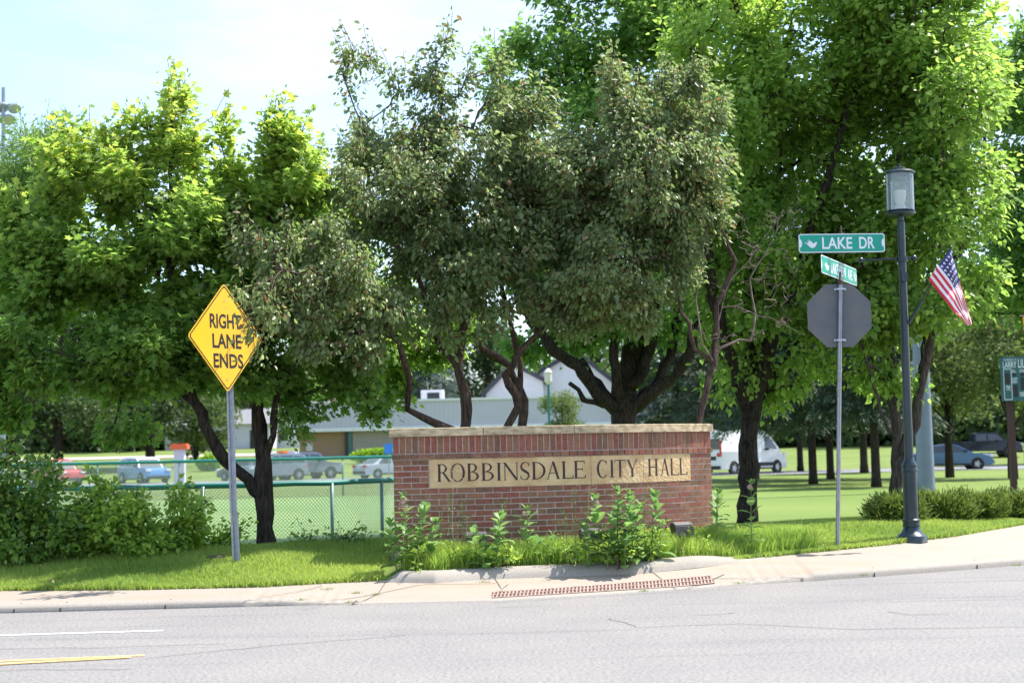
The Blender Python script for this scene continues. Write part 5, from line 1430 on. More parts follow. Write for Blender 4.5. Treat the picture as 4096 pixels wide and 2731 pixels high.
# flag: a draped sheet hung from the staff
Yf = Yl - .35
A_, B_ = D(2183, 571, Yf), fp0 + (fp1 - fp0) * .52
B_ = D(2132, 641, Yf + (B_[1] - Yf) * .5)
A_ = np.array(A_); B_ = np.array(B_)
C_ = D(2189, 714, Yf - .05)
E0, E1 = D(2233, 744, Yf + .10), D(2223, 748, Yf + .04)
M0, M1 = D(2201, 632, Yf + .06), D(2199, 722, Yf - .02)
NRW, NC = 39, 60
uc = .50; V = []
for i in range(NRW + 1):
    v = i / NRW
    Hh = A_ + (B_ - A_) * v; Fd = A_ + (C_ - A_) * v; Mm = M0 + (M1 - M0) * v; Ee = E0 + (E1 - E0) * v
    uf = uc * v; um = uf + (1 - uf) * .30
    for j in range(NC + 1):
        u = j / NC
        if u <= uf: p = Hh + (Fd - Hh) * (u / max(uf, 1e-6))
        elif u <= um: p = Fd + (Mm - Fd) * ((u - uf) / (um - uf))
        else: p = Mm + (Ee - Mm) * ((u - um) / (1 - um))
        rp = .022 * math.sin(u * 17 + v * 5) * min(1, u * 4) + .012 * math.sin(u * 7 - v * 11)
        p = p + np.array((rp * .35, rp * 1.3, 0)); V.append(tuple(p))
b = MB(); b.add(V, [(i * (NC + 1) + j, i * (NC + 1) + j + 1, (i + 1) * (NC + 1) + j + 1, (i + 1) * (NC + 1) + j) for i in range(NRW) for j in range(NC)])
b.m = []
for i in range(NRW):
    for j in range(NC):
        if i < 21 and j < 24:
            r_, cc = i // 2, j // 2
            star = (r_ % 2 == 1 and cc % 2 == 1 and 0 < r_ < 10) and (i % 2 == 0 or j % 2 == 0)
            b.m.append(1 if star else 2)
        else: b.m.append(0 if (i // 3) % 2 == 0 else 1)
fl = b.build('flag', [MAT['red'], MAT['fwhite'], MAT['blue']], origin=tuple(A_), smooth=True)
tag(fl, 'stars and stripes flag drooping from the staff on the lamp post', 'flag')

# ------------------------------------------------------------------ ground floodlights in front of the sign
def flood(label, vx, vy, Y, ang, src=None):
    base = gp(vx, vy, Y)
    if src is not None:
        r_ = src.copy(); COL.objects.link(r_)
        for c in src.children:
            q = c.copy(); COL.objects.link(q); q.parent = r_
        r_['label'] = label; r_.location = tuple(float(q) for q in base); r_.rotation_euler = (0, 0, ang); return r_
    r_ = empty('floodlight', (0, 0, 0), label, 'floodlight', 'floodlights at the foot of the brick sign')
    b = MB(); b.box((0, 0, .045), (.12, .09, .09)); b.lathe([(.02, .08), (.02, .12), (.028, .13), (.028, .15), (.015, .17)], 8); b.build('stake_box', MAT['black'], parent=r_)
    b = MB()   # housing: a wedge, lamp side to the back (+y)
    W_ = .125
    prof = [(-.075, .17), (.03, .15), (.075, .30), (.02, .33), (-.06, .285)]
    n = len(prof); V = [(-W_, y, z) for y, z in prof] + [(W_, y, z) for y, z in prof]
    b.add(V, [tuple(range(n)), tuple(range(2 * n - 1, n - 1, -1))] + [(i, n + i, n + (i + 1) % n, (i + 1) % n) for i in range(n)]); b.build('housing', mat('flood_housing', (.035, .028, .024), .4, coat=.2), parent=r_)
    b = MB(); p0, p1 = np.array((0, -.06, .285)), np.array((0, .02, .33))
    for k in range(22):
        x = -W_ + .012 + k * (2 * W_ - .024) / 21
        d = p1 - p0; b.hexa([(x - .002, *(p0 + d * .15)[1:]), (x + .002, *(p0 + d * .15)[1:]), (x + .002, *(p0 + d * .9)[1:]), (x - .002, *(p0 + d * .9)[1:]),
                             (x - .002, (p0 + d * .15)[1] - .006, (p0 + d * .15)[2] + .012), (x + .002, (p0 + d * .15)[1] - .006, (p0 + d * .15)[2] + .012), (x + .002, (p0 + d * .9)[1] - .006, (p0 + d * .9)[2] + .012), (x - .002, (p0 + d * .9)[1] - .006, (p0 + d * .9)[2] + .012)])
    b.build('fins', mat('flood_fin', (.30, .29, .29), .4, metal=.3), parent=r_)
    b = MB(); b.add([(-W_ + .01, .030, .158), (W_ - .01, .030, .158), (W_ - .01, .077, .298), (-W_ + .01, .077, .298)], [(0, 1, 2, 3)]); b.build('lens', MAT['carglass'], parent=r_)
    r_.location = tuple(float(q) for q in base); r_.rotation_euler = (0, 0, ang); return r_
f1 = flood('black finned floodlight standing clear of the weeds near the right end of the brick sign', 1568, 1262, 18.05, R(25))
flood('floodlight half hidden by milkweed left of the centre of the brick sign', 1095, 1290, 17.45, R(2), src=f1)
flood('floodlight behind the densest milkweed clump, right of the centre of the brick sign', 1358, 1280, 17.65, R(12), src=f1)

# ------------------------------------------------------------------ fences
def chain_fence(name, pts, h, label, post_gap, wire_r, cell, post_r=.03, rail_r=.035, endmat='fencegreen', posts_at=None):
    "pts: ground points of the fence line"
    P_ = [np.array(p, float) for p in pts]
    seg = [np.linalg.norm(c - a) for a, c in zip(P_[:-1], P_[1:])]; cum = np.concatenate([[0], np.cumsum(seg)])
    XY = np.array([[p[0], p[1], p[2]] for p in P_])
    at_ = lambda s: np.array([np.interp(s, cum, XY[:, k]) for k in range(3)])
    r_ = empty(name, P_[0], label, 'fence')
    tot = cum[-1]; n = max(1, int(round(tot / post_gap)))
    sl = [tot * k / n for k in range(n + 1)]
    if posts_at:
        sa_ = np.linspace(0, tot, 1500); vx_ = np.array([proj(at_(q))[0] for q in sa_]); sl = [float(sa_[np.argmin(np.abs(vx_ - v))]) for v in posts_at] + [tot]
    for q in sl:
        p = at_(q); b = MB(); b.tube([p - UPZ * .05, p + UPZ * (h + .0)], post_r, 8); b.build('post', MAT['fencepost'], parent=r_, smooth=True)
    b = MB(); ss = np.linspace(0, tot, max(2, int(tot / .5)))
    b.tube([at_(s) + UPZ * (h + .01 - .012 * math.sin(s * 2.4) ** 2) for s in ss], rail_r, 8); b.build('top_rail', MAT[endmat], parent=r_, smooth=True)
    # mesh: straight wires at 45 degrees both ways
    V = []; F_ = []
    m_ = int(tot / cell); hh_ = h - .03
    for sgn in (1, -1):
        for k in range(-int(hh_ / cell), m_ + int(hh_ / cell) + 1):
            s0 = k * cell; s1 = s0 + sgn * hh_
            za, zb = .02, hh_
            if s0 < 0 or s0 > tot or s1 < 0 or s1 > tot:
                if min(s0, s1) > tot or max(s0, s1) < 0: continue
                lo_, hi_ = max(0, min(s0, s1)), min(tot, max(s0, s1))
                fa = (lo_ - s0) / (s1 - s0); fb = (hi_ - s0) / (s1 - s0)
                sa, sb = s0 + (s1 - s0) * fa, s0 + (s1 - s0) * fb; za_, zb_ = za + (zb - za) * fa, za + (zb - za) * fb
            else: sa, sb, za_, zb_ = s0, s1, za, zb
            base_ = len(V)
            a_, c_ = at_(sa) + UPZ * za_, at_(sb) + UPZ * zb_
            w_ = wire_r
            oy = .004 * sgn
            for p in (a_, c_):
                V += [(p[0] - w_, p[1] + oy, p[2]), (p[0] + w_ * .5, p[1] + oy - w_, p[2] + w_), (p[0] + w_ * .5, p[1] + oy + w_, p[2] - w_)]
            F_ += [(base_, base_ + 1, base_ + 4, base_ + 3), (base_ + 1, base_ + 2, base_ + 5, base_ + 4), (base_ + 2, base_, base_ + 3, base_ + 5)]
    o = np_mesh('chain_link', np.array(V), np.array(F_), MAT['wire'], parent=r_)
    b = MB(); b.tube([at_(s) + UPZ * .02 for s in ss], .005, 4); b.build('bottom_wire', MAT['wire'], parent=r_)
    return r_
near = [(D(-60, 1140, 22.6)), D(180, 1132, 21.8), D(360, 1120, 21.3), D(468, 1113, 21.2), D(600, 1107.5, 21.3), D(765, 1101, 21.8), D(880, 1095, 22.8), D(1000, 1088, 24.5), D(1250, 1080, 27), D(1480, 1076, 29)]
npts = [(p[0], p[1], 0.0) for p in near]
htop = float(np.mean([p[2] for p in near[:7]])); print('near fence top', [round(p[2], 2) for p in near])
chain_fence('chain_link_fence', npts, htop, 'near chain-link fence with green padded rail curving behind the maple trunk', 2.45, .0030, .055, post_r=.026, rail_r=.038, posts_at=(-60, 120, 290, 468, 765, 879, 975, 1090, 1220, 1350))
far_ = [D(-150, 1064, 58), D(600, 1056, 58), D(1000, 1047, 59), D(1500, 1042, 61)]
fpts = [(p[0], p[1], 0.0) for p in far_]; print('far fence top', [round(p[2], 2) for p in far_])
chain_fence('chain_link_fence', fpts, float(np.mean([p[2] for p in far_])), 'far straight chain-link fence with dark green rail in front of the car park', 3.0, .0060, .09, post_r=.03, rail_r=.06)

# ------------------------------------------------------------------ tall poles, scoreboard, edge-of-frame signs
Yk = 47.0; kb = gp(2128, 1132, Yk)
b = MB(); top_ = D(2100, 560, Yk); d_ = norm(top_ - kb)
b.lathe([(.30, -.1), (.27, .3), (.245, 4.0), (.20, 9.5), (.12, 15.0)], 20, c=kb, axis=(0, 0, 1))
gpole = empty('floodlight_mast', kb, 'thick pale grey steel mast behind the dark green lamp post', 'mast')
b.build('mast', mat('mast_grey', (.17, .205, .27), .5, metal=.25, var=.08, scale=3), parent=gpole, smooth='auto')
b = MB(); b.box(kb + np.array((0, -.1, 15.0)), (2.6, .12, .12)); b.build('cross_bar', MAT['galv'], parent=gpole)
for k in range(4):
    b = MB(); cc = kb + np.array((-1.1 + .73 * k, -.2, 14.9)); b.lathe([(.08, .25), (.26, -.02), (.28, -.08)], 12, c=cc, axis=(0, .5, .8)); b.build('lamp_head', MAT['zinc'], parent=gpole, smooth='auto')
Yq = 62.0; qb = gp(6, 1060, Yq)
mast2 = empty('floodlight_mast', qb, 'slender ball field light mast at the left edge with round lamps above the trees', 'mast')
b = MB(); b.lathe([(.13, -.1), (.115, 5), (.09, 13), (.08, 17.2)], 14, c=qb + np.array((0, 0, 0))); b.build('mast', MAT['galv'], parent=mast2, smooth='auto')
lh = D(6, 262, Yq)
b = MB(); b.tube([D(-60, 242, Yq), D(40, 240, Yq)], .04, 6); b.tube([D(-60, 268, Yq), D(22, 266, Yq)], .04, 6); b.build('cross_bar', MAT['galv'], parent=mast2)
for (vx, vy) in ((33, 248), (5, 246), (-25, 246), (20, 274), (-8, 272)):
    b = MB(); cc = D(vx, vy, Yq); b.lathe([(.05, .22), (.15, .16), (.25, 0), (.27, -.07), (.24, -.10)], 14, c=cc, axis=(-.35, .5, .75)); b.build('lamp_head', MAT['zinc'], parent=mast2, smooth='auto')
Ys = 46.0; sb = gp(2337, 1124, Ys)
score = empty('scoreboard', sb, 'green ball field scoreboard with white lettering on a dark post at the right edge', 'scoreboard')
b = MB(); b.box(sb + np.array((0, .32, 1.9)), (.17, .2, 4.0)); b.box(sb + np.array((1.9, .32, 1.9)), (.17, .2, 4.0)); b.build('post', mat('brown_post', (.045, .012, .012), .5), parent=score)
s4 = mpv(Ys); o = D(2305, 921, Ys); bw, bh = 2.7, 101 * s4
ex_, en_ = np.array((1.0, 0, 0)), np.array((0, -1.0, 0))
b = MB(); b.prism([(0, 0), (bw, 0), (bw, bh), (0, bh)], o + en_ * .0, ex_, UPZ, -en_, .18); bd = b.build('board', mat('board_green', (.018, .10, .115), .5), parent=score)
b = MB()
put_text(b, 'IN MEMORY OF', o, ex_, en_, 5 * s4, 33 * s4, bh - 10 * s4, bh - 4 * s4, .012, .0)
put_text(b, 'LARRY', o, ex_, en_, 2 * s4, 33 * s4, bh - 25 * s4, bh - 11 * s4, .012, .01)
put_text(b, 'LIL', o, ex_, en_, 37 * s4, 52 * s4, bh - 25 * s4, bh - 5 * s4, .012, .01)
put_text(b, 'BALL', o, ex_, en_, 22 * s4, 31 * s4, bh - 36 * s4, bh - 29 * s4, .012, .01)
put_text(b, 'STRIKE', o, ex_, en_, 39 * s4, 52 * s4, bh - 36 * s4, bh - 29 * s4, .012, .01)
put_text(b, 'GUEST', o, ex_, en_, 21 * s4, 34 * s4, bh - 60 * s4, bh - 48 * s4, .012, .01)
put_text(b, 'TIME', o, ex_, en_, 7 * s4, 17 * s4, bh - 77 * s4, bh - 66 * s4, .012, .01)
put_text(b, 'INNING', o, ex_, en_, 38 * s4, 54 * s4, bh - 92 * s4, bh - 80 * s4, .012, .01)
for (x0, x1, y0, y1) in ((2, 21, 27, 28.5), (2, 21, 97, 98.5), (2, 3.3, 27, 98), (19.7, 21, 27, 98)):
    b.prism([(x0 * s4, bh - y1 * s4), (x1 * s4, bh - y1 * s4), (x1 * s4, bh - y0 * s4), (x0 * s4, bh - y0 * s4)], o + en_ * .01, ex_, UPZ, en_, .003)
b.build('lettering', MAT['white'], parent=bd)
for (x0, x1, y0, y1) in ((5, 17, 37, 62), (22, 32, 38, 44), (42, 50, 38, 44), (23, 34, 64, 92), (42, 50, 48, 76)):
    b = MB(); b.prism([(x0 * s4, bh - y1 * s4), (x1 * s4, bh - y1 * s4), (x1 * s4, bh - y0 * s4), (x0 * s4, bh - y0 * s4)], o + en_ * .01, ex_, UPZ, en_, .004); b.build('digit_window', MAT['lampdark'], parent=bd)
# orange-yellow crossing sign whose edge just enters the frame
Yo = 24.0; s5 = mpv(Yo)
obp = gp(2420, 1180, Yo)
orsg = empty('crossing_sign', obp, 'orange-yellow sign board cut by the right border above the scoreboard', 'road sign')
b = MB(); b.tube([obp - UPZ * .1, (obp[0], obp[1], D(2420, 720, Yo)[2])], .035, 8); b.build('post', MAT['galv'], parent=orsg)
b = MB(); p_ = [D(2346, 728, Yo), D(2354, 800, Yo), D(2420, 850, Yo), D(2486, 800, Yo), D(2490, 722, Yo)]
q_ = [(p[0] - obp[0], p[2]) for p in p_]
b.prism([(x, z) for x, z in q_], (obp[0], obp[1] - .05, 0), (1, 0, 0), (0, 0, 1), (0, -1, 0), .004); b.build('board', mat('orange_sheeting', (.85, .33, .02), .4), parent=orsg)
b = MB(); b.lathe([(.03, -.06), (.055, -.02), (.055, .03), (.03, .05)], 10, c=D(2341, 726, Yo), axis=(1, 0, 0)); b.tube([D(2341, 726, Yo), (obp[0], obp[1], D(2420, 724, Yo)[2])], .012, 6); b.build('beacon', MAT['trim'], parent=orsg)
# flat weathered stump in the grass
sp = gp(497, 1281, 17.9); b = MB(); b.lathe([(.13, -.04), (.125, .025), (.09, .04), (.03, .03)], 11, c=sp); b.box(sp + np.array((.08, 0, .02)), (.22, .07, .03), rz=.2)
st_ = b.build('tree_stump', MAT['bark_grey'], origin=tuple(sp)); tag(st_, 'low weathered grey stump in the shaded grass left of the warning sign post', 'stump')

# ------------------------------------------------------------------ vehicles
def paint(name, c, metal=.2): return mat(name, c, .35, metal=metal, coat=.25)
def wheel_at(root, x, y, r_, rim=True):
    s_ = 1 if y > 0 else -1
    b = MB(); b.lathe([(r_ * .62, -.1), (r_ * .93, -.11), (r_, -.07), (r_, .07), (r_ * .93, .11), (r_ * .62, .1)], 20, c=(x, y, r_), axis=(0, 1, 0)); t = b.build('tyre', MAT['tyre'], parent=None, local=True, smooth='auto')
    w_ = empty('wheel', (0, 0, 0)); w_.parent = root; t.parent = w_
    b = MB(); b.lathe([(r_ * .62, -.09), (r_ * .5, s_ * .0), (r_ * .62, .09)], 16, c=(x, y, r_), axis=(0, 1, 0))
    for k in range(5):
        a = 1.2566 * k; b.box((x + math.cos(a) * r_ * .32, y + s_ * .105, r_ + math.sin(a) * r_ * .32), (.05 + abs(math.cos(a)) * r_ * .4, .012, .05 + abs(math.sin(a)) * r_ * .4))
    b.lathe([(.06, s_ * .1), (.05, s_ * .12)][::s_], 8, c=(x, y, r_), axis=(0, 1, 0))
    rr_ = b.build('rim', MAT['rim'], local=True); rr_.parent = w_
def vehicle(name, label, cat, base, ang, m_, L_, Wd, lower, green, belt, wheels, wr, glassz, roofm=None, bed=False, extras=None, group='cars parked beyond the lawns', panes=None, quarters=None):
    """lower: side outline (x, z) of the body; green: side outline of the cabin (x, z) from the belt up;
    panes: list of window outlines on the side"""
    r_ = empty(name, (0, 0, 0), label, cat, group)
    hw_ = Wd / 2
    def loft(b, out, ys_, insets):
        n = len(out); cx = sum(p[0] for p in out) / n; cz = sum(p[1] for p in out) / n; V = []
        for y, k in zip(ys_, insets):
            for (x, z) in out: V.append((cx + (x - cx) * (1 - k), y, cz + (z - cz) * (1 - k * 1.2)))
        F_ = [(i * n + j, i * n + (j + 1) % n, (i + 1) * n + (j + 1) % n, (i + 1) * n + j) for i in range(len(ys_) - 1) for j in range(n)]
        F_ += [tuple(range(n - 1, -1, -1)), tuple((len(ys_) - 1) * n + j for j in range(n))]; b.add(V, F_)
    b = MB(); loft(b, lower, [-hw_, -hw_ * .94, hw_ * .94, hw_], [.03, 0, 0, .03]); b.build('body', m_, parent=r_, local=True, smooth='auto')
    zt = max(p[1] for p in green)
    def yy(z): return hw_ * (.97 - .16 * (z - belt) / max(.1, zt - belt))
    b = MB(); V = []
    n = len(green)
    for s_ in (-1, 1):
        for (x, z) in green: V.append((x, s_ * yy(z), z))
    b.add(V, [tuple(range(n)), tuple(range(2 * n - 1, n - 1, -1))] + [(i, n + i, n + (i + 1) % n, (i + 1) % n) for i in range(n)])
    b.build('cabin', roofm or m_, parent=r_, local=True, smooth='auto')
    for pn in (panes or []):
        for s_ in (-1, 1):
            b = MB(); V = [(x, s_ * (yy(z) + .012), z) for x, z in pn] + [(x, s_ * (yy(z) - .01), z) for x, z in pn]; k = len(pn)
            b.add(V, [tuple(range(k)), tuple(range(2 * k - 1, k - 1, -1))] + [(i, (i + 1) % k, k + (i + 1) % k, k + i) for i in range(k)]); b.build('window', MAT['carglass'], parent=r_, local=True)
    for nm, (x0, z0, x1, z1) in (glassz or {}).items():
        b = MB(); dx = .015 * (1 if nm == 'windscreen' else -1)
        b.add([(x0 + dx, -yy(z0) * .9, z0), (x0 + dx, yy(z0) * .9, z0), (x1 + dx, yy(z1) * .88, z1), (x1 + dx, -yy(z1) * .88, z1)], [(0, 1, 2, 3)]); b.build(nm, MAT['carglass'], parent=r_, local=True)
    for x in wheels:
        for s_ in (-1, 1):
            b = MB(); b.lathe([(wr * 1.16, -.003), (wr * 1.16, .003)], 20, c=(x, s_ * (hw_ + .002), wr), axis=(0, 1, 0)); b.build('wheel_arch', MAT['trim'], parent=r_, local=True)
            wheel_at(r_, x, s_ * (hw_ - .07), wr)
    xf, xb = max(p[0] for p in lower), min(p[0] for p in lower); zl = belt * .82
    for s_ in (-1, 1):
        b = MB(); b.box((xf - .10, s_ * hw_ * .78, zl), (.26, .36, .16)); b.build('headlight', MAT['lamp_clear'], parent=r_, local=True)
        b = MB(); b.box((xb + .05, s_ * hw_ * .82, zl + .05), (.16, .30, .2)); b.build('taillight', MAT['lamp_red'], parent=r_, local=True)
        b = MB(); b.box((xf * .33, s_ * (hw_ + .1), belt + .08), (.14, .2, .13)); b.build('mirror', MAT['trim'], parent=r_, local=True)
        b = MB(); b.box((0, s_ * (hw_ + .004), .32), (abs(wheels[0] - wheels[1]) - 2.4 * wr, .012, .10)); b.build('side_trim', MAT['trim'], parent=r_, local=True)
    b = MB(); b.box((xf - .02, 0, .42), (.12, Wd * .9, .2)); b.build('front_bumper', MAT['trim'], parent=r_, local=True)
    b = MB(); b.box((xb + .02, 0, .42), (.12, Wd * .9, .2)); b.build('rear_bumper', MAT['trim'], parent=r_, local=True)
    b = MB(); b.box((xb - .042, 0, belt * .75), (.01, .3, .15)); b.build('number_plate', MAT['white'], parent=r_, local=True)
    if extras: extras(r_)
    r_.location = tuple(float(q) for q in base); r_.rotation_euler = (0, 0, ang); return r_
def sedan(label, base, ang, m_, sc=1.0, group='cars parked beyond the lawns'):
    return vehicle('car', label, 'car', base, ang, m_, 4.7, 1.8,
        [(-2.3, .25), (-2.36, .55), (-2.3, .92), (-1.5, 1.0), (1.0, .98), (1.9, .84), (2.28, .68), (2.34, .45), (2.25, .25)],
        [(-1.75, .96), (-1.05, 1.38), (-.2, 1.45), (.35, 1.42), (1.25, .93)], .97, (1.42, -1.4), .32,
        {'windscreen': (1.2, .98, .42, 1.39), 'rear_window': (-1.68, 1.0, -1.1, 1.35)},
        panes=[[(-1.3, 1.0), (-.3, 1.0), (-.3, 1.38), (-.95, 1.34)], [(-.22, 1.0), (.95, 1.0), (.3, 1.36), (-.22, 1.38)]], group=group)
def suv(label, base, ang, m_, roofm=None, group='cars parked beyond the lawns', extras=None):
    return vehicle('car', label, 'car', base, ang, m_, 4.6, 1.9,
        [(-2.2, .35), (-2.25, .7), (-2.2, 1.12), (1.2, 1.12), (2.1, 1.02), (2.25, .75), (2.22, .35)],
        [(-2.18, 1.10), (-2.05, 1.72), (-1.2, 1.82), (.3, 1.80), (.62, 1.70), (1.15, 1.10)], 1.12, (1.4, -1.4), .38,
        {'windscreen': (1.12, 1.13, .64, 1.68), 'rear_window': (-2.17, 1.18, -2.08, 1.62)}, roofm=roofm,
        panes=[[(-1.95, 1.2), (-1.1, 1.2), (-1.1, 1.68), (-1.88, 1.62)], [(-1.0, 1.16), (-.05, 1.16), (-.05, 1.70), (-1.0, 1.70)], [(.05, 1.16), (.95, 1.16), (.55, 1.66), (.05, 1.70)]], group=group, extras=extras)
def pickup(label, base, ang, m_, group='cars parked beyond the lawns'):
    return vehicle('pickup_truck', label, 'pickup truck', base, ang, m_, 5.8, 2.0,
        [(-2.9, .5), (-2.92, .8), (-2.88, 1.22), (1.5, 1.22), (2.7, 1.12), (2.88, .8), (2.85, .45)],
        [(-.75, 1.20), (-.68, 1.82), (-.3, 1.9), (.8, 1.9), (1.1, 1.80), (1.65, 1.20)], 1.2, (1.85, -1.75), .42,
        {'windscreen': (1.62, 1.22, 1.12, 1.78), 'rear_window': (-.73, 1.25, -.68, 1.75)},
        panes=[[(-.62, 1.27), (.2, 1.27), (.2, 1.8), (-.58, 1.78)], [(.3, 1.27), (1.45, 1.27), (1.0, 1.76), (.3, 1.8)]], group=group)
def gb(vx, Y): return gp(vx, 1050, Y)
suv('red boxy car glimpsed between the bush tops beyond the ball field', gb(128, 104), R(-42), paint('paint_red', (.42, .06, .07)))
suv('bright blue car with a white roof seen over the shrubs beyond the ball field', gb(330, 105), R(-50), paint('paint_blue', (.10, .24, .50)), roofm=MAT['white'])
def rack(r_):
    for x in (-1.4, -.5, .4):
        b = MB(); b.box((x, 0, 1.93), (.35, 1.5, .16)); b.build('roof_load', MAT['lamp_amber'] if x == -.5 else MAT['white'], parent=r_, local=True)
suv('grey utility car with white and orange roof loads behind the maple trunk', gb(628, 103), R(222), paint('paint_grey', (.16, .19, .24)), extras=rack)
sedan('dark grey car low behind the yellow sign post across the ball field', gb(568, 106), R(140), paint('paint_dgrey', (.10, .10, .11)))
pickup('slate pickup nose to tail with the utility car behind the maple trunk', gb(690, 106), R(38), paint('paint_slate', (.13, .15, .19)))
sedan('silver car just left of the brick sign beyond the far fence', gb(893, 104), R(35), paint('paint_silver', (.50, .54, .60), .4))
sedan('slate blue car parked in front of the dark pickup past the spruces', gb(2178, 86), R(-4), paint('paint_sblue', (.08, .15, .26), .4))
pickup('dark navy pickup parked behind the blue car at the right', gb(2255, 116), R(-3), paint('paint_navy', (.008, .012, .03), .3))
# white van, seen from behind its right rear corner
def van(base, ang):
    m_ = paint('paint_white', (.74, .76, .76), 0)
    def ex_(r_):
        for s_ in (-1, 1):
            b = MB(); b.box((-2.96, s_ * .5, 1.75), (.02, .75, .6)); b.build('rear_window', MAT['carglass'], parent=r_, local=True)
            b = MB(); b.box((-2.965, s_ * .95, 1.6), (.05, .12, .75)); b.build('taillight', MAT['lamp_red'], parent=r_, local=True)
        b = MB(); b.box((-2.975, 0, 1.15), (.012, .03, 1.5)); b.build('door_seam', MAT['trim'], parent=r_, local=True)
        b = MB(); b.box((-2.96, -.35, .95), (.03, .5, .22)); b.build('plate_recess', MAT['trim'], parent=r_, local=True)
        for s_ in (-1, 1):
            b = MB(); b.box((.1, s_ * 1.02, .55), (3.3, .02, .22)); b.build('side_moulding', MAT['trim'], parent=r_, local=True)
    return vehicle('van', 'tall white delivery van behind the lawn, just right of the brick sign', 'van', base, ang, m_, 6, 2.04,
        [(-2.95, .3), (-2.97, .6), (-2.95, 1.35), (1.9, 1.35), (2.6, 1.15), (2.95, .85), (2.98, .3)],
        [(-2.95, 1.30), (-2.9, 2.45), (-2.6, 2.55), (1.0, 2.55), (1.45, 2.35), (2.45, 1.25)], 1.33, (2.0, -1.9), .37, {'windscreen': (2.4, 1.33, 1.5, 2.3)},
        panes=[[(1.0, 1.45), (2.1, 1.4), (1.45, 2.15), (1.0, 2.2)]], extras=ex_)
van(gp(1704, 1082, 88), R(42))

# ------------------------------------------------------------------ buildings far behind
MAT['fascia'] = mat('ribbed_metal', (.54, .52, .58), .5, var=.04, scale=.6)
MAT['farbrick'] = mat('tan_brick', (.33, .20, .125), .9, col2=(.44, .29, .19), scale=9, stretch=(1, 1, 6))
MAT['farbrick2'] = mat('grey_brick', (.34, .29, .25), .9, var=.1, scale=4)
MAT['roofw'] = mat('white_roof', (.70, .70, .70), .7, var=.04, scale=2)
MAT['dark'] = mat('dark_recess', (.015, .02, .022), .4)
MAT['jade'] = mat('green_glass', (.03, .13, .11), .2)
Yb = 142.0
def bz(vx, vy): return D(vx, vy, Yb)
x0_, x1_ = bz(672, 1000)[0], bz(1640, 1000)[0]; zf0, zf1 = bz(1100, 983)[2], bz(1100, 914)[2]; zg = 1.2
hall = empty('city_hall_building', (x0_, Yb, zg), 'long low building with pale ribbed metal fascia over tan brick walls', 'building')
b = MB(); b.box(((x0_ + x1_) / 2, Yb + 8, (zg + zf0) / 2), (x1_ - x0_ - 1.2, 15, zf0 - zg)); b.build('wall', MAT['farbrick'], parent=hall)
b = MB(); b.box(((x0_ + x1_) / 2, Yb + 8, (zf0 + zf1) / 2), (x1_ - x0_, 17, zf1 - zf0)); f_ = b.build('fascia', MAT['fascia'], parent=hall)
b = MB(); x = x0_ + .2
while x < x1_: b.box((x, Yb - .55, (zf0 + zf1) / 2), (.12, .1, zf1 - zf0 - .3)); x += .42
b.build('ribs', MAT['fascia'], parent=f_)
b = MB(); b.box(((x0_ + x1_) / 2, Yb - .62, zf1 - .08), (x1_ - x0_ + .1, .2, .2)); b.box(((x0_ + x1_) / 2, Yb - .62, zf0 + .15), (x1_ - x0_ + .1, .2, .34)); b.build('edge_band', MAT['roofw'], parent=f_)
b = MB(); a, c = bz(795, 1), bz(1060, 1); b.box(((a[0] + c[0]) / 2, Yb + .35, (zg + zf0) / 2), (c[0] - a[0], .6, zf0 - zg - .01)); b.build('grey_brick_bay', MAT['farbrick2'], parent=hall)
b = MB(); a, c = bz(777, 1), bz(797, 1); b.box(((a[0] + c[0]) / 2, Yb + .40, (zg + zf0) / 2), (c[0] - a[0], .5, zf0 - zg - .02)); w_ = b.build('window', MAT['dark'], parent=hall)
b = MB(); b.box(((a[0] + c[0]) / 2 + .1, Yb + .12, (zg + zf0) / 2), (.35, .08, zf0 - zg - .04)); b.build('pane', MAT['jade'], parent=w_)
b = MB(); a = bz(709, 1026); b.box((a[0], Yb + .48, a[2]), (.6, .06, .75)); b.build('notice_board', MAT['roofw'], parent=hall)
a = bz(986, 905); vt = MB(); vt.box((a[0], Yb + 6, zf1 + .55), (2.2, 1.6, 1.1)); v_ = vt.build('roof_unit', MAT['roofw'], parent=hall)
vt = MB(); vt.box((a[0] + .1, Yb + 5.17, zf1 + .5), (1.2, .04, .65)); vt.build('grille', MAT['dark'], parent=v_)
b = MB(); c = bz(790, 880); b.box((c[0], Yb + 10, zf1 + .8), (5.0, 4, 1.6)); b.build('penthouse', MAT['farbrick'], parent=hall)
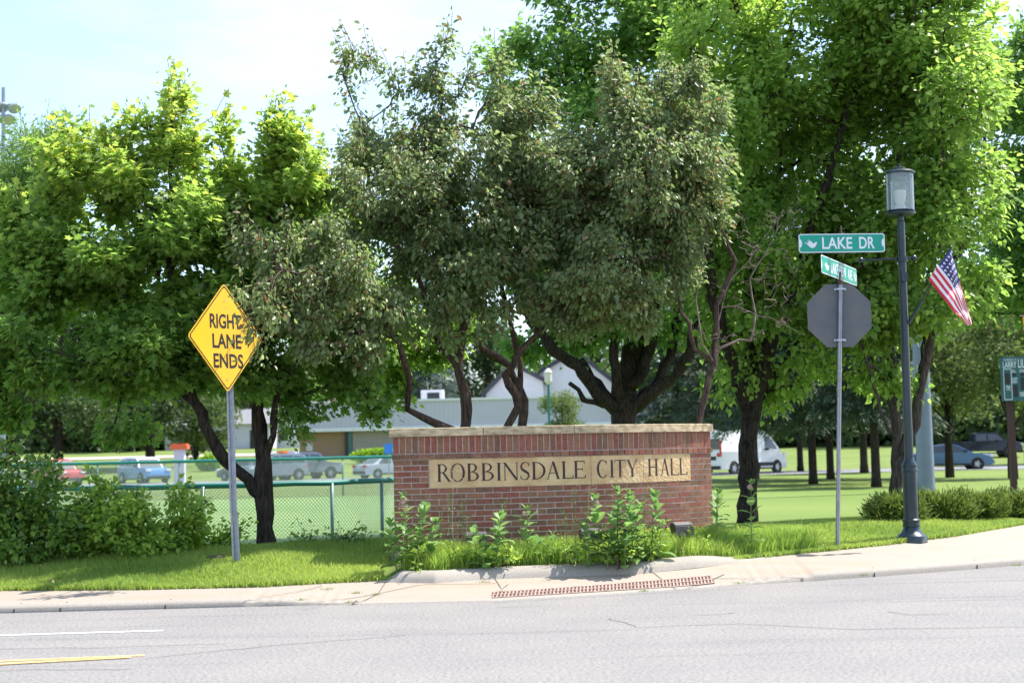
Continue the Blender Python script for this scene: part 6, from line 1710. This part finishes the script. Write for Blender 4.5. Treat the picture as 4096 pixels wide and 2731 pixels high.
# white gabled building behind
Yg = 165.0
g0, g1 = D(1075, 905, Yg), D(1410, 905, Yg); gab = empty('gabled_building', (g0[0], Yg, 2.5), 'white building with steep dark-edged gables rising over the flat roof', 'building')
def gable(xa, xm, xb, za, zm, zb2, Y0, dep):
    b = MB(); base_z = 2.4
    b.add([(xa, Y0, base_z), (xb, Y0, base_z), (xb, Y0, zb2), (xm, Y0, zm), (xa, Y0, za), (xa, Y0 + dep, base_z), (xb, Y0 + dep, base_z), (xb, Y0 + dep, zb2), (xm, Y0 + dep, zm), (xa, Y0 + dep, za)],
          [(0, 1, 2, 3, 4), (9, 8, 7, 6, 5), (1, 6, 7, 2), (0, 4, 9, 5), (3, 2, 7, 8), (4, 3, 8, 9)]); b.build('wall', MAT['roofw'], parent=gab)
    b = MB()
    for (p, q) in (((xa, za), (xm, zm)), ((xm, zm), (xb, zb2))):
        d = np.array((q[0] - p[0], q[1] - p[1])); d = d / np.linalg.norm(d); nn = np.array((-d[1], d[0])) * .45
        p2 = (p[0] - d[0] * .5, p[1] - d[1] * .5) if p[0] == xa else p; q2 = (q[0] + d[0] * .5, q[1] + d[1] * .5) if q[0] == xb else q
        b.hexa([(p2[0], Y0 - .7, p2[1]), (q2[0], Y0 - .7, q2[1]), (q2[0], Y0 + dep + .5, q2[1]), (p2[0], Y0 + dep + .5, p2[1]), (p2[0] + nn[0], Y0 - .7, p2[1] + nn[1]), (q2[0] + nn[0], Y0 - .7, q2[1] + nn[1]), (q2[0] + nn[0], Y0 + dep + .5, q2[1] + nn[1]), (p2[0] + nn[0], Y0 + dep + .5, p2[1] + nn[1])])
    b.build('roof', mat('dark_roof_edge', (.045, .045, .055), .7), parent=gab)
G = lambda vx, vy: D(vx, vy, Yg)
gable(G(1098, 0)[0], G(1160, 0)[0], G(1225, 0)[0], G(0 + 1098, 908)[2], G(1160, 845)[2], G(1225, 880)[2], Yg - 3, 14)
gable(G(1200, 0)[0], G(1300, 0)[0], G(1425, 0)[0], G(1200, 870)[2], G(1300, 812)[2], G(1425, 915)[2], Yg, 16)
# pale houses at the far left
def house(label, vx, Y, w_, h_, roof_h, wallm):
    c = gp(vx, 1050, Y); r_ = empty('house', c, label, 'house', 'houses beyond the ball field')
    b = MB(); b.box(c + np.array((0, 4, h_ / 2)), (w_, 8, h_)); b.build('wall', wallm, parent=r_)
    b = MB(); x0, x1 = c[0] - w_ / 2 - .4, c[0] + w_ / 2 + .4; z = c[2] + h_ + .003
    b.add([(x0, c[1] - .5, z), (x1, c[1] - .5, z), (x1, c[1] + 8.5, z), (x0, c[1] + 8.5, z), (x0, c[1] + 4, z + roof_h), (x1, c[1] + 4, z + roof_h)], [(3, 2, 1, 0), (0, 1, 5, 4), (2, 3, 4, 5), (1, 2, 5), (3, 0, 4)]); b.build('roof', MAT['lot'], parent=r_)
    for dx in (-w_ * .3, w_ * .05):
        b = MB(); b.box(c + np.array((dx, -.02, 1.5)), (1.3, .1, 1.2)); b.build('window', MAT['dark'], parent=r_)
    b = MB(); b.box(c + np.array((w_ * .35, -.02, 1.05)), (1.0, .1, 2.1)); b.build('door', MAT['trim'], parent=r_)
house('pale grey house glimpsed behind the low limb of the maple', 500, 172, 12, 2.8, 1.8, MAT['fascia'])
house('white house glimpsed left of the city hall wall behind the maple stems', 640, 178, 9, 3.0, 2, MAT['roofw'])
# orange capped pillar by the car park, small signs
p = gb(413, 92); pil = empty('gate_pillar', p, 'white pillar with an orange cap standing behind the far fence left of the yellow sign post', 'pillar')
b = MB(); b.box(p + np.array((0, 0, 1.1)), (.62, .5, 2.2)); b.build('shaft', MAT['fascia'], parent=pil)
b = MB(); b.box(p + np.array((0, 0, 2.32)), (1.05, .8, .24)); b.box(p + np.array((0, 0, 2.48)), (.9, .7, .1)); b.build('cap', mat('orange_paint', (.70, .12, .03), .5), parent=pil)
p = gb(893, 93); b = MB(); b.tube([p, p + UPZ * 1.9], .04, 6); bs = empty('blue_sign', p, 'small blue parking sign at the left edge of the brick sign beyond the far fence', 'sign')
b.build('post', MAT['galv'], parent=bs); b = MB(); b.box(p + np.array((0, -.06, 1.95)), (.55, .03, .6)); b.build('board', mat('sign_blue', (.03, .22, .6), .4), parent=bs)
for vx, Y, w_, lab in ((870, 128, 26, 'yellow-green hedge against the tan brick wall left of the brick sign'), (480, 122, 10, 'orange-tipped flower bed bush far behind the yellow sign post')):
    c = gb(vx, Y); k = 2600; d = norm(rng.normal(size=(k, 3))) * rng.random((k, 1)) ** .4 * np.array((w_ * .1, .7, .7)); P = c + np.array((0, 0, .6)) + d
    hd = empty('hedge', c, lab, 'hedge'); leaf_mesh('foliage', P, rng.normal(size=(k, 3)), rng.normal(0, .5, (k, 3)) + np.array((0, 0, .7)), rng.uniform(.12, .28, k), 'clump', MAT['leaf_lime'], hd)
# lamp on the green mast by the gable
p = D(1262, 985, 80); p = np.array((p[0], p[1], 0.0)); b = MB(); b.tube([p, p + UPZ * 5.2], .07, 8); gl = empty('lamp_pole', p, 'thin dark green lamp pole between the crabapple and the wide fanning tree', 'pole')
b.build('pole', MAT['fencegreen'], parent=gl); b = MB(); b.lathe([(.10, 5.1), (.2, 5.25), (.2, 5.7), (.24, 5.75), (.05, 5.95)], 12, c=p); b.build('lantern', MAT['refractor'], parent=gl)

# ------------------------------------------------------------------ milkweed and thin weeds round the sign
def zg_at(x, y): return float(H(x, y))
def milkweed(vx, vyb, vyt, Y, lab, seed, flower=0, lean=0.0, dense=1.0):
    rg = np.random.default_rng(seed); p0 = gp(vx, vyb, Y); h = abs(D(vx, vyt, Y)[2] - D(vx, vyb, Y)[2]); p0[2] = zg_at(p0[0], p0[1])
    h = max(.12, D(vx, vyt, Y)[2] - p0[2])
    r_ = empty('milkweed_plant', p0, lab, 'milkweed', 'milkweed growing in front of the brick sign')
    tip = p0 + np.array((lean * h + rg.normal(0, .04) * h, rg.normal(0, .04), h)); mid = (p0 + tip) / 2 + np.array((rg.normal(0, .035) * h - lean * h * .3, -.02, 0))
    b = MB(); b.tube([p0, mid, tip], [.008, .006, .003], 6); b.build('stem', MAT['stem'], parent=r_)
    P = []; A = []; N_ = []; S = []
    npair = max(4, int(h / .052 * dense)); a = rg.uniform(0, 3.14)
    for k in range(npair):
        f_ = .08 + .92 * k / (npair - 1); c = (1 - f_) ** 2 * p0 + 2 * f_ * (1 - f_) * mid + f_ * f_ * tip
        a += 1.57 + rg.normal(0, .4); up_ = .25 + .9 * f_ ** 2.5
        sz = .20 * (1 - .45 * f_ ** 3) * (1 if f_ > .1 else .8) * rg.uniform(.6, 1.15)
        for s_ in (0, math.pi):
            d = np.array((math.cos(a + s_), math.sin(a + s_), up_ + rg.normal(0, .28))); P.append(c + norm(d) * .012); A.append(d); N_.append((-d[0] * up_, -d[1] * up_, 1)); S.append(sz)
    if h > .3:
        for _ in range(5): P.append(tip); A.append(np.array((rg.normal(0, .5), rg.normal(0, .5), 1.3))); N_.append(rg.normal(size=3)); S.append(rg.uniform(.05, .09))
    leaf_big(P, A, N_, S, r_, rg)
    if flower:
        b = MB()
        for q in range(flower):
            c = tip + np.array((rg.normal(0, .035), rg.normal(0, .03) - .02, -.03 - .05 * q))
            for _ in range(46):
                d = norm(rg.normal(size=3)); e = c + d * .027; s_ = .0062
                b.add([e + np.array(w) * s_ for w in ((1, 0, 0), (-1, 0, 0), (0, 1, 0), (0, -1, 0), (0, 0, 1), (0, 0, -1))], [(0, 2, 4), (2, 1, 4), (1, 3, 4), (3, 0, 4), (2, 0, 5), (1, 2, 5), (3, 1, 5), (0, 3, 5)])
        b.build('flower_cluster', MAT['blossom'], parent=r_)
def leaf_big(P, A, N_, S, parent, rg):
    "broad oval leaves with a fold and a curve"
    rows_ = [(0, .04, 0), (.15, .20, .01), (.38, .29, .03), (.62, .28, .02), (.84, .17, -.03), (1, .0, -.10)]
    V = []; F_ = []; Rn = []
    for p, a, n_, s_ in zip(P, A, N_, S):
        a = norm(np.array(a, float)); n_ = np.array(n_, float); n_ = norm(n_ - a * (n_ @ a)); sd = np.cross(a, n_); b0_ = len(V); q = rg.random(); bend = rg.uniform(.4, 1.6)
        for (y, w_, z) in rows_:
            c = np.array(p) + a * y * s_ + n_ * z * s_ * bend
            V += [c - sd * w_ * s_ + n_ * w_ * .25 * s_, c, c + sd * w_ * s_ + n_ * w_ * .25 * s_]; Rn += [q] * 3
        for k in range(len(rows_) - 1):
            i = b0_ + 3 * k; F_ += [(i, i + 1, i + 4, i + 3), (i + 1, i + 2, i + 5, i + 4)]
    o = np_mesh('leaves', np.array(V), np.array(F_), MAT['milkweed'], parent=parent, rnd=Rn); o.data.polygons.foreach_set('use_smooth', [True] * len(o.data.polygons)); return o
C4 = lambda x, y: ((1500 + x / 1.68) / VS, (1650 + y / 1.68) / VS)
mk = [(225, 565, 1075, 17.0, 'tall leafy milkweed with pink flowers at the left end of the brick sign', 3, -.05, 1.1), (300, 640, 1070, 16.95, 'leafy milkweed leaning against the tall one at the left end of the sign', 0, .12, 1.1),
      (150, 740, 1060, 16.95, 'leftmost short milkweed at the corner of the brick sign', 0, -.12, 1.1), (390, 745, 1060, 17.0, 'milkweed on the right side of the left clump below the letter R', 0, .1, 1.0),
      (690, 815, 990, 17.0, 'small milkweed in front of the left floodlight', 0, -.05, 1.0), (800, 700, 1000, 17.05, 'milkweed just right of the left floodlight', 0, .08, 1.0), (735, 860, 1000, 16.95, 'very short milkweed under the left floodlight', 0, .0, 1),
      (1020, 660, 890, 17.5, 'single milkweed with a pink flower below the letter S', 1, .03, 1.0), (1100, 850, 935, 17.3, 'small seedling milkweed right of the single flowering one', 0, .0, 1.0), (1200, 830, 935, 17.3, 'small seedling milkweed below the letter L', 0, .05, 1.0),
      (1490, 575, 985, 17.1, 'milkweed with two pink flower heads below the first stone joint', 2, -.02, 1.1), (1560, 700, 990, 17.0, 'bushy milkweed leaning right beside the pink flowered one', 0, .15, 1.1), (1430, 760, 980, 17.0, 'low milkweed on the left of the dense right clump', 0, -.1, 1.0),
      (1640, 535, 975, 17.15, 'tall milkweed below the letters CITY', 0, .02, 1.1), (1735, 550, 985, 17.1, 'tallest broad-leaved milkweed right of the one below CITY', 0, .0, 1.15), (1680, 700, 990, 16.95, 'milkweed low in the middle of the dense right clump', 0, .1, 1.1), (1790, 640, 975, 17.2, 'milkweed leaning right at the edge of the dense clump', 0, .12, 1.0),
      (1905, 560, 940, 17.4, 'single upright milkweed left of the standing floodlight', 0, .0, .9), (2312, 555, 785, 18.9, 'milkweed at the right end of the brick sign', 0, .0, .9)]
for i, (x, yt_, yb_, Y, lab, fl_, ln, de) in enumerate(mk):
    a = C4(x, yb_); t_ = C4(x, yt_); milkweed(a[0], a[1], t_[1], Y, lab, 300 + i, fl_, ln, de)
milkweed(1728, 1262, 1112, 18.25, 'tall bare-stemmed milkweed in front of the dark forked trunk', 350, 1, .03, .62)
milkweed(1644, 1215, 1130, 18.6, 'spindly milkweed between the wall end and the dark forked trunk', 351, 0, .05, .6)
for i, (x, yt_, yb_, Y, w_, lab) in enumerate([(500, 900, 1040, 17.1, 70, 'low grey-green leafy weeds at the foot of the tall dry weed'), (870, 860, 1000, 17.0, 60, 'low bright weeds right of the left floodlight'), (1310, 830, 980, 17.1, 90, 'low tangled weeds left of the dense milkweed clump'), (1620, 870, 990, 16.95, 110, 'tangled undergrowth at the foot of the dense milkweed clump'), (1860, 800, 970, 17.3, 60, 'low leafy weeds between the dense clump and the standing floodlight'), (250, 930, 1080, 16.9, 80, 'leafy undergrowth at the foot of the left milkweed clump'), (2200, 810, 930, 17.9, 60, 'ragged weeds at the right end of the brick sign')]):
    a = C4(x, yb_); c = C4(x, (yt_ + yb_) / 2)
    shrub('weed_clump', lab, 500 + i, gp(a[0], a[1], Y), [E(c[0], c[1], Y, w_ / 1.68 / VS, (yb_ - yt_) / 3.4 / VS, .22), E(c[0] + 12, c[1] + 8, Y + .1, w_ / 1.9 / VS, (yb_ - yt_) / 5 / VS, .2)], 42, 16, .045, 'oval', 'leaf_lush', group='low weeds in the planting bed', cat='weeds', nst=4, spread=.03)
def thinweed(x, yt_, yb_, Y, lab, seed, dry=False, lean=0.0):
    rg = np.random.default_rng(seed); a = C4(x, yb_); t_ = C4(x, yt_); p0 = gp(a[0], a[1], Y); p1 = D(t_[0], t_[1], Y); p1 = np.array(p1)
    r_ = empty('tall_weed', p0, lab, 'weed', 'thin weeds standing against the brick sign')
    q = MB(); mid = (p0 + p1) / 2 + np.array((rg.normal(0, .02), 0, 0)); q.tube([p0, mid, p1], [.005, .004, .002], 5)
    P = []; A = []
    for k in range(90 if not dry else 40):
        f_ = rg.uniform(.1, .98 if not dry else .55); c = (1 - f_) ** 2 * p0 + 2 * f_ * (1 - f_) * mid + f_ * f_ * p1; w_ = .07 * (1 - f_) + .012
        e = c + rg.normal(0, w_, 3) * np.array((1, 1, .5)); P.append(e); A.append(rg.normal(0, .6, 3) + np.array((0, 0, .6)))
        if k % 5 == 0: q.tube([c, e + np.array((0, 0, .02))], [.0022, .0015], 3, cap=False)
    if dry:
        for k in range(16):
            c = p1 + np.array((0, 0, -.02 * k * .5)); e = c + np.array((rg.normal(.0, .06), 0, rg.uniform(-.03, .07))); q.tube([c, (c + e) / 2 + np.array((0, 0, .02)), e + np.array((0, 0, -.01))], [.0018, .0015, .003], 3)
    else:
        q.tube([p1, p1 + np.array((.02, 0, .03)), p1 + np.array((.05, 0, .01))], .002, 3)
    q.build('stem', MAT['strawc'] if dry else MAT['stem'], parent=r_)
    leaf_mesh('leaves', np.array(P), np.array(A), rg.normal(size=(len(P), 3)), rg.uniform(.02, .045, len(P)), 'thin', MAT['weed'], r_)
for i, t_ in enumerate([(445, 655, 1010, 17.2, 'thin weed left of the dry seed head', False), (530, 370, 1040, 17.1, 'tall dry weed whose straw seed head crosses the letter O', True), (585, 605, 1000, 17.2, 'thin branching weed right of the dry one', False), (500, 520, 1030, 17.2, 'thin green weed against the dry stalk', False), (865, 590, 960, 17.4, 'thin weed reaching up right of the left floodlight', False), (640, 700, 985, 17.2, 'short thin weed left of the left floodlight', False),
                        (1270, 645, 970, 17.3, 'thin weed below the letter A', False), (1345, 500, 980, 17.2, 'tall thin weed with nodding tip below the letter L', False), (1440, 480, 985, 17.2, 'tall dry weed crossing the first stone joint', True), (1415, 600, 985, 17.2, 'thin weed left of the pink flowers', False), (1815, 500, 975, 17.4, 'thin weed rising behind the dense milkweed clump', False)]):
    thinweed(t_[0], t_[1], t_[2], t_[3], t_[4], 400 + i, t_[5])

# ------------------------------------------------------------------ grass
def blades(name, n, region, hmin, hmax, w, m_, label, bend=.4, seed=1):
    rg = np.random.default_rng(seed); P = region(rg, n); n = len(P)
    h = rg.uniform(hmin, hmax, n) * (1 + .25 * np.sin(P[:, 0] * 3.1) * np.sin(P[:, 1] * 4.7 + P[:, 0]))
    a = rg.uniform(0, 6.283, n); d = np.stack([np.cos(a), np.sin(a), np.zeros(n)], 1); ln = rg.normal(0, bend, (n, 2))
    tip = P + np.stack([ln[:, 0] * h, ln[:, 1] * h, h], 1); mid = P + np.stack([ln[:, 0] * h * .35, ln[:, 1] * h * .35, h * .6], 1)
    ww = (w * rg.uniform(.6, 1.3, n))[:, None]
    V = np.stack([P - d * ww, P + d * ww, mid + d * ww * .7, tip, mid - d * ww * .7], 1).reshape(-1, 3); b0_ = (np.arange(n) * 5)[:, None]
    F_ = np.concatenate([b0_ + np.array(q)[None] for q in ((0, 1, 2), (0, 2, 4), (4, 2, 3))])
    patch = .5 + .35 * np.sin(P[:, 0] * 1.3 + 1) * np.sin(P[:, 1] * 2.1) + rg.normal(0, .22, n)
    o = np_mesh(name, V, F_, m_, rnd=np.repeat(np.clip(patch, 0, 1), 5)); tag(o, label, 'grass', kind='stuff'); return o
def reg(x0, x1, t0, t1, keep=None, densepow=1.0):
    def f_(rg, n):
        x = rg.uniform(x0, x1, n); t = t0 + (t1 - t0) * rg.random(n) ** densepow; y = EDGE(x) + t
        k = np.ones(n, bool) if keep is None else keep(x, y, t)
        x, y = x[k], y[k]; return np.stack([x, y, H(x, y) - .005], 1)
    return f_
wall_y = lambda x: np.interp(x, _X, _Y)
out_of_wall = lambda x, y, t: ~((x > _X[0] - .05) & (x < Wp(SL, 0, 0)[0] + .1) & (y > wall_y(x) - .03) & (y < wall_y(x) + TH + .05))
inbed = lambda x, y, t: out_of_wall(x, y, t) & ((bedness(x) < .25) | (t > .17))
blades('grass', 150000, reg(-8.6, -1.5, .0, 3.4, inbed, 1.2), .035, .085, .0045, MAT['grass'], 'short green grass on the left mound between the pavement and the shrubs', seed=1)
blades('grass', 150000, reg(2.2, 9.0, .0, 6.5, inbed, 1.5), .03, .07, .0045, MAT['grass'], 'short bright grass on the verge around the street sign post and lamp post', seed=2)
blades('tall_grass', 52000, reg(BED0 + .1, BED1 - .3, .18, 1.5, inbed, .9), .06, .24, .0045, MAT['tallgrass'], 'lush tall grass in the planting bed in front of the brick sign', bend=.35, seed=3)
blades('tall_grass', 8000, reg(2.3, 3.7, .12, 1.3, inbed, 1.0), .08, .24, .0045, MAT['tallgrass'], 'tufted long grass around the wall end and the tall milkweed', bend=.35, seed=4)
blades('edge_grass', 5000, reg(-8.6, 9.0, -.03, .05, lambda x, y, t: bedness(x) < .2), .03, .07, .005, MAT['grass'], 'ragged fringe of grass along the pavement edge', bend=.7, seed=5)
# tufts in the pavement joints
b = MB(); rg = np.random.default_rng(8)
for (vx, vy) in ((803, 1384), (865, 1346), (1110, 1331), (690, 1378), (1480, 1328), (1155, 1366), (755, 1345), (820, 1372), (2335, 1299), (1700, 1339), (1985, 1322)):
    x, y = on_walk(vx, vy)
    for _ in range(26):
        p = np.array((x + rg.normal(0, .035), y + rg.normal(0, .02), walkz(x, y))); d = rg.normal(0, .02, 3); d[2] = rg.uniform(.012, .035)
        b.add([p + (-.003, 0, 0), p + (.003, 0, 0), p + d], [(0, 1, 2)])
tu = b.build('joint_weeds', MAT['weed']); tag(tu, 'tiny weeds growing in the pavement joints', 'weeds', kind='stuff')
# fallen leaves
for i, (vx, vy, lab) in enumerate([(120, 1331, 'curled tan leaf on the grass at the far left'), (1293, 1322, 'dry tan leaf in the gutter under the bed kerb'), (1565, 1279, 'small orange leaf on the grass edge right of the bed')]):
    p = gp(vx, vy, float(EDGE(D(vx, vy, 16.8)[0])) + (.25 if i != 1 else -.07))
    if i == 1: p[2] = walkz(p[0], p[1])
    P = np.array([p + rng.normal(0, .012, 3) * (1, 1, .2) + np.array((0, 0, .02 + .05 * (i != 1))) for _ in range(5)])
    o = leaf_mesh('fallen_leaf', P, rng.normal(size=(5, 3)), rng.normal(0, .3, (5, 3)) + np.array((0, 0, 1)), np.full(5, .05), 'oval', MAT['strawc'], None); tag(o, lab, 'leaf')
print('objects', len(bpy.data.objects), 'polys', sum(len(m_.polygons) for m_ in bpy.data.meshes))
